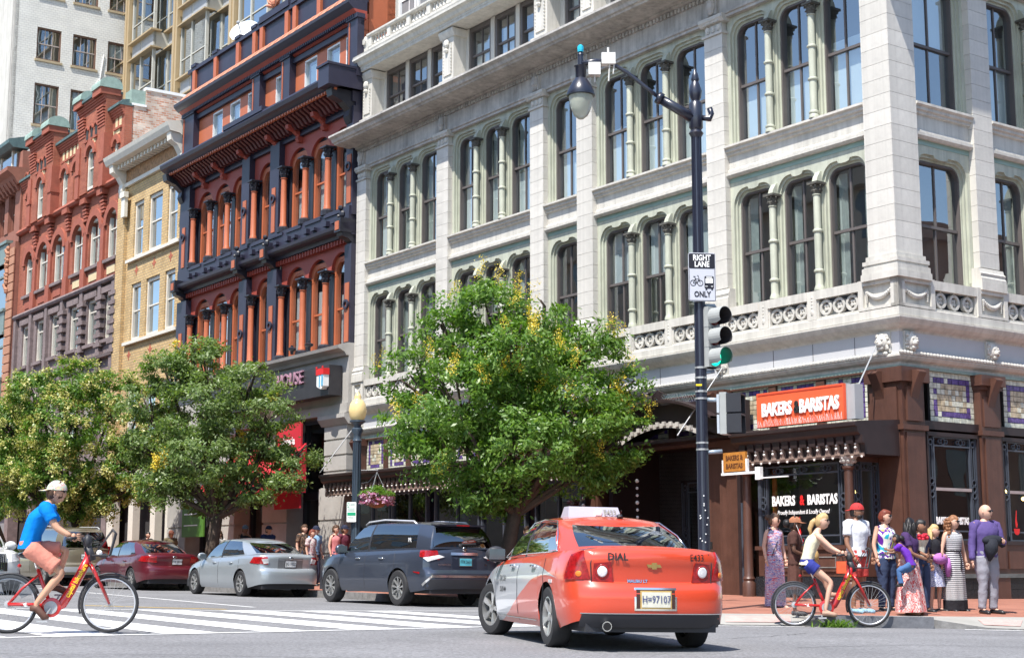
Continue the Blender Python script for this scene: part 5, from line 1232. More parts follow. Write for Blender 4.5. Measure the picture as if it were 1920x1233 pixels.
def tree(label,base,lobes,ncl,per,size,lm,seed,flowers=None,trunk_h=2.2,tr=.16,lean=(0,0)):
    rs=np.random.RandomState(seed); b=Vector(base); t=thing('street_tree',label,'tree',base,group='street trees along the left kerb'); ORG[t.name]=tuple(base)
    cs=[];ds=[]; vol=np.array([l[3]**2.2 for l in lobes]); vol/=vol.sum()
    cen=np.mean([l[:3] for l in lobes],0)
    for li,n in enumerate(rs.multinomial(ncl,vol)):
        x,y,z,r=lobes[li]
        for _ in range(n):
            d=rs.normal(size=3); d/=np.linalg.norm(d); rr=r*(rs.uniform(.35,1)**.5)*rs.uniform(.85,1.12)
            q_=Vector((x+d[0]*rr,y+d[1]*rr,z+d[2]*rr*.85))
            if mathutils.noise.noise(q_*1.25+Vector((seed,0,0)))<-.19: continue
            cs.append(tuple(q_)); ds.append(d)
    cs=np.array(cs); ds=np.array(ds)
    q=leafcloud(cs,ds,per,np.repeat(rs.uniform(.09,.2,(len(cs),1)),per,0),size,rs,.6,droop=.5)
    new('crown',quadmesh('crown',q,lm,base),t,kind='stuff')
    m=M(); top=Vector((cen[0],cen[1],b.z+trunk_h)); 
    pts=[b,b+Vector((lean[0]*.3,lean[1]*.3,trunk_h*.5)),top]
    m.tube([tuple(p) for p in pts],[tr*1.25,tr,tr*.85],9); m.build('trunk',t,BARK,smooth=True)
    m=M()
    for l in lobes:
        e=Vector(l[:3]); mid=(top+e)/2+Vector((0,0,-.15*l[3])); m.tube([tuple(top-Vector((0,0,.2))),tuple(mid),tuple(e)],[tr*.55,tr*.36,tr*.14],6)
        for _ in range(5):
            d=Vector(rs.normal(size=3)); d.normalize(); e2=e+d*l[3]*.8; m.tube([tuple(mid.lerp(e,.6)),tuple(e.lerp(e2,.5)+Vector((0,0,.1))),tuple(e2)],[tr*.2,tr*.13,.012],4)
    m.build('limbs',t,BARK,smooth=True,kind='stuff')
    if flowers:
        nf,fm,fs,up,fper=flowers; idx=[i for i in range(len(cs)) if (ds[i][1]<.5)]
        if up: 
            idx=[i for i in idx if ds[i][2]>.05]
        idx=rs.permutation(idx)[:nf]; fc=[];fd=[]
        for i in idx:
            for k in range(5):
                fc.append(cs[i]+ds[i]*.22+np.array([rs.normal()*.07,rs.normal()*.07,(k*.09 if up else -k*.06)])); fd.append(ds[i])
        q=leafcloud(fc,fd,fper,.055 if up else .075,fs,rs,1.0,asp=.8); new('flowers' if up else 'seed_pods',quadmesh('flowers',q,fm,base),t,kind='stuff')
    return t
def LB(D,L_): return [(x,D+dy,z,r) for x,z,r,dy in L_]
tree('round bright green street tree with yellow flower spikes, in front of the restaurant canopy',(-.1,33.3,.17),
 LB(33.3,[(-.35,6.45,.95,0),(-1.4,6.0,.8,-.6),(.85,6.35,.75,.4),(-2.3,5.1,.75,.3),(1.7,5.6,.75,-.4),(2.5,4.9,.7,.2),(0,5.2,1.2,-.9),(0.3,5.0,1.2,1.0),(-1.3,4.4,1.1,-1.0),(-2.2,3.9,.85,.2),(1.4,4.1,1.1,-.9),(2.35,3.6,.8,.2),(.3,3.4,1.2,-1.2),(-1.2,3.1,.95,.2),(1.6,2.9,.8,0),(.2,2.5,.75,0),(-.7,2.55,.65,-.6),(0,4.2,1.3,0)]),
 900,105,.06,LEAF,11,flowers=(60,YEL,.015,True,36),trunk_h=2.0,tr=.17)
tree('mid green leafy street tree standing between the maroon and silver cars',(-8.97,45.3,.28),
 LB(45.3,[(-9.3,6.9,1.0,0),(-10.4,6.5,.8,-.4),(-8.0,6.4,.9,.2),(-11.3,5.7,.85,0),(-7.2,5.6,.8,-.3),(-9.2,5.4,1.3,-.9),(-10.9,4.4,1.0,.3),(-7.4,4.5,.9,.3),(-6.4,4.1,.65,0),(-9.0,4.0,1.3,-1),(-10.5,3.2,.85,-.3),(-7.7,3.3,.85,-.4),(-9.2,2.8,.8,.2),(-6.5,3.3,.5,-.3)]),
 760,100,.062,LEAF2,12,flowers=(6,YEL,.03,True,50),trunk_h=2.2,tr=.2)
tree('street tree covered in pale yellow-green seed pods at the left',(-15.4,54.3,.37),
 LB(54.3,[(-15.8,7.4,1.1,0),(-17.2,7.0,1.0,-.4),(-14.4,6.9,1.0,0),(-18.4,6.0,1.0,0),(-13.4,5.9,.9,-.2),(-16,5.7,1.4,-1),(-17.8,4.6,1.1,0),(-14.2,4.5,1.1,-.4),(-13.2,3.9,.9,0),(-16,4.1,1.3,-1),(-17.4,3.4,.8,0),(-14.9,3.2,.9,-.2),(-18.7,4.2,.8,0),(-19,5.0,.8,0),(-12.7,5.0,.8,0),(-12.6,3.9,.7,.2),(-15.6,2.9,.7,-.4)]),
 820,90,.068,LEAF,13,flowers=(420,POD,.04,False,14),trunk_h=2.4,tr=.2)
tree('plain green tree at the left edge of the picture, farthest along the kerb',(-20.6,61.3,.45),
 LB(61.3,[(-21,7.6,1.3,0),(-22.5,6.8,1.3,0),(-19.9,6.2,1.1,0),(-21.3,5.6,1.5,-1),(-20,4.6,1.1,0),(-22,4.2,1.3,0),(-20.6,3.4,1.0,0)]),
 220,80,.11,LEAF,14,trunk_h=2.4,tr=.2)
# ---------------------------------------------------------------- lamp and signal pole
POLE=mat('navy_pole',(.016,.018,.032),.3,var=.1,vs_=6,spec=.7)
PX,PY=3.17,25.0
sp=thing('signal_pole','tall dark navy street lamp pole with a curved arm carrying a glass lantern','street lamp',(PX,PY,gz(PX)+.15))
m=M(); m.lathe(0,0,[(.2,0),(.2,.12),(.15,.2),(.14,.6),(.11,.8),(.098,1.0),(.09,5),(.075,8.15)],16); m.build('pole',sp,POLE,smooth=40)
m=M()
for k in range(12):
    a=k*math.pi/6; m.tube([(.093*math.cos(a),.093*math.sin(a),1.0),(.08*math.cos(a),.08*math.sin(a),8.1)],.009,4)
m.build('flutes',sp,POLE,kind='stuff')
m=M(); m.lathe(0,0,[(.07,8.0),(.13,8.1),(.09,8.16),(.12,8.2),(.12,8.62),(.07,8.68)],8); m.lathe(0,0,[(.06,8.66),(.1,8.75),(.115,8.85),(.08,8.97),(.06,9.02),(.075,9.06),(.05,9.16),(.01,9.25)],12); m.build('pole_head',sp,POLE,smooth=40)
m=M(); m.tube([(.1,0,8.38),(.24,0,8.36),(.27,0,8.45),(.24,0,8.55)],[.05,.055,.05,.05],8); m.build('scroll_hook',sp,POLE,smooth=True)
m=M(); m.tube([(-.05,0,8.38),(-.35,0,8.56),(-.62,0,8.72)],[.1,.085,.08],10); m.tube([(-.58,0,8.7),(-.66,0,8.75)],.105,10); m.build('arm_socket',sp,POLE,smooth=True)
arm=[(-.6,0,8.72),(-.85,0,8.92),(-1.15,0,9.17),(-1.4,0,9.33),(-1.65,0,9.38),(-1.95,0,9.36)]
m=M(); m.tube(arm,.035,8); m.tube([(-1.55,0,9.38),(-1.75,0,9.39),(-1.98,0,9.35)],.05,8); m.build('arm',sp,POLE,smooth=True)
m=M(); lx=-1.98
m.lathe(lx,0,[(.09,8.95),(.1,9.28),(.12,9.3),(.05,9.32),(.05,9.5),(.06,9.5),(.03,9.56)],12); m.lathe(lx,0,[(.235,8.77),(.24,8.83),(.2,8.93),(.14,9.03),(.1,9.08)],18); m.lathe(lx,0,[(.205,8.76),(.25,8.77),(.25,8.8),(.2,8.8)],18); m.build('lantern_hood',sp,POLE,smooth=50)
m=M(); m.lathe(lx,0,[(.21,8.77),(.2,8.66),(.17,8.53),(.12,8.42),(.05,8.36),(.005,8.35)],20,cap=False)
def frosted(name,c,r=.25):
    mm=bpy.data.materials.new(name); mm.use_nodes=True; b=mm.node_tree.nodes['Principled BSDF']; b.inputs['Base Color'].default_value=c+(1,); b.inputs['Roughness'].default_value=r; b.inputs['Transmission Weight'].default_value=.55; b.inputs['IOR'].default_value=1.2; return mm
m.build('lantern_glass',sp,frosted('prismatic_glass',(.74,.78,.66)),smooth=True)
m=M(); m.ball((lx,0,8.66),.06,8,6); m.build('bulb',sp,WHITE)
m=M(); m.lathe(lx,0,[(.05,9.56),(.055,9.6),(.055,9.66),(.02,9.69)],10); m.build('photocell',sp,mat('cyan_cap',(.02,.45,.62),.4,var=0))
m=M(); m.box(-1.62,-1.38,-.1,.06,9.32,9.52); m.box(-1.85,-1.64,-.12,.04,9.12,9.34); m.tube([(-1.5,0,9.5),(-1.5,0,9.64)],.02,6); m.tube([(-1.48,-.05,9.32),(-1.5,-.05,9.02)],.014,5); m.tube([(-1.4,-.05,9.34),(-1.42,-.05,9.15)],.012,5); m.tube([(-1.74,-.05,9.12),(-1.74,-.05,9.0)],.014,5); m.build('radio_box',sp,mat('white_plastic',(.66,.65,.61),.5))
BAND=mat('steel_band',(.5,.5,.5),.35,.6,var=0)
m=M()
for z in (5.15,4.02,3.85,3.62,3.5,2.76,2.65): m.lathe(0,0,[(.102,z),(.104,z+.03)],14)
m.build('steel_band',sp,BAND,kind='stuff')
m=M(); m.box(-.1,.0,-.11,-.095,3.72,3.75); m.build('yellow_tag',sp,mat('tag_yellow',(.8,.6,.02),.5,var=0))
m=M(); r_=random.Random(3)
for k in range(14): z=r_.uniform(.9,1.9); a=r_.uniform(-2.4,-.7); m.ball((.1*math.cos(a),.1*math.sin(a),z),.013,5,3)
m.build('paint_fleck',sp,WHITE,kind='stuff')
# sign
FS=lambda ang:(0,0,math.cos(ang),math.sin(ang),math.sin(ang),-math.cos(ang))
rs_=thing('lane_sign','black and white sign reading RIGHT LANE ONLY with bicycle and bus symbols','sign',(PX,PY-.14,gz(PX)+5.2))
F0=FS(rad(6)); bz=5.25-(5.2+gz(PX))  # local z of bottom
def rrect(u0,u1,z0,z1,r,n=4):
    p=[]
    for (cx_,cz_,a0) in ((u1-r,z0+r,-90),(u1-r,z1-r,0),(u0+r,z1-r,90),(u0+r,z0+r,180)):
        for k in range(n+1): a=rad(a0+90*k/n); p.append((cx_+r*math.cos(a),cz_+r*math.sin(a)))
    return p
m=M(F0); m.plate(rrect(-.20,.27,bz,bz+.83,.03),-.002,.002); m.build('plate',rs_,mat('sign_white',(.52,.53,.58),.4,var=.02))
SB=mat('sign_black',(.012,.012,.02),.5,var=0)
m=M(F0); m.plate(rrect(-.185,.255,bz+.56,bz+.815,.025),.003,.006); m.build('black_field',rs_,SB)
m=M(F0); 
for (a,b,c,d) in ((-.19,.26,bz+.008,bz+.016),(-.19,-.182,bz+.01,bz+.82),(.252,.26,bz+.01,bz+.82)): m.box(a,b,.003,.005,c,d)
m.build('border',rs_,SB)
text('RIGHT',rs_,(0,0,0),F0,.035,.008,bz+.74,.135,LW,bold=.004,sx=.78); text('LANE',rs_,(0,0,0),F0,.035,.008,bz+.63,.135,LW,bold=.004,sx=.78); text('ONLY',rs_,(0,0,0),F0,.035,.008,bz+.115,.135,SB,bold=.004,sx=.78)
m=M(F0)
for c in (-.12,.0): m.ring(c,bz+.31,.042,.052,.003,.006,16)
for p in ([(-.12,.31),(-.085,.38),(-.02,.38),(-.055,.31),(-.12,.31)],[(-.055,.31),(-.095,.42)],[(-.115,.42),(-.08,.42)],[(.0,.31),(-.03,.43),(-.05,.44)]):
    m.tube([(u,.005,bz+z) for u,z in p],.005,4)
m.build('bicycle_symbol',rs_,SB)
m=M(F0); m.plate(rrect(.075,.235,bz+.215,bz+.43,.02),.003,.005); m.box(.09,.12,.003,.006,bz+.19,bz+.22); m.box(.19,.22,.003,.006,bz+.19,bz+.22); m.build('bus_symbol',rs_,SB)
m=M(F0); m.box(.092,.152,.006,.008,bz+.31,bz+.39); m.box(.158,.218,.006,.008,bz+.31,bz+.39); m.box(.105,.205,.006,.008,bz+.4,bz+.417)
for (a,b) in ((.09,.105),(.11,.125),(.185,.2),(.205,.22)): m.box(a,b,.006,.008,bz+.25,bz+.262)
m.build('bus_window',rs_,LW)
# traffic signals
SG=mat('signal_grey',(.33,.34,.33),.45,var=.08); SGD=mat('signal_inside',(.03,.028,.03),.5,var=0)
def signal(label,x,y,z,ang,lit=True):
    t=thing('traffic_light',label,'traffic light',(x,y,z),ang)
    m=M(); m.box(-.14,.14,-.0,.2,0,1.02)
    for k in (0,.34,.68): m.box(-.145,.145,-.01,.205,k,k+.012)
    m.build('housing',t,SG)
    for k,(c,e) in enumerate((((.0,.55,.33),2.2),((.10,.01,.01),0),((.10,.01,.01),0))):
        zc=.17+.34*k
        m=M(); n=18; rg=[[],[]]
        for j,yy in enumerate((0,-.27)):
            for q in range(n+1):
                a=rad(-50+280*q/n); rg[j].append(m.pt(.155*math.cos(a),yy if 0<q<n else yy*.6,zc+.155*math.sin(a)))
        for q in range(n): m.face([rg[0][q],rg[0][q+1],rg[1][q+1],rg[1][q]])
        # thickness
        rg2=[[],[]]
        for j,yy in enumerate((0,-.27)):
            for q in range(n+1):
                a=rad(-50+280*q/n); rg2[j].append(m.pt(.148*math.cos(a),yy if 0<q<n else yy*.6,zc+.148*math.sin(a)))
        for q in range(n): m.face([rg2[0][q],rg2[1][q],rg2[1][q+1],rg2[0][q+1]],1); m.face([rg[1][q],rg[1][q+1],rg2[1][q+1],rg2[1][q]])
        m.build('visor',t,[SG,SGD],recalc=False)
        m=M(); m.lathe((0,zc),0,[(.145,-.004),(.13,-.02),(.08,-.035),(.001,-.04)],18,axis='o'); m.build('lens',t,mat('lens_%d'%(1 if k==0 else 2),c,.15,var=0,emit=e),smooth=True)
    return t
signal('grey traffic light showing green, mounted on the lamp pole under the lane sign',3.4,24.93,4.14,rad(38))
s2=thing('traffic_light','grey traffic light seen from the side on the lamp pole, left of the red sign','traffic light',(3.62,25.0,3.02),rad(68))
m=M(); m.box(-.14,.14,0,.12,0,.7); m.build('housing',s2,SG)
for k in (0,1):
    zc=.17+.34*k; m=M(); m.plate(rrect(-.16,.16,zc-.155,zc+.155,.03),-.02,.0) if 0 else m.box(-.16,.16,-.01,.0,zc-.16,zc+.16); m.box(-.165,.165,-.25,-.01,zc+.14,zc+.165); m.box(-.165,-.145,-.25,-.01,zc-.15,zc+.14); m.box(.145,.165,-.25,-.01,zc-.15,zc+.14); m.build('visor',s2,mat('signal_black',(.025,.025,.03),.4,var=.1))
    m=M(); m.box(-.16,.16,.12,.16,zc-.155,zc+.155); m.build('back_cover',s2,mat('pale_blue_grey',(.42,.46,.50),.4,var=.05))
for pts_,r_b in (([(3.22,25,5.2),(3.42,25,5.2),(3.45,25.02,5.14)],.03),([(3.22,25,4.05),(3.4,25,4.08)],.03),([(3.22,25,3.6),(3.45,25,3.6),(3.5,25,3.5)],.04),([(3.22,25,2.72),(3.5,25,2.74)],.035)):
    m=M(); m.tube(pts_,r_b,8); me=m.mesh('bracket',[mat('blue_grey_pipe',(.30,.36,.42),.35,.3)],True,(PX,PY,gz(PX)+.15)); new('bracket',me,sp)
# globe lamp
lx_,ly_=-3.95,38.28
gl2=thing('globe_lamp','old-fashioned street lamp with an amber glass globe and fluted dark post','street lamp',(lx_,ly_,gz(lx_)+.15))
m=M(); m.lathe(0,0,[(.2,0),(.2,.2),(.15,.3),(.13,.9),(.15,.95),(.12,1.0),(.105,1.2),(.09,3.75),(.12,3.8),(.1,3.85),(.1,3.95),(.15,4.05),(.15,4.1),(.09,4.15),(.1,4.2),(.2,4.28),(.2,4.32)],16); m.build('post',gl2,mat('lamp_post_blue',(.045,.065,.09),.35,var=.1,spec=.6),smooth=40)
m=M()
for k in range(10):
    a=k*math.pi/5; m.tube([(.108*math.cos(a),.108*math.sin(a),1.2),(.095*math.cos(a),.095*math.sin(a),3.75)],.011,4)
m.build('flutes',gl2,mat('lamp_post_blue',(0,0,0)),kind='stuff')
m=M(); m.lathe(0,0,[(.13,4.3),(.2,4.4),(.235,4.58),(.2,4.74),(.14,4.83),(.08,4.87),(.1,4.92),(.07,4.98),(.02,5.05)],18); m.build('globe',gl2,mat('amber_globe',(.66,.50,.24),.18,var=.08,vs_=5,emit=.12),smooth=True)
m=M(); m.tube([(0,0,3.05),(.55,-.05,3.05)],.012,5); m.tube([(0,0,2.7),(.3,-.0,2.75),(.55,0,3.03)],.006,4); m.build('basket_arm',gl2,IRON)
ps=thing('parking_sign','white and green parking regulation sign on the globe lamp post','sign',(lx_-.1,ly_-.16,1.95))
m=M(FS(rad(-5))); m.plate(rrect(-.12,.12,.0,.5,.02),0,.006); m.build('plate',ps,WHITE)
GR=mat('sign_green',(.01,.35,.17),.5,var=0)
m=M(FS(rad(-5))); m.box(-.105,.105,.007,.009,.16,.24); m.box(-.105,-.055,.007,.009,.37,.48); m.build('green_field',ps,GR)
m=M(FS(rad(-5))); 
for (a,b,z) in ((-.03,.08,.45),(-.03,.09,.42),(-.1,.09,.33),(-.1,.08,.3),(-.1,.09,.27),(-.09,.05,.12),(-.07,.06,.08)): m.box(a,b,.007,.009,z,z+.014)
m.build('print',ps,mat('grey_print',(.3,.45,.38),.6,var=0)); text('2',ps,(0,0,0),FS(rad(-5)),-.08,.011,.425,.1,LW,bold=.004)
hbk=thing('hanging_basket','hanging basket of pink and purple flowers on the globe lamp post','flower basket',(-3.42,38.1,2.3))
m=M(); m.lathe(0,0,[(.06,0),(.17,.03),(.26,.14),(.31,.27)],14); m.build('bowl',hbk,mat('coir_basket',(.26,.11,.05),.9,var=.3,vs_=12,bump=.8,bs=30))
m=M()
for a in (0,2.1,4.2): m.tube([(.3*math.cos(a),.3*math.sin(a),.27),(0,0,.9)],.006,4)
m.build('chain',hbk,GREYM)
rs2=np.random.RandomState(4); c_=[];d_=[]
for k in range(60):
    a=rs2.uniform(0,6.28); r=rs2.uniform(0,.42); c_.append((r*math.cos(a),r*math.sin(a),.34+.22*(1-r/.42)*rs2.uniform(.3,1))); d_.append((0,0,1))
new('leaves',quadmesh('leaves',leafcloud(c_,d_,26,.05,.035,rs2),LEAF,(0,0,0)),hbk,kind='stuff')
c_=[];d_=[]
for k in range(70):
    a=rs2.uniform(0,6.28); r=rs2.uniform(.28,.44); c_.append((r*math.cos(a),r*math.sin(a),rs2.uniform(.08,.36))); d_.append((math.cos(a),math.sin(a),.3))
new('flowers',quadmesh('flowers',leafcloud(c_,d_,16,.035,.028,rs2,asp=.9),leafmat('pink_flower',(.42,.08,.22),(.52,.38,.50),.2),(0,0,0)),hbk,kind='stuff')
# weeds in the gutter
wd=thing('weeds','tuft of green weeds growing in the gutter beside the kerb under the right bicycle','weeds',(4.98,23.45,gz(5)))
rs3=np.random.RandomState(9); q=[]
for k in range(150):
    x,y=rs3.normal()*.14,rs3.normal()*.05; a=rs3.uniform(0,6.28); L_=rs3.uniform(.08,.22); w_=.009; dx,dy=math.cos(a),math.sin(a)
    q+=[(x-dy*w_,y+dx*w_,0),(x+dy*w_,y-dx*w_,0),(x+dx*L_*.8+dy*w_*.3,y+dy*L_*.8,L_*.65),(x+dx*L_*.8-dy*w_,y+dy*L_*.8,L_*.6)]
new('leaf_tuft',quadmesh('leaf_tuft',np.array(q),LEAF,(0,0,0)),wd,kind='stuff')
# green street banner sign and green box by the shopfronts at the left
gb=rowthing('green_poster','tall bright green poster on the stone front above the maroon car','poster',-30.8,-.5,1.6)
m=M(FL); m.box(-33.2,-31.3,.5,.56,1.9,3.7); m.build('board',gb,mat('bright_green',(.07,.19,.02),.6,var=.05)); 
text('CAFE',gb,ORG[gb.name],FL,-32.25,.57,3.15,.36,LW,bold=.01,sx=1.0,extrude=.003); m=M(FL); m.box(-33.0,-31.5,.562,.57,2.7,2.76); m.box(-33.0,-31.8,.562,.57,2.3,2.34); m.build('rule',gb,LW)
# ---------------------------------------------------------------- vehicles
def paint_mat(name,c,metal=.0,rough=.32,coat=.8):
    return mat(name,c,rough,metal,var=.03,vs_=2,spec=.5,coat=coat)
TYRE=mat('tyre_rubber',(.028,.028,.03),.8,var=.15,vs_=20); RIM=mat('alloy_rim',(.55,.55,.54),.3,.75,var=.05); RIMD=mat('rim_shadow',(.03,.03,.032),.6,var=0)
CGL=glass('car_glass',(.35,.42,.45),.30,.5,rough=.005,wob=.03); CGD=glass('dark_car_glass',(.12,.14,.15),.22,.4,rough=.005,wob=.03); CHR=mat('chrome',(.8,.8,.8),.12,1,var=0); BPL=mat('black_plastic',(.03,.03,.035),.5,var=.1)
TRED=mat('tail_lamp_red',(.30,.006,.008),.15,var=.55,vs_=22,spec=.6,coat=.5); TWH=mat('lamp_clear',(.72,.70,.70),.12,var=.2,vs_=30,spec=.8,coat=1); CIN=mat('car_interior',(.03,.03,.032),.8,var=.2)
def crv(pts,x):
    xs=[p[0] for p in pts]
    if x<=xs[0]: return pts[0][1]
    for (a,b),(c,d) in zip(pts,pts[1:]):
        if x<=c:
            t=(x-a)/(c-a); t=t*t*(3-2*t)*.35+t*.65; return b+(d-b)*t
    return pts[-1][1]
def weld(m):
    d={}; mp=[]; nv=[]
    for v in m.v:
        k=(round(v[0],4),round(v[1],4),round(v[2],4))
        if k not in d: d[k]=len(nv); nv.append(v)
        mp.append(d[k])
    m.v=nv; fs=[]; ms=[]
    for f,mi in zip(m.f,m.m):
        g=[]
        for i in f:
            if mp[i] not in g: g.append(mp[i])
        if len(g)>2: fs.append(tuple(g)); ms.append(mi)
    m.f=fs; m.m=ms; return m
class Car:
    def __init__(s,name,label,P,pos,head,body,group=None,cat='car'):
        s.P=P; s.root=thing(name,label,cat,pos,head,group); s.paint=body
        # tilt with the road
        hx,hy=math.cos(head),math.sin(head); s.root.rotation_euler=(0,0,head)
        n=Vector((.0146,0,1)).normalized(); q=Vector((0,0,1)).rotation_difference(n); s.root.rotation_euler=(q.to_matrix()@Matrix.Rotation(head,3,'Z')).to_euler()
        xr,xf,W=P['xr'],P['xf'],P['W']/2; c=P.get('box',.0)
        pl=[(xr,0),(xr+.008,.25*W),(xr+.03,.5*W),(xr+.075,.72*W),(xr+.17-c*.06,.88*W),(xr+.36-c*.15,.965*W),(xr+.8,W),(xr+1.5,W*1.0),(0,W),(xf-1.3,W*.995),(xf-.8,W*.975),(xf-.45,W*.91),(xf-.2,W*.76),(xf-.07,W*.5),(xf-.015,W*.25),(xf,0)]
        # dense polyline by Catmull-Rom
        D=[]
        for i in range(len(pl)-1):
            p0=pl[max(i-1,0)] if i>0 else (pl[0][0],-pl[1][1]); p1=pl[i]; p2=pl[i+1]; p3=pl[i+2] if i+2<len(pl) else (pl[-1][0],-pl[-2][1])
            for k in range(12):
                t=k/12; D.append(tuple(.5*((2*p1[j])+(-p0[j]+p2[j])*t+(2*p0[j]-5*p1[j]+4*p2[j]-p3[j])*t*t+(-p0[j]+3*p1[j]-3*p2[j]+p3[j])*t**3) for j in (0,1)))
        D.append(pl[-1]); D=np.array(D); ds=np.r_[0,np.cumsum(np.linalg.norm(np.diff(D,axis=0),axis=1))]; s.D=D; s.ds=ds; s.L=ds[-1]
    def outline(s,u):
        a=abs(u); sg=1 if u>=0 else -1; x=np.interp(a,s.ds,s.D[:,0]); y=np.interp(a,s.ds,s.D[:,1]); e=.03
        x2=np.interp(a+e,s.ds,s.D[:,0]); y2=np.interp(a+e,s.ds,s.D[:,1]); x1=np.interp(a-e,s.ds,s.D[:,0]); y1=np.interp(a-e,s.ds,s.D[:,1])
        if a<e: x1,y1=x2,-y2+2*0
        if a>s.L-e: x2,y2=x1,-y1
        t=np.array([x2-x1,y2-y1]); t/=np.linalg.norm(t)+1e-9; n=(-t[1],t[0])
        n=(n[0],n[1]) if True else n
        return x,y*sg,n[0],n[1]*sg
    def u_at_x(s,x):   # side parameter for a given x
        i=np.argmax(s.D[:,1]>s.P['W']/2*.9); xs=s.D[:,0]; return float(np.interp(x,xs,s.ds))
    def S(s,u,z,d=0):
        x,y,nx,ny=s.outline(u); P=s.P; zt=crv(P['sh'],x); z0=P['z0']; rel=max(0,min(1,(z-z0)/(zt-z0)))
        side=crv([(0,.06),(.12,.02),(.35,0),(.6,.0),(.72,-.004),(.8,.012),(.93,.04),(1,P.get('tum',.085))],rel)
        rear=crv(P['rear'],z) if z<zt-.001 else crv(P['rear'],zt)+.0
        front=crv(P['front'],z)
        wr=max(0,-nx)**1.5; wf=max(0,nx)**1.5; ins=side*(1-wr-wf if wr+wf<1 else 0)+rear*wr+front*wf
        return (x-nx*(ins-d),y-ny*(ins-d),z)
    def build(s):
        P=s.P; m=M(); xw=P['xw']; Ra=P['Ra']; zc=P['R']
        us=set(np.round(np.linspace(0,s.L,64),4))
        for w_ in xw:
            uw=s.u_at_x(w_)
            for k in range(15): us.add(round(uw+Ra*math.cos(math.pi*k/14),4))
            us.add(round(uw+Ra*1.03,4)); us.add(round(uw-Ra*1.03,4))
        us=sorted(us); us=[u for i,u in enumerate(us) if i==0 or u-us[i-1]>.006]
        full=[-u for u in reversed(us) if u>0]+us; full=full[1:] if abs(full[0]+full[-1])<1e-6 else full
        NRW=11; G=[]; low=[]
        for u in full:
            x,y,nx,ny=s.outline(u); zl=P['z0']+crv(P.get('lift',[(0,0)]),x)
            if abs(ny)>.75:
                for w_ in xw:
                    if abs(x-w_)<Ra: zl=max(zl,zc+math.sqrt(max(0,Ra*Ra-(x-w_)**2))*P.get('ay',1))
            zt=crv(P['sh'],x)
            G.append([m.pt(*s.S(u,zl+(zt-zl)*(j/NRW)**.9)) for j in range(NRW+1)]); low.append(zl)
        n=len(G)
        for i in range(n):
            a,b=G[i],G[(i+1)%n]
            for j in range(NRW): m.face([a[j],b[j],b[j+1],a[j+1]],0)
            # lip of the arch
        # deck
        top=[g[-1] for g in G]; V=m.v; k0=full.index(min(full,key=abs)); 
        half=[u for u in full if u>=0]; iu={u:i for i,u in enumerate(full)}
        prev=None; NC=8; cx0,cx1=P['base'][0][0][0],P['base'][-1][1][0]
        for u in half:
            i=iu[u]; ir=iu.get(-u,None)
            pL=V[top[i]]; pR=(pL[0],-pL[1],pL[2]); r_=[]
            for c in range(NC+1):
                t=c/NC; yy=pL[1]+(pR[1]-pL[1])*t; e=1-(2*t-1)**2
                r_.append(top[i] if c==0 else m.pt(pL[0],yy,pL[2]+P['crown']*(e**.6)*min(1,abs(pL[1])/.4)))
            if prev:
                xm=pL[0]
                for c in range(NC): m.face([prev[c],prev[c+1],r_[c+1],r_[c]],1 if (cx0+.06<xm<cx1-.06) else 0)
            prev=r_
        bd=m.build('body',s.root,[s.paint,CIN],smooth=35); s.body=bd
        # glasshouse
        segs=P['base']; roof=P['roof']; names=P['gl']; cols=[]
        for k,((b0,b1),(r0,r1)) in enumerate(zip(segs,roof)):
            N_={'r':9,'w':9}.get(names[k],4)
            for q in range(N_+(1 if k==len(segs)-1 else 0)):
                t=q/N_
                def cv(a,b,endc):
                    if names[k]=='r': tt=math.sin(t*math.pi/2)**1.0; return (a[0]+(b[0]-a[0])*(1-math.cos(t*math.pi/2)),a[1]+(b[1]-a[1])*tt)
                    if names[k]=='w': return (a[0]+(b[0]-a[0])*math.sin(t*math.pi/2),b[1]+(a[1]-b[1])*math.cos(t*math.pi/2))
                    return (a[0]+(b[0]-a[0])*t,a[1]+(b[1]-a[1])*t)
                cols.append((k,cv(b0,b1,0),cv(r0,r1,0)))
        ex=[(-cols[i][0]-100,(cols[i][1][0],-cols[i][1][1]),(cols[i][2][0],-cols[i][2][1])) for i in range(len(cols)-1,0,-1)]
        def pos(c,t):
            (bx,by),(rx,ry)=c[1],c[2]; x=bx+(rx-bx)*t; y=by+(ry-by)*t
            zt=crv(P['sh'],bx); w0=P['W']/2*.9; zb=zt+P['crown']*(max(0,1-(by/w0)**2))**.6*.9-.004; zr=crv(P['rz'],rx); bul=.045*math.sin(math.pi*t)
            cx_=.0; dx,dy=x-(-.3),y; l_=math.hypot(dx*.45,dy)+1e-6
            return (x+dx*.45/l_*bul,y+dy/l_*bul,zb+(zr-zb)*(1-(1-t)**1.12))
        T=[0,.07,.3,.5,.7,.9,1]; loop=[(c,1) for c in cols]
        for sg in (1,-1):
            body=M(); gl={}
            R_=[[ (p[0],p[1]*sg,p[2]) for p in (pos(c,t) for t in T)] for c in cols]
            for i in range(len(cols)-1):
                k=cols[i][0]
                for j in range(len(T)-1):
                    q=[R_[i][j],R_[i+1][j],R_[i+1][j+1],R_[i][j+1]]; 
                    if sg<0: q=q[::-1]
                    isg=names[k] in 'rwsqd' and 1<=j<=4
                    tgt=gl.setdefault((names[k],k),M()) if isg else body
                    tgt.quad(q,0 if not (names[k] in 'rwsqdb') or isg else (1 if names[k]=='b' or P.get('trim') else 0))
            weld(body).build('roof_pillar',s.root,[s.paint,BPL],smooth=40,recalc=False)
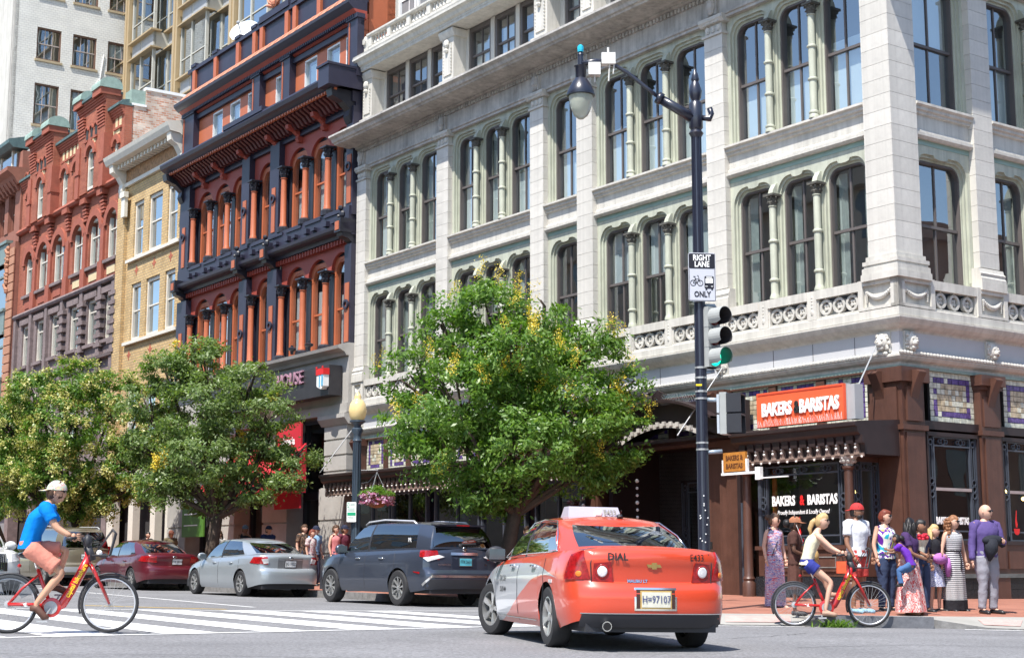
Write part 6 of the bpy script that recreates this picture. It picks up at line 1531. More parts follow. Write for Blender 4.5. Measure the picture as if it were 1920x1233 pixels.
            for (nm,k),g in gl.items():
                if sg<0 and nm in 'rw': pass
                nme={'r':'rear_window','w':'windshield'}.get(nm,'side_window'); dk=P.get('dark') and nm in 'rqsd'
                weld(g).build(nme,s.root,CGD if (P.get('dark') and nm!='w' and nm!='d') else CGL,smooth=True,recalc=False)
        # roof cap
        m=M(); prev=None
        for c in cols:
            x,y=c[2]; z=crv(P['rz'],x); r_=[]
            for q in range(9):
                t=q/8; e=1-(2*t-1)**2; r_.append(m.pt(x,y*(1-2*t),z+P['rc']*e*min(1,abs(y)/.3)))
            if prev:
                for q in range(8): m.face([prev[q],r_[q],r_[q+1],prev[q+1]])
            prev=r_
        m.build('roof',s.root,s.paint,smooth=True)
        # underbody and wheel wells
        m=M(); m.box(P['xr']+.15,P['xf']-.15,-P['W']/2+.18,P['W']/2-.18,P['z0']+.0,P['z0']+.2); m.build('underbody',s.root,BPL)
        m=M()
        for w_ in xw:
            for sg in (1,-1):
                pr=[]
                for k in range(15):
                    a=math.pi*k/14; pr.append((w_+Ra*.99*math.cos(a),P['R']+Ra*.99*math.sin(a)*P.get('ay',1)))
                for (a,b),(c,d) in zip(pr,pr[1:]): m.quad([(a,sg*(P['W']/2-.03),b),(c,sg*(P['W']/2-.03),d),(c,sg*.5,d),(a,sg*.5,b)])
                m.quad([(w_-Ra,sg*.52,P['z0']),(w_+Ra,sg*.52,P['z0']),(w_+Ra,sg*.52,P['R']+Ra),(w_-Ra,sg*.52,P['R']+Ra)])
        m.build('wheel_well',s.root,mat('well_black',(.012,.012,.013),.9,var=0),recalc=False)
        # wheels
        ns=P.get('spokes',5); base=None
        tyre,rim=wheelmesh(P['R'],P.get('tw',.21),ns,P.get('rr',.66),P.get('rimm',RIM))
        for i,w_ in enumerate(xw):
            for sg in (1,-1):
                e=new('wheel',rim,s.root); ty=new('tyre',tyre,e); e.location=(w_,sg*(P['W']/2-.115),P['R']); e.rotation_euler=(0,R.uniform(0,1),P.get('steer',0)*(1 if i==1 else 0)+(0 if sg>0 else math.pi))
        return s
    def patch(s,name,c4,d,mt,n=8,k=4,both=False,parent=None,thick=True):
        out=None
        for sg in ((1,-1) if both else (1,)):
            m=M(); I=[]
            for i in range(n+1):
                t=i/n; a=[c4[0][j]+(c4[1][j]-c4[0][j])*t for j in (0,1)]; b=[c4[3][j]+(c4[2][j]-c4[3][j])*t for j in (0,1)]
                I.append([(sg*(a[0]+(b[0]-a[0])*q/k),a[1]+(b[1]-a[1])*q/k) for q in range(k+1)])
            A=[[m.pt(*s.S(u,z,d)) for u,z in r] for r in I]
            B=[[m.pt(*s.S(u,z,-.01)) for u,z in r] for r in I]
            for i in range(n):
                for j in range(k): m.face([A[i][j],A[i+1][j],A[i+1][j+1],A[i][j+1]])
                m.face([A[i][0],B[i][0],B[i+1][0],A[i+1][0]]); m.face([A[i][k],A[i+1][k],B[i+1][k],B[i][k]])
            for j in range(k): m.face([A[0][j],A[0][j+1],B[0][j+1],B[0][j]]); m.face([A[n][j],B[n][j],B[n][j+1],A[n][j+1]])
            out=m.build(name,parent or s.root,mt,smooth=45)
        return out
    def disc(s,name,u,z,ru,rz,d,mt,both=False,parent=None,n=20,r0=0):
        for sg in ((1,-1) if both else (1,)):
            m=M(); rg=[]
            for r in ((1,.75,.45,.01) if r0==0 else (1,r0)):
                rg.append([m.pt(*s.S(sg*(u+ru*r*math.cos(2*math.pi*k/n)),z+rz*r*math.sin(2*math.pi*k/n),d+(.004*(1-r)))) for k in range(n)])
            bk=[m.pt(*s.S(sg*(u+ru*math.cos(2*math.pi*k/n)),z+rz*math.sin(2*math.pi*k/n),-.01)) for k in range(n)]
            for a,b in zip(rg,rg[1:]):
                for k in range(n): m.face([a[k],a[(k+1)%n],b[(k+1)%n],b[k]])
            for k in range(n): m.face([bk[k],bk[(k+1)%n],rg[0][(k+1)%n],rg[0][k]])
            o=m.build(name,parent or s.root,mt,smooth=True)
        return o
    def lettering(s,txt,u,z,size,mt,d=.008,parent=None,**kw):
        p=Vector(s.S(u,z,d)); p2=Vector(s.S(u+.06,z,d)); p1=Vector(s.S(u-.06,z,d)); t=(p1-p2).normalized() if True else 0
        up=(Vector(s.S(u,z+.05,d))-Vector(s.S(u,z-.05,d))).normalized(); n=t.cross(up); 
        me=text_mesh(txt,size,**kw)
        mt4=Matrix(((t.x,up.x,n.x,p.x),(t.y,up.y,n.y,p.y),(t.z,up.z,n.z,p.z),(0,0,0,1))); me.transform(mt4); me.materials.append(mt); return new('lettering',me,parent or s.root)
    def plate(s,name,u,z,w_,h_,d,mt,parent=None):
        return s.patch(name,[(u-w_/2,z-h_/2),(u+w_/2,z-h_/2),(u+w_/2,z+h_/2),(u-w_/2,z+h_/2)],d,mt,4,2,parent=parent)
    def mirror(s,x,y,z,mt,sc=1):
        for sg in (1,-1):
            m=M(); m.ball((x,sg*(y+.1),z),.1*sc,12,8,sc=(.6,1.15,.85)); m.tube([(x+.03,sg*(y-.05),z-.08),(x+.02,sg*(y+.06),z-.04)],.022,6); o=m.build('mirror',s.root,mt,smooth=True)
            m=M(); m.box(x-.065*sc,x-.05*sc,sg*(y+.1)-.085*sc,sg*(y+.1)+.085*sc,z-.055*sc,z+.055*sc); m.build('mirror_glass',o,mat('mirror_dark',(.10,.12,.13),.12,.3,var=0))
    def handle(s,xs,z,mt):
        for x in xs:
            u=s.u_at_x(x)
            for sg in (1,-1):
                p=s.S(sg*u,z,.03); m=M(); m.tube([(p[0]-.09,p[1]-sg*.03,p[2]),(p[0]-.07,p[1],p[2]),(p[0]+.07,p[1],p[2]),(p[0]+.09,p[1]-sg*.03,p[2])],.016,6); m.build('door_handle',s.root,mt,smooth=True)
    def seam(s,xs,z0,z1):
        m=M()
        for x,bend in xs:
            for sg in (1,-1):
                pts=[]
                for k in range(9):
                    t=k/8; z=z0+(z1-z0)*t; u=s.u_at_x(x+bend*math.sin(t*math.pi/1.4)); pts.append(s.S(sg*u,z,-.001))
                m.tube(pts,.006,4)
        m.build('door_seam',s.root,BPL,kind='stuff')
_wm={}
def wheelmesh(R_,tw,ns,rr,rimm):
    key=(R_,tw,ns,rimm.name)
    if key in _wm: return _wm[key]
    m=M(); ri=R_*rr; h=tw/2
    m.lathe((0,0),0,[(ri,-h),(R_*.93,-h),(R_*.985,-h*.8),(R_,-h*.5),(R_,h*.5),(R_*.985,h*.8),(R_*.93,h*1.0),(R_*.8,h*1.03),(ri,h*.95),(ri,-h)],36,axis='o',cap=False)
    t=m.mesh('tyre',[TYRE],35)
    m=M(); m.lathe((0,0),0,[(ri*1.0,h*.9),(ri*.93,h*.92),(ri*.9,h*.4),(ri*.88,-h*.6)],36,axis='o',cap=False); m.lathe((0,0),0,[(ri*.9,-h*.1),(.001,-h*.1)],24,m=1,axis='o',cap=False)
    for k in range(ns):
        a=2*math.pi*k/ns; 
        def sp(ang,r,y): return (r*math.cos(ang),y,r*math.sin(ang))
        wd=.20 if ns<=5 else (.1 if ns>7 else .14)
        p=[sp(a-wd*1.6,ri*.2,h*.7),sp(a+wd*1.6,ri*.2,h*.7),sp(a+wd,ri*.93,h*.9),sp(a-wd,ri*.93,h*.9)]
        q=[(x*1,y-.035,z) for x,y,z in p]
        i=[m.pt(*v) for v in p]; j=[m.pt(*v) for v in q]
        m.face(i); 
        for e in range(4): m.face([i[e],i[(e+1)%4],j[(e+1)%4],j[e]])
    m.lathe((0,0),0,[(ri*.24,h*.3),(ri*.24,h*.75),(ri*.12,h*.82),(.001,h*.83)],16,axis='o',cap=False)
    r=m.mesh('wheel',[rimm,RIMD],30); _wm[key]=(t,r); return t,r
def sedan(L,W,H,wb,fo,ro,**kw):
    xr,xf=-wb/2-ro,wb/2+fo; w_=W/2
    P=dict(xr=xr,xf=xf,W=W,xw=(-wb/2,wb/2),R=.325,Ra=.375,z0=.2,crown=.05,rc=.05,
     sh=[(xr,.98),(xr+.12,1.03),(xr+.6,1.03),(-.6,.975),(.8,.93),(1.1,.90),(xf-.6,.78),(xf-.15,.66),(xf,.60)],
     rear=[(.2,.12),(.3,.03),(.42,0),(.6,.0),(.66,.02),(.7,.085),(.85,.075),(.95,.045),(1.03,.07)],front=[(.2,.1),(.32,.01),(.5,0),(.6,.03),(.75,.12),(1.0,.2)],
     lift=[(xr,.14),(xr+.5,.05),(xr+.8,0),(xf-.8,0),(xf,.03)])
    b=[((-1.98,0),(-1.80,w_*.70)),((-1.80,w_*.70),(-1.38,w_*.85)),((-1.38,w_*.85),(-1.05,w_*.865)),((-1.05,w_*.865),(-.12,w_*.875)),((-.12,w_*.875),(-.04,w_*.875)),((-.04,w_*.875),(.92,w_*.855)),((.92,w_*.855),(1.02,w_*.80)),((1.02,w_*.80),(1.32,0))]
    r=[((-1.12,0),(-1.0,w_*.54)),((-1.0,w_*.54),(-.80,w_*.63)),((-.80,w_*.63),(-.70,w_*.635)),((-.70,w_*.635),(-.16,w_*.65)),((-.16,w_*.65),(-.1,w_*.65)),((-.1,w_*.65),(.22,w_*.63)),((.22,w_*.63),(.32,w_*.56)),((.32,w_*.56),(.50,0))]
    P.update(base=b,roof=r,gl='rcqsbdaw',rz=[(-1.15,H-.12),(-.8,H-.065),(-.3,H-.045),(.2,H-.06),(.5,H-.11)]); P.update(kw); return P
def suv(L,W,H,wb,fo,ro,**kw):
    xr,xf=-wb/2-ro,wb/2+fo; w_=W/2
    P=dict(xr=xr,xf=xf,W=W,xw=(-wb/2,wb/2),R=.37,Ra=.43,z0=.27,crown=.04,rc=.06,box=.5,ay=.97,
     sh=[(xr,1.16),(xr+.5,1.16),(-.6,1.13),(.9,1.09),(1.2,1.07),(xf-.5,.98),(xf-.12,.82),(xf,.72)],
     rear=[(.27,.12),(.36,.03),(.5,0),(.68,.0),(.72,.03),(.76,.08),(1.0,.085),(1.16,.12)],front=[(.27,.1),(.4,.02),(.6,0),(.8,.02),(1.0,.1)],
     lift=[(xr,.1),(xr+.5,.04),(xr+.9,0),(xf-.8,0),(xf,.04)],spokes=7,rr=.64,tw=.24,tum=.07)
    b=[((xr+.13,0),(xr+.2,w_*.80)),((xr+.2,w_*.80),(xr+.62,w_*.885)),((xr+.62,w_*.885),(-.98,w_*.89)),((-.98,w_*.89),(-.1,w_*.89)),((-.1,w_*.89),(-.02,w_*.89)),((-.02,w_*.89),(.98,w_*.87)),((.98,w_*.87),(1.08,w_*.8)),((1.08,w_*.8),(1.38,0))]
    r=[((xr+.32,0),(xr+.4,w_*.60)),((xr+.4,w_*.60),(xr+.75,w_*.70)),((xr+.75,w_*.70),(-.95,w_*.71)),((-.95,w_*.71),(-.16,w_*.72)),((-.16,w_*.72),(-.1,w_*.72)),((-.1,w_*.72),(.38,w_*.69)),((.38,w_*.69),(.48,w_*.62)),((.48,w_*.62),(.66,0))]
    P.update(base=b,roof=r,gl='rcqsbdaw',rz=[(xr+.3,H-.13),(xr+.8,H-.08),(-.4,H-.06),(.3,H-.09),(.7,H-.15)]); P.update(kw); return P
def numplate(c,u,z,txt,bgc,txc,w_=.31,h_=.155,d=.02,size=.11,frame=None):
    fr_=c.plate('plate_frame',u,z,w_+.03,h_+.03,d,frame or CHR); c.plate('number_plate',u,z,w_,h_,d+.004,bgc,parent=fr_)
    c.lettering(txt,u,z,size,txc,d=d+.008,parent=fr_,bold=.001,sx=.78)
# --- taxi
TO=bpy.data.materials.new('taxi_paint'); TO.use_nodes=True; t_=TO.node_tree; N_=t_.nodes; K2=t_.links; b_=N_['Principled BSDF']; b_.inputs['Roughness'].default_value=.3; b_.inputs['Coat Weight'].default_value=.9; b_.inputs['Coat Roughness'].default_value=.04
tc=N_.new('ShaderNodeTexCoord'); sx_=N_.new('ShaderNodeSeparateXYZ'); K2.new(tc.outputs['Object'],sx_.inputs[0])
def fcurve(pts):
    mr=N_.new('ShaderNodeMapRange'); mr.inputs[1].default_value=-2.6; mr.inputs[2].default_value=2.6; K2.new(sx_.outputs[0],mr.inputs[0])
    fc=N_.new('ShaderNodeFloatCurve'); cv=fc.mapping.curves[0]
    P_=[((x+2.6)/5.2,z) for x,z in pts]
    cv.points[0].location=P_[0]; cv.points[1].location=P_[-1]
    for p in P_[1:-1]: cv.points.new(*p)
    for p in cv.points: p.handle_type='AUTO'
    fc.mapping.update(); K2.new(mr.outputs[0],fc.inputs['Value']); return fc.outputs[0]
up_=fcurve([(-2.6,.5),(-2.0,.70),(-1.5,.80),(-.9,.88),(-.2,.895),(.8,.87),(1.35,.83),(1.7,.72),(2.0,.6),(2.6,.3)])
lo_=fcurve([(-2.6,.6),(-2.0,.715),(-1.5,.765),(-.95,.74),(-.4,.60),(.1,.42),(.5,.28),(.9,.2),(2.6,.1)])
g1=N_.new('ShaderNodeMath'); g1.operation='LESS_THAN'; K2.new(sx_.outputs[2],g1.inputs[0]); K2.new(up_,g1.inputs[1])
g2=N_.new('ShaderNodeMath'); g2.operation='GREATER_THAN'; K2.new(sx_.outputs[2],g2.inputs[0]); K2.new(lo_,g2.inputs[1])
g3=N_.new('ShaderNodeMath'); g3.operation='MULTIPLY'; K2.new(g1.outputs[0],g3.inputs[0]); K2.new(g2.outputs[0],g3.inputs[1])
mx_=N_.new('ShaderNodeMix'); mx_.data_type='RGBA'; mx_.inputs[6].default_value=(.58,.058,.022,1); mx_.inputs[7].default_value=(.40,.42,.45,1); K2.new(g3.outputs[0],mx_.inputs[0]); K2.new(mx_.outputs[2],b_.inputs['Base Color'])
TORG=paint_mat('taxi_orange',(.62,.075,.028)); 
hd=Vector((-.235,.972,0)).normalized(); lf=Vector((-hd.y,hd.x,0)); rl=Vector((.47,16.6,0)); ctr=rl+hd*1.425-lf*.78
tax=Car('taxi','orange-red and silver taxi sedan seen from behind, turning at the crosswalk',sedan(4.87,1.785,1.45,2.85,.95,1.07,steer=.28,spokes=5),(ctr.x,ctr.y,gz(ctr.x)),math.atan2(hd.y,hd.x),TO,cat='taxi'); tax.P['base'][0]=((-1.93,0),(-1.76,.625)); tax.build()
c=tax
tl=c.patch('tail_light',[(.66,.72),(1.16,.735),(1.02,1.0),(.80,1.03)],.012,TRED,10,6)
for sg in (1,-1):
    q=[(sg*.56,.70),(sg*.84,.69),(sg*.82,.93),(sg*.60,.90)] 
# outer lamps wrap the corners, inner lamps sit on the boot lid
def taillamps(c,q,mt,name='tail_light',d=.014):
    r=[]
    for sg in (1,-1): r.append(c.patch(name,[(sg*a,b) for a,b in q],d,mt,8,5))
    return r
bpy.data.objects.remove(tl)
OL=taillamps(c,[(.70,.735),(1.07,.73),(1.0,.99),(.80,1.035)],TRED)
IL=taillamps(c,[(.44,.71),(.685,.715),(.66,.90),(.47,.915)],TRED)
for sg in (1,-1):
    c.disc('reverse_lamp',sg*.565,.815,.056,.056,.024,TWH,parent=IL[0 if sg>0 else 1]); c.disc('lamp_ring',sg*.565,.815,.075,.075,.02,mat('lamp_ring',(.35,.02,.02),.2),r0=.85,parent=IL[0 if sg>0 else 1])
    c.disc('bulb_glow',sg*.84,.79,.035,.03,.018,mat('orange_bulb',(.8,.2,.03),.2,var=0),parent=OL[0 if sg>0 else 1])
c.patch('boot_seam',[(-.70,.685),(.70,.685),(.70,.692),(-.70,.692)],.002,BPL,20,1)
m=M()
for sg in (1,-1): m.tube([c.S(sg*.69,.69,.002),c.S(sg*.70,.9,.002),c.S(sg*.66,1.01,.0)],.006,4)
m.build('boot_edge',c.root,BPL,kind='stuff')
c.patch('rear_valance',[(-.86,.25),(.86,.25),(.78,.385),(-.78,.385)],.004,BPL,20,2); c.patch('valance_trim',[(-.80,.385),(.80,.385),(.80,.395),(-.80,.395)],.008,CHR,20,1)
c.plate('plate_recess',0,.54,.46,.235,.004,CHR); c.plate('recess_field',0,.54,.42,.195,.007,mat('recess_shadow',(.05,.02,.015),.6))
PW=mat('plate_cream',(.62,.60,.50),.5,var=.1,vs_=12); PB=mat('plate_text_blue',(.08,.09,.2),.5,var=0)
numplate(c,0,.535,'H=97107',PW,PB,.31,.155,.012,.105,mat('plate_frame_tan',(.45,.30,.10),.4))
c.lettering('DIAL',.40,.965,.105,BLK,d=.006,bold=.003,sx=.95); c.lettering('E433',-.49,.965,.105,BLK,d=.006,bold=.001,sx=.8)
GOLD=mat('gold_emblem',(.62,.45,.16),.25,.6,var=0)
em=c.patch('emblem',[(-.085,.862),(.065,.862),(.085,.895),(-.065,.895)],.014,GOLD,4,1); c.patch('emblem_cross',[(-.03,.845),(.025,.845),(.03,.912),(-.025,.912)],.016,GOLD,2,1,parent=em)
c.lettering('MALIBU LT',.18,.72,.045,CHR,d=.01,bold=.002,extrude=.002)
m=M(); p=c.S(.62,.28,.0); m.lathe((p[1],.255),0,[(.055,p[0]-.03),(.055,p[0]+.2)],14,axis='x') if 0 else None
m=M(); m.tube([(c.P['xr']+.02,.52,.262),(c.P['xr']+.3,.52,.262)],.052,14); ex_=m.build('exhaust_pipe',c.root,CHR,smooth=40); m=M(); m.tube([(c.P['xr']+.012,.52,.262),(c.P['xr']+.02,.52,.262)],.042,12); m.build('pipe_bore',ex_,mat('well_black',(.012,.012,.013)))
c.mirror(.82,.84,1.0,BPL,1.15); c.handle((-.85,.15),.86,CHR); c.seam([(-1.12,-.18),(-.1,.0),(1.02,.04)],.24,.95)
c.patch('side_marker',[(1.50,.69),(1.62,.69),(1.62,.725),(1.50,.725)],.008,TWH,3,1)
um=c.u_at_x
for sg in (1,-1):
    c.lettering('DIAL CAB',sg*um(.62),.71,.095,BLK,d=.004,bold=.001,sx=.75) if sg>0 else None
    c.lettering('202-829-4444',sg*um(.62),.58,.09,BLK,d=.004,bold=.001,sx=.62) if sg>0 else None
c.patch('sill_trim',[(um(-.95),.26),(um(.98),.26),(um(.98),.272),(um(-.95),.272)],.012,CHR,16,1,both=True)
m=M(); 
for sg in (1,-1):
    pts=[(-1.45,sg*.775,1.03),(-1.25,sg*.79,1.02),(0,sg*.80,1.0),(.95,sg*.775,.965)]; m.tube(pts,.009,5)
    m.tube([(-1.4,sg*.77,1.03),(-1.2,sg*.70,1.22),(-.85,sg*.61,1.37),(-.3,sg*.605,1.40),(.2,sg*.6,1.37),(.93,sg*.77,.97)],.009,5)
m.build('window_trim',c.root,CHR,smooth=True,kind='stuff')
m=M(); m.wedge(-.02,.02,[(-.1,0)]) if 0 else None
m=M(); m.v=[]; 
zt_=1.425
bx=[(-.33,-.30),(.33,-.30),(.33,.06),(-.33,.06)]
lo=[m.pt(x,y,zt_) for y,x in bx]; hi=[m.pt(x*.55-.05,y*.92,zt_+.14) for y,x in bx]
m.face(lo[::-1]); m.face(hi)
for k in range(4): m.face([lo[k],lo[(k+1)%4],hi[(k+1)%4],hi[k]])
ts=m.build('roof_sign',c.root,mat('roof_sign_grey',(.36,.36,.42),.35,var=.04))
me=text_mesh('E433',.1,bold=.002,sx=.8); me.transform(Matrix(((0,.6,-1,-.275),(-1,0,0,-.19),(0,.8,0,zt_+.075),(0,0,0,1)))); me.materials.append(mat('grey_letters',(.2,.19,.16),.6)); new('lettering',me,ts)
m=M(); m.box(-.29,-.262,-.08,-.01,zt_+.04,zt_+.1); m.build('sticker',ts,WHITE)
m=M(); m.tube([(-.95,-.1,1.41),(-.92,-.1,1.44)],.035,8); m.tube([(-.93,-.1,1.43),(-1.0,-.1,1.5)],.006,4); m.build('antenna',c.root,BPL)
me=text_mesh('DC TAXI',.1,bold=.003); bpy.data.meshes.remove(me)
c.disc('roundel',um(-1.62),.0,.0,.0,.0,WHITE) if 0 else None
# --- parked cars along the left kerb
def parked(x,y,**k): p=row(x,y); return (p.x,p.y,gz(p.x))
HEADL=math.atan2(-EX.y,-EX.x)
NAVY=paint_mat('midnight_blue_paint',(.055,.068,.10),.5,.3); SILV=paint_mat('silver_paint',(.42,.46,.49),.55,.32); MARO=paint_mat('maroon_paint',(.12,.012,.022),.3,.3); GOLDP=paint_mat('sand_gold_paint',(.27,.235,.165),.55,.35); WPN=paint_mat('white_pearl_paint',(.72,.72,.70),.1,.3); DKP=paint_mat('charcoal_paint',(.03,.035,.045),.4,.3)
PG_='cars parked along the left kerb'
c=Car('parked_car','dark navy seven-seat SUV parked at the front of the kerb row','x' and suv(5.0,1.96,1.78,2.9,.95,1.15,dark=True,spokes=9),parked(-9.15,-5.75),HEADL,NAVY,PG_).build(); s_=c; um=c.u_at_x
tl=taillamps(c,[(.62,.96),(1.12,1.02),(1.15,1.15),(.66,1.15)],TRED); taillamps(c,[(.50,1.02),(.90,.92),(1.02,1.0),(.62,1.06)],TWH,'reverse_lamp',.016)
c.plate('plate_recess',0,.92,.62,.28,.004,mat('navy_recess',(.015,.02,.035),.4)); c.patch('chrome_bar',[(-.34,1.06),(.34,1.06),(.34,1.115),(-.34,1.115)],.02,CHR,10,1)
numplate(c,-.02,.92,'FTK 2631',mat('plate_teal',(.10,.42,.50),.5,var=.2,vs_=8),BLK,.30,.15,.012,.09)
c.lettering('PATHFINDER',.50,.86,.05,CHR,d=.01,bold=.002); c.lettering('SV',-.56,.86,.05,CHR,d=.01,bold=.002)
c.disc('emblem',0,1.185,.05,.045,.03,CHR,r0=.6); c.patch('emblem_bar',[(-.06,1.175),(.06,1.175),(.06,1.195),(-.06,1.195)],.032,CHR,3,1)
c.patch('bumper_chrome',[(-.80,.60),(.80,.60),(.80,.65),(-.80,.65)],.012,CHR,16,1); 
for sg in (1,-1): c.patch('bumper_chrome',[(sg*.80,.60),(sg*1.0,.42),(sg*1.03,.46),(sg*.80,.65)],.012,CHR,4,1); c.patch('reflector',[(sg*1.1,.67),(sg*1.3,.70),(sg*1.32,.72),(sg*1.1,.71)],.01,TRED,4,1)
c.patch('rear_valance',[(-.95,.37),(.95,.37),(.95,.56),(-.95,.56)],.003,BPL,14,2)
c.mirror(.95,.9,1.17,NAVY,1.3); c.handle((-.75,.25),.98,CHR); c.seam([(-1.05,-.25),(-.06,0),(1.1,0)],.34,1.1)
m=M()
for sg in (1,-1): m.tube([(-1.7,sg*.66,1.68),(-1.55,sg*.66,1.76),(-.4,sg*.68,1.80),(.3,sg*.66,1.76),(.45,sg*.65,1.70)],.022,6)
m.build('roof_rail',c.root,mat('bright_rail',(.7,.7,.72),.3,.5),smooth=True)
m=M(); m.wedge(-.6,.6,[(0,0)]) if 0 else None; m.box(-2.42,-2.1,-.58,.58,1.655,1.69); m.build('roof_spoiler',c.root,mat('spoiler_black',(.02,.02,.03),.25)); m=M(); m.box(-2.425,-2.42,-.16,.16,1.66,1.685); m.build('brake_light',c.root,TRED)
m=M(); m.tube([(-2.47,.1,1.28),(-2.46,-.3,1.3)],.018,5); m.ball((-2.45,.08,1.25),.05,8,5); m.build('rear_wiper',c.root,BPL)
m=M(); m.tube([(-1.9,0,1.74),(-2.1,0,2.02)],.006,4); m.build('antenna',c.root,BPL)
text('PR',c.root,(0,0,0),(0,0,-1,0,0,1),1.72,.86,1.36,.12,WHITE,bold=.002)
c=Car('parked_car','silver sedan parked behind the navy SUV',sedan(4.8,1.82,1.47,2.78,.96,1.06,spokes=7),parked(-16.8,-5.75),HEADL,SILV,PG_).build()
taillamps(c,[(.62,.80),(1.22,.84),(1.10,.985),(.64,.99)],TRED); taillamps(c,[(.60,.84),(.74,.82),(.80,.93),(.62,.95)],TWH,'reverse_lamp',.018)
numplate(c,0,.82,'JJG 1022',WHITE,BLK,.3,.15,.01,.1,BPL); c.disc('emblem',0,.965,.05,.035,.02,CHR,r0=.6); c.plate('boot_panel',0,.83,.7,.26,.003,mat('silver_recess',(.2,.21,.22),.3,.4))
c.mirror(.82,.85,.99,SILV,1.1); c.handle((-.85,.15),.84,SILV); c.seam([(-1.12,-.18),(-.1,0),(1.02,0)],.24,.93)
c=Car('parked_car','maroon sedan parked under the middle tree',sedan(4.8,1.83,1.475,2.73,.95,1.1,spokes=7),parked(-24.4,-5.6),HEADL,MARO,PG_).build()
taillamps(c,[(.52,.80),(1.22,.84),(1.12,.985),(.54,.98)],TRED); numplate(c,-.1,.83,'EW 8010',WHITE,BLK,.3,.15,.01,.1,BPL); c.disc('emblem',0,.965,.06,.035,.02,CHR,r0=.6)
c.mirror(.82,.85,.99,MARO,1.1); c.handle((-.85,.15),.84,MARO); c.seam([(-1.12,-.18),(-.1,0),(1.02,0)],.24,.93)
c.patch('side_moulding',[(um(-.95),.52),(um(.9),.52),(um(.9),.55),(um(-.95),.55)],.012,MARO,12,1,both=True)
m=M(); m.box(-1.45,-1.43,.15,.42,1.12,1.25); m.build('box_on_shelf',c.root,WHITE)
c=Car('parked_car','large sand-gold SUV parked behind the left cyclist',suv(5.2,2.0,1.93,3.0,.95,1.2,dark=True,spokes=5),parked(-31.6,-5.7),HEADL,GOLDP,PG_).build()
taillamps(c,[(.84,.95),(.98,.95),(.98,1.3),(.84,1.3)],TRED); c.mirror(.95,.9,1.2,GOLDP,1.2); c.handle((-.75,.25),1.0,CHR); c.seam([(-1.05,-.25),(-.06,0),(1.1,0)],.34,1.1)
m=M()
for sg in (1,-1): m.tube([(-1.9,sg*.68,1.86),(-1.7,sg*.68,1.93),(0,sg*.7,1.95),(.4,sg*.68,1.88)],.022,6)
m.build('roof_rail',c.root,GREYM,smooth=True); m=M(); m.box(-2.42,-2.405,-.2,.1,1.62,1.7); m.build('sticker',c.root,WHITE); c.patch('rear_bumper',[(-.9,.45),(.9,.45),(.9,.62),(-.9,.62)],.03,GREYM,10,2)
numplate(c,0,.95,'DLR 482',WHITE,BLK,.3,.15,.01,.1,BPL)
c=Car('parked_car','dark sedan parked at the far left of the kerb row',sedan(4.8,1.83,1.47,2.75,.95,1.1),parked(-39.2,-5.6),HEADL,DKP,PG_).build(); taillamps(c,[(.62,.80),(1.22,.84),(1.12,.985),(.64,.98)],TRED); c.mirror(.82,.85,.99,DKP,1.1)
c=Car('parked_car','black hatchback glimpsed behind the left cyclist',suv(4.4,1.8,1.62,2.6,.9,.8,spokes=7),parked(-34.3,-9.0),HEADL,DKP,None); c.build(); taillamps(c,[(.62,1.0),(1.05,1.02),(1.05,1.15),(.7,1.15)],TRED)
# white car facing the camera at the left edge
hb_=math.atan2(EX.y,EX.x)
p_=(-13.75,37.6); c=Car('white_car','white crossover with a waterfall grille driving towards the camera at the left edge',suv(5.1,2.0,1.72,3.0,1.0,1.1,spokes=7),(p_[0],p_[1],gz(p_[0])),hb_,WPN).build(); L_=c.L
def fr_(u): return L_-u
for sg in (1,-1):
    h_=c.patch('headlight',[(sg*fr_(.62),.78),(sg*fr_(1.12),.84),(sg*fr_(1.1),1.0),(sg*fr_(.64),.96)],.012,TWH,8,4)
g_=c.patch('grille_frame',[(fr_(-.46),.55),(fr_(.46),.55),(fr_(.46),.98),(fr_(-.46),.98)],.012,CHR,2,1) if 0 else None
def fpatch(name,a,b,z0,z1,d,mt,parent=None,n=10):
    # spans the front centre line: build from two halves
    m=M(); A=[];B=[]
    for i in range(n+1):
        y=a+(b-a)*i/n; u=(c.L-abs(y))*(1 if y>=0 else -1)
        A.append([m.pt(*c.S(u,z,d)) for z in (z0,(z0+z1)/2,z1)]); B.append([m.pt(*c.S(u,z,-.01)) for z in (z0,z1)])
    for i in range(n):
        for j in range(2): m.face([A[i][j],A[i+1][j],A[i+1][j+1],A[i][j+1]])
        m.face([A[i][0],B[i][0],B[i+1][0],A[i+1][0]]); m.face([A[i][2],A[i+1][2],B[i+1][1],B[i][1]])
    return m.build(name,parent or c.root,mt)
g_=fpatch('grille_frame',-.5,.5,.56,.97,.010,CHR); fpatch('grille_field',-.46,.46,.59,.94,.014,BPL,g_)
for k in range(17):
    y=-.44+.055*k; fpatch('grille_bar',y-.010,y+.010,.59,.94,.03,CHR,g_,1)
c.disc('emblem',c.L-.001,.8,.06,.06,.04,CHR) if 0 else None
fpatch('lower_grille',-.6,.6,.38,.5,.008,BPL); fpatch('bumper_strip',-.9,.9,.5,.52,.01,GREYM)
c.mirror(.95,.9,1.17,WPN,1.3); c.handle((-.75,.25),.98,CHR); c.seam([(-1.05,-.25),(-.06,0),(1.1,0)],.34,1.1)
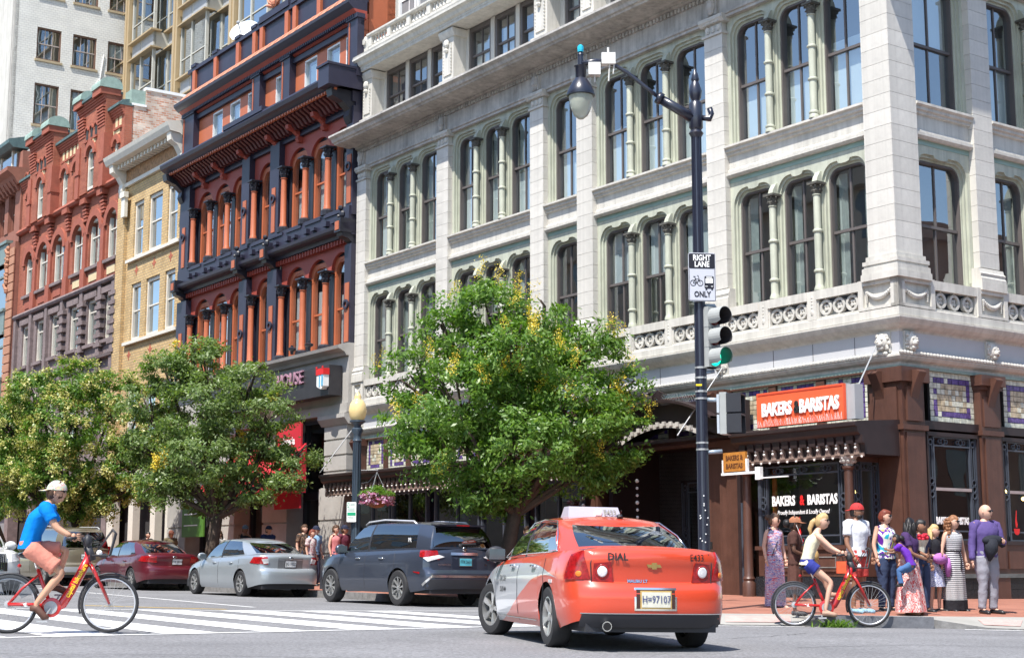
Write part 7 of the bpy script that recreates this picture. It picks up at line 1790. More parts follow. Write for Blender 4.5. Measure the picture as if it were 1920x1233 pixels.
# ---------------------------------------------------------------- bicycles
BRED=paint_mat('bike_red',(.48,.012,.012),.0,.3); CLEARF=glass('clear_guard',(.7,.75,.8),.12,.8)
def bicycle(label,pos,head,parentgroup='red hire bicycles ridden across the junction'):
    t=thing('bicycle',label,'bicycle',pos,head,parentgroup)
    rear=(0,0,.34); front=(1.14,0,.34)
    for i,(wx,_,wz) in enumerate((rear,front)):
        m=M(); n=40; RR=.335
        tp=[(wx+(RR-.02)*math.cos(2*math.pi*k/n),0,wz+(RR-.02)*math.sin(2*math.pi*k/n)) for k in range(n)]
        m.tube(tp,.021,8,closed=True); w_=m.build('wheel',t,TYRE,smooth=True)
        m=M(); m.tube([(wx+.292*math.cos(2*math.pi*k/n),0,wz+.292*math.sin(2*math.pi*k/n)) for k in range(n)],.013,6,closed=True); m.build('rim',w_,mat('silver_rim',(.62,.62,.64),.3,.6,var=0),smooth=True)
        m=M()
        for k in range(28):
            a=2*math.pi*k/28; b=a+(.35 if k%2 else -.35); m.tube([(wx+.03*math.cos(b),(.025 if k%2 else -.025),wz+.03*math.sin(b)),(wx+.285*math.cos(a),0,wz+.285*math.sin(a))],.0016,3)
        m.build('spokes',w_,GREYM,kind='stuff')
        m=M(); m.lathe((wx,wz),0,[(.012,-.06),(.012,-.04),(.045 if i==0 else .03,-.035),(.045 if i==0 else .03,.035),(.012,.04),(.012,.06)],12,axis='o'); m.build('hub',w_,GREYM,smooth=40)
        m=M(); a0,a1=(20,205) if i==0 else (55,200)
        m.tube([(wx+.35*math.cos(rad(a)),0,wz+.35*math.sin(rad(a))) for a in range(a0,a1,8)],.014,6); m.build('mudguard',t,BPL,smooth=True)
    g=M(); 
    for k in range(14):
        a,b=rad(25+k*10),rad(35+k*10)
        g.quad([(.16*math.cos(a),-.05,.34+.16*math.sin(a)),(.16*math.cos(b),-.05,.34+.16*math.sin(b)),(.34*math.cos(b),-.05,.34+.34*math.sin(b)),(.34*math.cos(a),-.05,.34+.34*math.sin(a))])
    g.build('skirt_guard',t,CLEARF,recalc=False)
    m=M(); bm_=[(.44,0,.30),(.52,0,.295),(.60,0,.34),(.70,0,.50),(.80,0,.70),(.89,0,.90)]
    m.tube(bm_,[.055,.062,.062,.058,.055,.048],10)
    m.tube([(.48,0,.30),(.40,0,.5),(.31,0,.74)],.024,8)
    for sg in (1,-1): m.tube([(0,sg*.06,.34),(.15,sg*.055,.52),(.33,sg*.02,.68)],.014,6); m.tube([(0,sg*.06,.34),(.25,sg*.05,.335),(.46,sg*.03,.32)],.022,6)
    m.tube([(.88,0,.80),(.86,0,.97)],.035,8)
    m.build('frame',t,BRED,smooth=True)
    m=M()
    for sg in (1,-1): m.tube([(.90,sg*.03,.80),(.96,sg*.055,.70),(1.14,sg*.06,.34)],[.022,.022,.014],6)
    m.build('fork',t,BRED,smooth=True)
    m=M(); m.tube([(.31,0,.72),(.25,0,.88)],.015,8); m.tube([(.86,0,.95),(.82,0,1.08)],.02,8); m.build('seat_post',t,CHR,smooth=True)
    m=M(); m.ball((.20,0,.90),.1,10,6,sc=(1.25,.75,.4)); m.ball((.32,0,.90),.05,8,5,sc=(1.6,.7,.5)); m.build('saddle',t,BPL,smooth=True)
    m=M()
    for sg in (1,-1): m.tube([(.80,sg*.02,1.07),(.80,sg*.15,1.10),(.74,sg*.28,1.10),(.66,sg*.30,1.09)],.014,6); m.tube([(.74,sg*.28,1.1),(.64,sg*.305,1.09)],.019,8)
    hb_=m.build('handlebar',t,BPL,smooth=True)
    m=M(); m.ball((.86,0,1.06),.06,8,6,sc=(.9,1.2,1.5)); m.tube([(.86,0,1.0),(.92,0,.84)],.05,8); m.build('steering_cover',t,BPL,smooth=True)
    m=M(); 
    for sg in (1,-1): m.tube([(.92,sg*.12,.90),(1.12,sg*.13,.90),(1.18,sg*.13,1.16),(1.14,sg*.12,1.2)],.012,5); m.tube([(.95,sg*.1,.92),(1.14,sg*.12,1.2)],.006,4)
    m.tube([(1.14,-.12,1.2),(1.14,.12,1.2)],.012,5); m.tube([(1.12,-.13,.9),(1.12,.13,.9)],.012,5); m.build('front_rack',t,BPL,smooth=True)
    m=M(); m.lathe((.48,.30),-.05,[(.1,-.075),(.1,-.045)],20,axis='o') if 0 else None
    m=M(); m.lathe((.48,.30),0,[(.10,-.075),(.115,-.07),(.115,-.05),(.1,-.045)],22,axis='o'); m.build('chain_guard',t,BRED,smooth=40)
    m=M(); m.lathe((.48,.30),0,[(.075,-.082),(.001,-.084)],18,axis='o'); m.build('chainring',t,GREYM)
    m=M(); m.tube([(.48,-.09,.30),(.40,-.10,.16)],.012,5); m.tube([(.48,.09,.30),(.56,.10,.44)],.012,5); m.box(.34,.46,-.2,-.1,.135,.155); m.box(.50,.62,.1,.2,.43,.45); m.build('crank',t,GREYM)
    a=math.atan2(.40,.24)
    YT=mat('bike_yellow_print',(.80,.58,.02),.5,var=0)
    for s_,y in (('capital bikeshare',-.064),):
        me=text_mesh(s_,.078,bold=.0015,sx=.82); ca,sa=math.cos(rad(62)),math.sin(rad(62)); me.transform(Matrix(((ca,-sa,0,.755),(0,0,-1,y),(sa,ca,0,.61),(0,0,0,1)))); me.materials.append(YT); new('lettering',me,t)
    me=text_mesh('d.',.06,bold=.002); me.transform(Matrix(((1,0,0,.2),(0,0,-1,-.085),(0,1,0,.335),(0,0,0,1)))); me.materials.append(LW); new('lettering',me,t)
    m=M(); m.ball((1.0,-.03,.93),.035,8,6); m.build('front_light',t,LW); m=M(); m.ball((-.06,0,.72),.03,8,5) if 0 else m.ball((.1,0,.78),.025,8,5); m.build('rear_light',t,TRED)
    return t
# ---------------------------------------------------------------- people
SK={'light':mat('skin_light',(.60,.36,.26),.5,var=.06,vs_=6),'tan':mat('skin_tan',(.50,.28,.18),.5,var=.06,vs_=6),'brown':mat('skin_brown',(.26,.13,.08),.45,var=.08,vs_=6),'dark':mat('skin_dark',(.12,.058,.036),.42,var=.08,vs_=6)}
def cloth(name,c,var=.1): return mat('cloth_'+name,c,.85,var=var,vs_=7,spec=.2,bump=.8,bs=11)
def pattern(name,cols,scale=14,stripes=None,stretch=(1,1,1)):
    if name in MC: return MC[name]
    m=bpy.data.materials.new(name); m.use_nodes=True; t=m.node_tree; N=t.nodes; K_=t.links; b=N['Principled BSDF']; b.inputs['Roughness'].default_value=.85; b.inputs['Specular IOR Level'].default_value=.2
    tc=N.new('ShaderNodeTexCoord'); mp=N.new('ShaderNodeMapping'); mp.inputs['Scale'].default_value=stretch; K_.new(tc.outputs['Object'],mp.inputs[0])
    cr=N.new('ShaderNodeValToRGB'); cr.color_ramp.interpolation='CONSTANT'; e=cr.color_ramp.elements; n=len(cols)
    if stripes:
        w_=N.new('ShaderNodeTexWave'); w_.bands_direction='Z'; w_.inputs['Scale'].default_value=stripes; w_.inputs['Distortion'].default_value=.3; w_.inputs['Detail Scale'].default_value=.6; K_.new(mp.outputs[0],w_.inputs[0]); src=w_.outputs['Fac']; lo,hi=0,1
    else:
        w_=N.new('ShaderNodeTexNoise'); w_.inputs['Scale'].default_value=scale; w_.inputs['Detail'].default_value=2; w_.inputs['Distortion'].default_value=1.2; K_.new(mp.outputs[0],w_.inputs['Vector']); src=w_.outputs[0]; lo,hi=.32,.68
    e[0].position=0; e[0].color=cols[0]+(1,); e[1].position=lo+(hi-lo)/n; e[1].color=cols[1]+(1,)
    for i in range(2,n): q=e.new(lo+(hi-lo)*i/n); q.color=cols[i]+(1,)
    K_.new(src,cr.inputs[0]); K_.new(cr.outputs[0],b.inputs['Base Color']); MC[name]=m; return m
def skinmesh(verts,edges,radii,root=0,sub=1):
    me=bpy.data.meshes.new('sk'); me.from_pydata(verts,edges,[]); o=bpy.data.objects.new('sk',me); COL.objects.link(o)
    md=o.modifiers.new('s','SKIN'); md.use_smooth_shade=True; sv=me.skin_vertices[0].data
    for i,r in enumerate(radii): sv[i].radius=r if isinstance(r,tuple) else (r,r); sv[i].use_root=(i==root)
    s_=o.modifiers.new('u','SUBSURF'); s_.levels=sub; s_.render_levels=sub
    dg=bpy.context.evaluated_depsgraph_get(); ev=o.evaluated_get(dg); out=bpy.data.meshes.new_from_object(ev); bpy.data.objects.remove(o); bpy.data.meshes.remove(me); return out
def addmesh(m,me,mi=0):
    b=len(m.v); m.v+= [tuple(v.co) for v in me.vertices]; 
    for p in me.polygons: m.f.append(tuple(b+i for i in p.vertices)); m.m.append(mi)
    bpy.data.meshes.remove(me)
from mathutils import noise as _nz
def crumple(m,amp=.011):
    for i,v in enumerate(m.v):
        p=Vector(v); d=_nz.noise_vector(Vector((p.x*15,p.y*15,p.z*9)))*amp+_nz.noise_vector(p*34)*amp*.4; m.v[i]=tuple(p+d)
HAIRC={'brown':mat('hair_brown',(.07,.035,.018),.6,var=.3,vs_=30),'blond':mat('hair_blond',(.48,.33,.15),.55,var=.25,vs_=30),'black':mat('hair_black',(.012,.01,.01),.5,var=.3,vs_=30),'red':mat('hair_auburn',(.16,.035,.018),.55,var=.3,vs_=30),'ginger':mat('hair_ginger',(.25,.11,.05),.6,var=.4,vs_=30),'grey':mat('hair_grey',(.2,.18,.16),.7)}
SHOE=mat('shoe_black',(.02,.02,.022),.35,var=.1)
def frame_of(yaw,pitch=0):
    f=Vector((math.cos(yaw)*math.cos(pitch),math.sin(yaw)*math.cos(pitch),math.sin(pitch))); l=Vector((-math.sin(yaw),math.cos(yaw),0)); u=f.cross(l); return f,l,u
def head(m,c,s,yaw,pitch,mi=0,jaw=1):
    f,l,u=frame_of(yaw,pitch); n=16; h_=12; rg=[]
    for j in range(h_+1):
        t=math.pi*j/h_; row_=[]
        for k in range(n):
            a=2*math.pi*k/n; x=math.sin(t)*math.cos(a); y=math.sin(t)*math.sin(a); z=-math.cos(t)
            fx=.092*x; ly=.074*y; uz=.112*z
            if z<-.2: ly*=1-.28*(-z-.2)*jaw; fx*=1-.10*(-z-.2)
            if x>.85 and -.35<z<.12: fx+=.022*(1-abs(z+.12)/.3) if abs(y)<.25 else 0
            if x>.6 and z<-.6: fx+=.012
            if x>.8 and .1<z<.3 : fx-=.005
            if x<0: fx*=1.06
            row_.append(m.pt(*(c+(f*fx+l*ly+u*uz)*s)))
        rg.append(row_)
    for a,b in zip(rg,rg[1:]):
        for k in range(n): m.face([a[k],a[(k+1)%n],b[(k+1)%n],b[k]],mi)
    for sg in (1,-1): m.ball(c+(l*sg*.075-f*.005)*s,.022*s,6,5,mi,sc=(.6,.5,1.2))
def hair(name,root,c,s,yaw,pitch,style,mt,seed=1):
    f,l,u=frame_of(yaw,pitch); m=M(); rr=random.Random(seed); n=18; h_=12; rg=[]
    for j in range(h_+1):
        t=math.pi*j/h_; row_=[]
        for k in range(n):
            a=2*math.pi*k/n; x=math.sin(t)*math.cos(a); y=math.sin(t)*math.sin(a); z=-math.cos(t)
            face=(x>.15 and z<.42) or (x>-.35 and z<-.25) or (z<-.55)
            k_=.9 if face else 1.13+rr.uniform(-.03,.03)
            row_.append(m.pt(*(c+(f*.094*x+l*.077*y+u*.112*z)*s*k_)))
        rg.append(row_)
    for a,b in zip(rg,rg[1:]):
        for k in range(n): m.face([a[k],a[(k+1)%n],b[(k+1)%n],b[k]])
    if style=='ponytail':
        p=c-f*.1*s+u*.03*s; m.tube([p,p-f*.05*s-u*.04*s,p-f*.09*s-u*.13*s,p-f*.08*s-u*.25*s],[.03*s,.038*s,.034*s,.008*s],8)
    if style=='bun': m.ball(c-f*.11*s+u*.05*s,.05*s,9,7)
    if style=='puff': m.ball(c-f*.13*s+u*.02*s,.07*s,9,7)
    if style in('long','curly'):
        for q in range(26 if style=='long' else 60):
            a=rr.uniform(rad(105),rad(255)); d=(f*math.cos(a)*.085+l*math.sin(a)*.085)*s; p=c+d+u*rr.uniform(-.02,.05)*s; L_=(.30 if style=='long' else .22)*s*rr.uniform(.8,1.1)
            if style=='long': m.tube([p,p-u*L_*.5+d*.15,p-u*L_+d*rr.uniform(-.1,.3)],[.022*s,.022*s,.008*s],5)
            else:
                for e in range(5): m.ball(p-u*L_*e/4+d*rr.uniform(.1,.55)+l*rr.uniform(-.02,.02),.027*s,5,4)
    crumple(m,.013); return m.build(name,root,mt,smooth=True)
def hand(m,p,d,s,mi=0,curl=.5,side=Vector((0,1,0))):
    d=Vector(d).normalized(); sd=side-d*side.dot(d); sd.normalize(); nn=d.cross(sd)
    m.ball(p+d*.035*s,.038*s,8,6,mi,sc=(.75,.75,1))
    for k,(o,L_) in enumerate(((-.028,.062),(-.01,.072),(.01,.068),(.028,.055))):
        b=p+d*.065*s+nn*o*s; m.tube([b,b+d*L_*.5*s+sd*curl*.008*s,b+d*L_*(1-.3*curl)*s+sd*curl*.035*s],[.0095*s,.009*s,.007*s],5,mi)
    b=p+d*.02*s-nn*.03*s; m.tube([b,b+d*.03*s-nn*.02*s+sd*.01*s,b+d*.055*s-nn*.015*s+sd*.02*s],[.011*s,.010*s,.007*s],5,mi)
STD=dict(pelvis=(0,0,.95),waist=(0,0,1.08),chest=(.01,0,1.30),neck=(0,0,1.46),head=(.03,0,1.605),
 shL=(0,.17,1.41),elL=(-.03,.225,1.13),wrL=(.05,.235,.89),shR=(0,-.17,1.41),elR=(-.03,-.225,1.13),wrR=(.05,-.235,.89),
 hipL=(0,.09,.90),knL=(.02,.10,.50),anL=(-.02,.11,.09),toL=(.15,.14,.035),hipR=(0,-.09,.90),knR=(.02,-.10,.50),anR=(-.02,-.11,.09),toR=(.15,-.14,.035))
def person(label,pos,headg,h=1.75,skin='light',pose=None,look=0,pitch=0,fem=False,hairc='brown',hstyle='short',top=None,sleeve='short',bottom=None,bkind='trousers',shoe=SHOE,shades=False,hat=None,group=None,wide=1.0,extra=None,jaw=1,beard=None,handdir=None):
    J={k:Vector(v) for k,v in STD.items()}
    s=h/1.75
    if fem:
        for k in ('shL','shR'): J[k].y*=.88
        for k in ('elL','elR','wrL','wrR'): J[k].y*=.9
    for k in J: J[k]*=s
    for k in ('shL','shR','elL','elR','wrL','wrR'): J[k].y*=max(.9,wide)
    if pose:
        for k,v in pose.items(): J[k]=Vector(v)
    t=thing('person',label,'person',pos,headg,group)
    sk_=SK[skin]; w=wide
    names=['pelvis','waist','chest','neck','shL','elL','wrL','shR','elR','wrR','hipL','knL','anL','toL','hipR','knR','anR','toR']
    V=[tuple(J[n]) for n in names]; ix={n:i for i,n in enumerate(names)}
    hd_=J['head']; nt_=J['neck'].lerp(hd_,.5); V.append(tuple(nt_)); ix['nt']=len(V)-1
    cu=J['chest'].lerp(J['neck'],.7); V.append(tuple(cu)); ix['cu']=len(V)-1
    for a,b,n_ in (('knL','anL','cfL'),('knR','anR','cfR')): V.append(tuple(J[a].lerp(J[b],.3)+Vector((-.01,0,0)))); ix[n_]=len(V)-1
    E=[('pelvis','waist'),('waist','chest'),('chest','cu'),('cu','neck'),('neck','nt'),('cu','shL'),('shL','elL'),('elL','wrL'),('cu','shR'),('shR','elR'),('elR','wrR'),('pelvis','hipL'),('hipL','knL'),('knL','cfL'),('cfL','anL'),('anL','toL'),('pelvis','hipR'),('hipR','knR'),('knR','cfR'),('cfR','anR'),('anR','toR')]
    rd=dict(pelvis=.105,waist=.095,chest=.105,neck=.06,shL=.056,shR=.056,elL=.042,elR=.042,wrL=.029,wrR=.029,hipL=.085,hipR=.085,knL=.054,knR=.054,cfL=.05,cfR=.05,anL=.034,anR=.034,toL=.03,toR=.03,nt=.054,cu=.075)
    rl_=[0]*len(V)
    for n_,r in rd.items(): rl_[ix[n_]]=r*s*(w if n_ in('pelvis','waist','chest','hipL','hipR') else 1)*(.92 if fem else 1)
    me=skinmesh(V,[(ix[a],ix[b]) for a,b in E],rl_)
    m=M(); addmesh(m,me); yaw=look; head(m,hd_,s*1.1,yaw,pitch,jaw=jaw)
    for sd in 'LR':
        d=(J['wr'+sd]-J['el'+sd]).normalized(); 
        if handdir and sd in handdir: d=Vector(handdir[sd]).normalized()
        hand(m,J['wr'+sd]-d*.01,d,s,side=Vector((.4,-1 if sd=='L' else 1,0)),curl=.9 if handdir and sd in handdir else .5)
    m.build('body',t,sk_,smooth=True)
    f,l,u=frame_of(yaw,pitch); m=M()
    for sg in (1,-1): m.ball(hd_+(f*.086+l*.03*sg+u*.018)*s,.011*s,6,5)
    m.build('eyes',t,mat('eye_dark',(.03,.02,.015),.3,var=0))
    m=M(); m.ball(hd_+(f*.088-u*.052)*s,.02*s,7,4,sc=(.5,1.2,.35)); m.build('mouth',t,mat('lips',(.33,.10,.08) if skin in('light','tan') else (.10,.03,.025),.5,var=0) if skin in('light','tan') else mat('lips_dark',(.11,.04,.035),.5,var=0))
    if hstyle!='bald': hair('hair',t,hd_,s*1.1,yaw,pitch,hstyle,HAIRC[hairc],seed=len(label))
    if beard:
        m=M(); m.ball(hd_+(f*.035-u*.075)*s,.062*s,12,8,sc=(1,.95,.62)); m.build('beard',t,HAIRC[beard],smooth=True)
    if shades:
        m=M()
        for sg in (1,-1): m.ball(hd_+(f*.094+l*.033*sg+u*.02)*s,.026*s,8,6,sc=(.4,1,.8))
        m.tube([hd_+(l*.075+u*.025)*s,hd_+(f*.098+l*.05+u*.025)*s,hd_+(f*.105+u*.025)*s,hd_+(f*.098-l*.05+u*.025)*s,hd_+(-l*.075+u*.025)*s],.005*s,4); m.build('sunglasses',t,mat('sunglass_lens',(.012,.012,.014),.1,var=0),smooth=True)
    if hat:
        kind,hm=hat; m=M(); n=16; rg=[]
        for j in range(7):
            a=math.pi/2*j/6; rg.append([m.pt(*(hd_+(f*.118*math.cos(a)*math.cos(2*math.pi*k/n)+l*.098*math.cos(a)*math.sin(2*math.pi*k/n)+u*(.03+.115*math.sin(a)))*s)) for k in range(n)])
        for a,b in zip(rg,rg[1:]):
            for k in range(n): m.face([a[k],a[(k+1)%n],b[(k+1)%n],b[k]])
        sg=1 if kind=='cap' else -1
        if kind in('cap','backcap'):
            A=[hd_+(f*sg*.11*math.cos(a)+l*.10*math.sin(a)+u*.04)*s for a in [rad(x) for x in range(-70,71,20)]]; B=[hd_+(f*sg*(.08+.13*math.cos(a))+l*.092*math.sin(a)+u*.02)*s for a in [rad(x) for x in range(-70,71,20)]]
            ia=[m.pt(*p) for p in A]; ib=[m.pt(*p) for p in B]
            for k in range(len(ia)-1): m.face([ia[k],ia[k+1],ib[k+1],ib[k]])
        if kind=='brim':
            ia=[m.pt(*(hd_+(f*.105*math.cos(2*math.pi*k/n)+l*.09*math.sin(2*math.pi*k/n)+u*.04)*s)) for k in range(n)]; ib=[m.pt(*(hd_+(f*.18*math.cos(2*math.pi*k/n)+l*.17*math.sin(2*math.pi*k/n)+u*.03)*s)) for k in range(n)]
            for k in range(n): m.face([ia[k],ib[k],ib[(k+1)%n],ia[(k+1)%n]])
        m.build('hat',t,hm,smooth=40)
    # clothes
    rr=random.Random(len(label)*7)
    def loft(secs,name,mt,fold=0,nf=9,n=28):
        m=M(); rg=[]
        for (c,rx,ry,fo) in secs:
            c=Vector(c); ph=rr.uniform(0,.3); rg.append([m.pt(c.x+rx*math.cos(2*math.pi*k/n)*(1+fo*math.sin(nf*2*math.pi*k/n+ph)),c.y+ry*math.sin(2*math.pi*k/n)*(1+fo*math.sin(nf*2*math.pi*k/n+ph)),c.z) for k in range(n)])
        for a,b in zip(rg,rg[1:]):
            for k in range(n): m.face([a[k],a[(k+1)%n],b[(k+1)%n],b[k]])
        return m
    def limb(m,pts,rs_,n=16):
        P=[];Q=[]
        for i in range(len(pts)-1):
            for k in range(6): P.append(pts[i].lerp(pts[i+1],k/6)); Q.append((rs_[i]+(rs_[i+1]-rs_[i])*k/6)*(1+rr.uniform(-.05,.07)))
        P.append(pts[-1]); Q.append(rs_[-1]); m.tube([tuple(p) for p in P],Q,n)
    pe,wa,ch,ne=J['pelvis'],J['waist'],J['chest'],J['neck']
    hw=.155*s*w*(1.02 if fem else 1); cw=.185*s*w*(.88 if fem else 1)
    if top:
        lowc=pe+(pe-wa)*.35
        up=(ne-ch)
        secs=[(lowc,.12*s*w,hw*1.06,.03),(pe,.12*s*w,hw*1.03,.02),(wa,.105*s*w,.135*s*w*(.92 if fem else 1.08),.02),(ch-up*.3,.128*s*w,cw*.94,.01),(ch+up*.15,.132*s*w,cw*1.02,.0),(ch+up*.55,.118*s,cw*1.0,0),(ch+up*.82,.10*s,cw*.88,0),(ch+up*1.02,.076*s,.085*s,0)]
        if sleeve=='tank' : secs=secs[:-2]+[(ch+up*.8,.07*s,cw*.55,0)]
        if bkind=='maxi': secs=secs[1:]
        m=loft(secs,'t',top)
        if sleeve!='tank':
            for sd in 'LR':
                sh,el,wr=J['sh'+sd],J['el'+sd],J['wr'+sd]
                inn=sh.lerp(ch+(ne-ch)*.55,.4)
                if sleeve=='short': limb(m,[inn,sh,sh.lerp(el,.62)],[.08*s,.08*s,.07*s])
                else: limb(m,[inn,sh,el,wr],[.08*s,.078*s,.06*s,.045*s])
        else:
            for sd in 'LR': 
                sh=J['sh'+sd]; m.tube([tuple(ch.lerp(sh,.55)+Vector((.09*s,0,.0))),tuple(ne.lerp(sh,.55)+Vector((0,0,.03*s))),tuple(ch.lerp(sh,.55)+Vector((-.09*s,0,.02)))],.018*s,5)
        crumple(m); m.build('top',t,top,smooth=True)
    if bottom:
        if bkind in('trousers','shorts','minishorts'):
            m=loft([(pe+(wa-pe)*.35,.115*s*w,hw*.98,0),(pe,.12*s*w,hw*1.02,.01),(pe+(pe-wa)*.35,.115*s*w,hw,.0)],'b',bottom)
            for sd in 'LR':
                hp,kn,an=J['hip'+sd],J['kn'+sd],J['an'+sd]
                if bkind=='trousers': limb(m,[hp+(hp-kn)*.05,hp.lerp(kn,.5),kn,kn.lerp(an,.5),an+(kn-an)*.02],[.1*s*w,.092*s*w,.075*s,.068*s,.066*s])
                elif bkind=='shorts': limb(m,[hp+(hp-kn)*.05,hp.lerp(kn,.5),hp.lerp(kn,.8)],[.098*s*w,.092*s*w,.094*s])
                else: limb(m,[hp+(hp-kn)*.05,hp.lerp(kn,.35)],[.1*s*w,.105*s*w])
            crumple(m); m.build(bkind if bkind!='minishorts' else 'shorts',t,bottom,smooth=True)
        elif bkind in('skirt','kneeskirt','maxi','maxiskirt'):
            zb={'skirt':.52,'kneeskirt':.46,'maxi':.07,'maxiskirt':.06}[bkind]*s; z0=(wa.z if bkind!='skirt' else wa.z-.04)
            fl={'skirt':1.45,'kneeskirt':1.15,'maxi':1.25,'maxiskirt':1.75}[bkind]; secs=[]; N_=9
            for k in range(N_+1):
                tt=k/N_; z=z0+(zb-z0)*tt; g=.86+(fl-.86)*(tt**.8) if bkind!='maxi' else (.86+.22*min(1,tt*4)+(fl-1.08)*tt)
                secs.append(((wa.x+(J['anL'].x*.0)*tt,wa.y,z),.118*s*w*g,hw*g*1.02,.01+.055*tt))
            m=loft(secs,'b',bottom,nf=8,n=48); m.build('skirt' if 'skirt' in bkind else 'dress_skirt',t,bottom,smooth=True)
    for sd in 'LR':
        m=M(); an,to=J['an'+sd],J['to'+sd]; d=(to-an); d.z=0; d.normalize(); 
        b=an+Vector((0,0,-.035*s)); m.tube([tuple(b-d*.05*s),tuple(b+d*.02*s),tuple(to+Vector((0,0,.004))),tuple(to+d*.05*s)],[.034*s,.042*s,.04*s,.022*s],8)
        m.build('shoe',t,shoe,smooth=True)
    if extra: extra(t,J,s,hd_)
    return t
def _x(): pass
def at(X,Y,dz=None): return (X,Y,gz(X)+(.17 if dz is None else dz))
# --- the corner crowd
GRP='people waiting on the corner pavement'
def strap(c0,mt):
    def f(t,J,s,hd_): m=M(); m.tube([tuple(J['shL']+Vector((.03,-.05,.06))),tuple(J['chest']+Vector((.12,0,-.05))*s),tuple(J['pelvis']+Vector((.12,-.14,.0))*s)],.008,5); m.build('shoulder_strap',t,mt)
    return f
person('woman in a long red, white and blue patterned dress, leftmost of the waiting group',at(4.58,26.5),rad(-65),1.68,'light',look=rad(40),fem=True,hairc='brown',hstyle='bun',top=pattern('print_tribal',[(.5,.06,.09),(.62,.58,.62),(.12,.12,.35),(.62,.5,.55)],9,stretch=(1,1,6)),sleeve='tank',bottom=pattern('print_tribal',[]),bkind='maxi',group=GRP,wide=1.0,shoe=SK['light'],extra=strap(0,BPL),
 pose=None)
def bagx(t,J,s,hd_):
    m=M(); p=J['wrL']; m.ball(p+Vector((.08,-.08,.02)),.11,10,8,sc=(.8,.9,1.1)); m.ball(p+Vector((.10,-.06,-.13)),.09,8,6,sc=(.7,.8,1.3)); m.build('held_bag',t,mat('tan_paper',(.50,.32,.12),.8,var=.2,vs_=12),smooth=True)
    m=M(); m.tube([tuple(hd_+Vector((.02,-.075,-.01))),tuple(hd_+Vector((.08,-.07,-.17))),tuple(J['chest']+Vector((.13,0,0)))],.004,4); m.build('earphone_wire',t,WHITE)
BRN=cloth('chocolate',(.075,.035,.028))
person('woman in dark brown T-shirt and skirt with brown and white cap, holding a bag',at(4.50,24.2,.14),rad(-12),1.57,'dark',fem=True,hairc='black',hstyle='puff',top=BRN,bottom=cloth('brown_skirt',(.10,.045,.035)),bkind='kneeskirt',hat=('cap',mat('brown_cap',(.30,.12,.06),.8,var=.5,vs_=14)),group=GRP,extra=bagx,pose=dict(elL=(.02,.2,1.02),wrL=(.22,.12,.92),elR=(.0,-.2,1.02),wrR=(.24,-.1,.92)),shoe=mat('sneaker_dark',(.04,.04,.045),.6))
def medal(t,J,s,hd_):
    m=M(); c=J['chest']; m.box(c.x+.125,c.x+.14,-.03,.0,c.z-.1,c.z-.02); m.build('pendant',t,mat('wood_pendant',(.16,.04,.02),.5))
person('bearded man in a white T-shirt, red shorts and a backwards red cap',at(5.66,24.9),rad(-50),1.80,'brown',look=rad(18),hairc='black',hstyle='short',beard='black',top=cloth('white_tee',(.70,.71,.74),.03),bottom=cloth('coral_red',(.52,.07,.06)),bkind='shorts',hat=('backcap',mat('red_cap',(.45,.03,.03),.8,var=.15)),group=GRP,wide=1.24,shoe=mat('blue_trainers',(.25,.45,.6),.5,var=.6,vs_=30),extra=medal,pose=dict(elR=(.03,-.30,1.13),wrR=(.16,-.28,.90),elL=(.02,.28,1.14),wrL=(.1,.27,.90)))
person('auburn-haired woman in sunglasses and a bright blue swirl-patterned top and jeans',at(6.32,25.7),rad(-55),1.74,'light',look=rad(30),fem=True,hairc='red',hstyle='short',shades=True,top=pattern('print_swirl',[(.02,.12,.32),(.03,.42,.55),(.7,.72,.65),(.12,.02,.3),(.45,.45,.1)],5,stretch=(1,1,.5)),sleeve='tank',bottom=cloth('navy_jeans',(.04,.06,.12)),group=GRP,wide=1.22)
PINKP=pattern('print_pink',[(.55,.06,.06),(.68,.55,.52),(.50,.10,.09),(.7,.6,.57)],26,stretch=(1,1,.35))
person('woman in a long pink and white patterned skirt carrying a child on her arm',at(6.42,24.55,.17),rad(-30),1.56,'brown',look=rad(100),fem=True,hairc='black',hstyle='long',top=cloth('dark_purple',(.06,.03,.10)),bottom=PINKP,bkind='maxiskirt',group=GRP,wide=1.28,pose=dict(elL=(.08,.20,1.02),wrL=(.28,.0,.95),elR=(.1,-.22,.98),wrR=(.30,-.02,.88)),shoe=SK['brown'])
person('small child in a purple T-shirt and jeans carried on a woman\'s arm',at(6.36,24.22,1.0-.17-.0),rad(150),1.02,'brown',look=rad(10),hairc='black',hstyle='puff',top=cloth('purple',(.13,.03,.36)),bottom=cloth('denim',(.06,.13,.28)),group=None,pose=dict(pelvis=(0,0,.16),waist=(.03,0,.24),chest=(.10,0,.37),neck=(.17,0,.45),head=(.22,0,.545),shL=(.15,.10,.43),elL=(.26,.12,.36),wrL=(.36,.08,.38),shR=(.15,-.10,.43),elR=(.27,-.12,.34),wrR=(.38,-.08,.33),hipL=(0,.07,.13),knL=(.16,.14,.04),anL=(.12,.16,-.16),toL=(.18,.17,-.19),hipR=(0,-.07,.13),knR=(.14,-.14,.02),anR=(.08,-.15,-.18),toR=(.15,-.16,-.21)),shoe=SHOE)
person('dark-haired woman standing behind the woman carrying the child',at(6.86,25.5),rad(-60),1.57,'brown',look=rad(25),fem=True,hairc='black',hstyle='short',top=cloth('navy_top',(.03,.04,.08)),bottom=cloth('navy_jeans',(.04,.06,.12)),group=GRP,wide=1.05)
bq=thing('bouquet','bunch of red roses held up between the headband woman and the blonde girl','flowers',at(6.80,25.15,1.22))
m=M(); rr=random.Random(5)
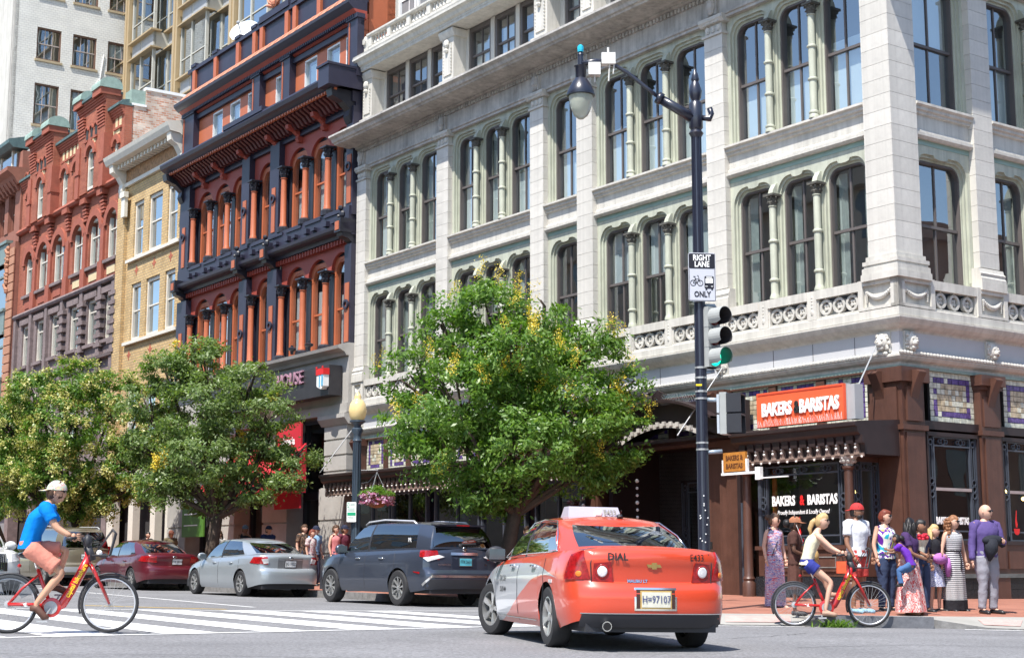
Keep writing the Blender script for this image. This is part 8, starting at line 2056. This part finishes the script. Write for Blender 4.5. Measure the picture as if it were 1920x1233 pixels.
for k in range(26): a=rr.uniform(0,6.28); d=rr.uniform(0,.1); m.ball((d*math.cos(a),d*math.sin(a),.2+rr.uniform(-.03,.05)),.03,7,5)
m.build('blooms',bq,mat('rose_red',(.45,.01,.03),.6,var=.3,vs_=30),smooth=True); m=M(); m.lathe(0,0,[(.03,-.12),(.06,.05),(.12,.16)],10); m.build('wrapping',bq,mat('pale_wrap',(.5,.5,.42),.5,var=.3,vs_=14)); 
def jacket(t,J,s,hd_):
    m=M(); p=J['wrL'].lerp(J['elR'],.5); p=J['pelvis']+Vector((.15,0,.10)); m.ball(p,.13,12,8,sc=(.7,1.25,.75)); m.tube([tuple(p+Vector((0,.12,0))),tuple(p+Vector((.02,.15,-.15))),tuple(p+Vector((0,.16,-.30)))],[.07,.06,.03],8); m.build('held_jacket',t,cloth('orchid',(.42,.16,.45)),smooth=True)
person('blonde girl in a black top and floral skirt holding a lilac jacket',at(7.20,25.9),rad(-60),1.50,'light',look=rad(30),fem=True,hairc='blond',hstyle='long',top=cloth('black',(.02,.02,.025)),bottom=pattern('print_floral',[(.66,.68,.74),(.10,.12,.30),(.66,.68,.74),(.2,.25,.5)],22),bkind='skirt',group=GRP,wide=.95,extra=jacket,shoe=SHOE,pose=dict(elL=(.02,.19,.97),wrL=(.18,.02,.98),elR=(.02,-.19,.97),wrR=(.18,-.02,.95)))
STR=pattern('print_stripes',[(.66,.66,.66),(.03,.03,.05)],stripes=9.5)
def belt(t,J,s,hd_):
    w_=J['waist']; m=M(); n=20
    m.tube([(w_.x+.118*s*math.cos(2*math.pi*k/n),w_.y+.142*s*math.sin(2*math.pi*k/n),w_.z+.02) for k in range(n)],.014,6,closed=True); m.tube([(w_.x+.125,.02,w_.z+.02),(w_.x+.15,.03,w_.z-.12),(w_.x+.15,.02,w_.z-.3)],[.012,.012,.015],5); m.build('belt',t,cloth('black',(0,0,0)))
    m=M(); nn=30; rg=[[m.pt(w_.x+.174*s*math.cos(2*math.pi*k/nn)*(1+.05*math.sin(8*2*math.pi*k/nn)),w_.y+.232*s*math.sin(2*math.pi*k/nn)*(1+.05*math.sin(8*2*math.pi*k/nn)),z) for k in range(nn)] for z in (.06*s,.24*s)]
    for k in range(nn): m.face([rg[0][k],rg[0][(k+1)%nn],rg[1][(k+1)%nn],rg[1][k]])
    m.build('hem_band',t,cloth('black',(0,0,0)),smooth=True)
person('curly-haired woman in sunglasses and a long black and white striped dress',at(7.56,26.0),rad(-62),1.67,'light',look=rad(32),fem=True,hairc='ginger',hstyle='curly',shades=True,top=STR,sleeve='tank',bottom=STR,bkind='maxi',group=GRP,wide=1.12,extra=belt,pose=dict(elR=(-.02,-.24,1.08),wrR=(.02,-.30,.85),elL=(0,.22,1.08),wrL=(.05,.25,.84)))
def coat(t,J,s,hd_):
    p=J['pelvis']+Vector((.22,-.02,.22)); m=M(); m.ball(p,.17,12,8,sc=(.6,1.3,.55)); m.tube([tuple(p+Vector((0,-.05,.0))),tuple(p+Vector((.03,-.08,-.16))),tuple(p+Vector((0,-.1,-.34)))],[.12,.11,.02],8); m.tube([tuple(p+Vector((0,.14,.0))),tuple(p+Vector((.0,.2,-.1)))],[.09,.04],8); m.build('held_jacket',t,cloth('charcoal',(.022,.024,.032)),smooth=True)
    m=M(); m.box(J['chest'].x+.105,J['chest'].x+.125,.05,.075,J['chest'].z+.0,J['chest'].z+.08); m.build('name_tag',t,WHITE)
person('tall bald man in sunglasses and purple shirt with a dark jacket over his arm',at(7.92,25.35),rad(-68),1.84,'light',look=rad(28),hstyle='bald',shades=True,top=cloth('violet_shirt',(.10,.07,.21)),sleeve='long',bottom=cloth('grey_trousers',(.27,.27,.31),.06),group=GRP,wide=1.22,extra=coat,pose=dict(elL=(.08,.27,1.17),wrL=(.30,.12,1.20),elR=(-.02,-.27,1.16),wrR=(.03,-.31,.90)))
# --- riders
RG=None
lb=bicycle('red hire bicycle ridden by the man in the blue T-shirt at the left',(-5.86,17.75,gz(-5.5)),rad(12))
ps_=person('cyclist in a bright blue T-shirt, salmon shorts and floral cap at the left',(-5.86,17.75,gz(-5.5)),rad(12),1.80,'tan',look=rad(-6),pitch=rad(-2),hairc='brown',hstyle='short',shades=True,top=cloth('bright_blue',(.0,.19,.62),.05),bottom=cloth('salmon',(.58,.23,.17),.06),bkind='shorts',hat=('backcap',pattern('print_cap',[(.6,.55,.3),(.55,.3,.3),(.6,.6,.5),(.3,.5,.35)],20)),shoe=mat('brown_sandal',(.10,.045,.03),.6),wide=1.03,
 pose=dict(pelvis=(.20,0,1.02),waist=(.22,0,1.14),chest=(.31,0,1.35),neck=(.40,0,1.49),head=(.48,0,1.63),shL=(.38,.17,1.44),elL=(.52,.23,1.20),wrL=(.69,.27,1.12),shR=(.38,-.17,1.44),elR=(.52,-.23,1.21),wrR=(.69,-.27,1.12),hipL=(.22,.09,.98),knL=(.62,.11,.97),anL=(.51,.13,.56),toL=(.64,.14,.47),hipR=(.22,-.09,.98),knR=(.60,-.12,.70),anR=(.31,-.14,.33),toR=(.42,-.15,.19)),handdir=dict(L=(1,0,-.15),R=(1,0,-.15)))
rb=bicycle('red hire bicycle ridden by the blonde woman near the right kerb',(4.36,23.55,gz(5)-.0),rad(-4))
def bagr(t,J,s,hd_):
    pass
rd_=person('blonde cyclist in a cream lace top, blue shorts and sunglasses riding at the right',(4.36,23.55,gz(5)),rad(-4),1.70,'light',look=rad(-25),fem=True,hairc='blond',hstyle='ponytail',shades=True,top=cloth('cream_lace',(.72,.67,.47),.1),sleeve='tank',bottom=cloth('royal_blue',(.035,.045,.24)),bkind='minishorts',shoe=mat('sandal_tan',(.40,.25,.18),.6),wide=.95,
 pose=dict(pelvis=(.21,0,.99),waist=(.24,0,1.11),chest=(.32,0,1.31),neck=(.39,0,1.45),head=(.47,0,1.61),shL=(.36,.15,1.40),elL=(.56,.20,1.19),wrL=(.70,.27,1.13),shR=(.36,-.15,1.40),elR=(.57,-.20,1.20),wrR=(.70,-.27,1.13),hipL=(.22,.09,.96),knL=(.50,.11,.70),anL=(.55,.13,.52),toL=(.66,.14,.48),hipR=(.22,-.09,.96),knR=(.56,-.12,.68),anR=(.45,-.14,.25),toR=(.58,-.15,.19)),handdir=dict(L=(1,0,-.15),R=(1,0,-.15)))
ob=thing('handbag','small orange bag hanging from the handlebar of the right bicycle','bag',(4.36,23.55,gz(5)),rad(-4))
m=M(); m.box(.62,.76,-.34,-.24,.82,1.0); m.build('pouch',ob,mat('orange_bag',(.72,.10,.03),.6,var=.15,vs_=10)); m=M(); m.tube([(.64,-.29,1.0),(.69,-.29,1.08),(.74,-.29,1.0)],.006,4); m.build('strap',ob,BPL)
# --- people on the far pavement behind the parked cars
BG='pedestrians on the pavement behind the parked cars'
def bgp(x,y,label,h,skin,topc,heading,bottomc=(.05,.06,.1),**kw):
    p=row(x,y); person(label,(p.x,p.y,gz(p.x)+.2),heading,h,skin,top=topc,bottom=cloth('bg%02d'%int(abs(x)*10),bottomc),group=BG,**kw)
bgp(-19.9,-2.5,'man with short dark hair in a black printed T-shirt behind the silver car',1.78,'light',pattern('print_dark',[(.02,.02,.02),(.2,.12,.08),(.03,.03,.03)],12),rad(-40),look=rad(10))
bgp(-19.0,-2.6,'older man in a navy cap and light blue shirt behind the silver car',1.72,'light',cloth('sky_shirt',(.25,.42,.62)),rad(-40),look=rad(15),hat=('cap',cloth('navy_cap',(.02,.025,.05))))
bgp(-18.05,-2.2,'person in a dark cap and maroon top half hidden behind two women',1.74,'tan',cloth('maroon_top',(.13,.03,.05)),rad(-35),hat=('cap',cloth('navy_cap',(0,0,0))),look=rad(20))
bgp(-18.3,-3.1,'auburn-haired woman in a pale patterned top left of the globe lamp post',1.60,'light',pattern('print_pale',[(.6,.58,.55),(.4,.2,.22),(.62,.6,.58)],16),rad(-30),look=rad(20),fem=True,hairc='red')
bgp(-17.3,-2.9,'woman in sunglasses and a pink sleeveless top beside the globe lamp post',1.72,'light',cloth('coral_pink',(.62,.22,.22)),rad(-35),look=rad(10),fem=True,shades=True,sleeve='tank')
bgp(-23.6,-2.6,'man in a grey-blue cap and black vest under the middle tree',1.80,'brown',cloth('black',(0,0,0)),rad(-60),hat=('cap',cloth('slate_cap',(.12,.16,.2))),sleeve='tank')
bgp(-22.6,-2.3,'man in a navy T-shirt right of the man in the grey-blue cap',1.78,'tan',cloth('navy_tee',(.015,.03,.09)),rad(-50),hat=('cap',cloth('navy_cap',(0,0,0))))
bgp(-25.0,-2.8,'woman in a white blouse under the middle tree',1.64,'light',cloth('white_blouse',(.66,.64,.62),.04),rad(-70),fem=True,hairc='brown',hstyle='long')
bgp(-26.0,-2.4,'woman in a long red dress beside the white-bloused woman',1.62,'brown',cloth('red_dress',(.50,.05,.05)),rad(-80),fem=True,hairc='black',bkind='kneeskirt')
bgp(-29.6,-2.5,'man in a brown brimmed hat behind the maroon car',1.70,'tan',cloth('olive',(.12,.10,.06)),rad(-60),hat=('brim',cloth('brown_hat',(.16,.06,.04))))
bgp(-31.4,-2.6,'dark-haired woman with a black headband between the gold SUV and maroon car',1.68,'light',cloth('black',(0,0,0)),rad(-60),fem=True,hairc='black',look=rad(20))
bgp(-10.05,-1.6,'dark-haired person glimpsed in the gap between the navy SUV and the taxi',1.62,'light',cloth('navy_tee',(0,0,0)),rad(-150),fem=True,hairc='brown',hstyle='long')
bgp(-9.1,-1.3,'person in a dark top beside the tree trunk behind the taxi mirror',1.68,'light',cloth('maroon_top',(0,0,0)),rad(-60),hairc='brown')
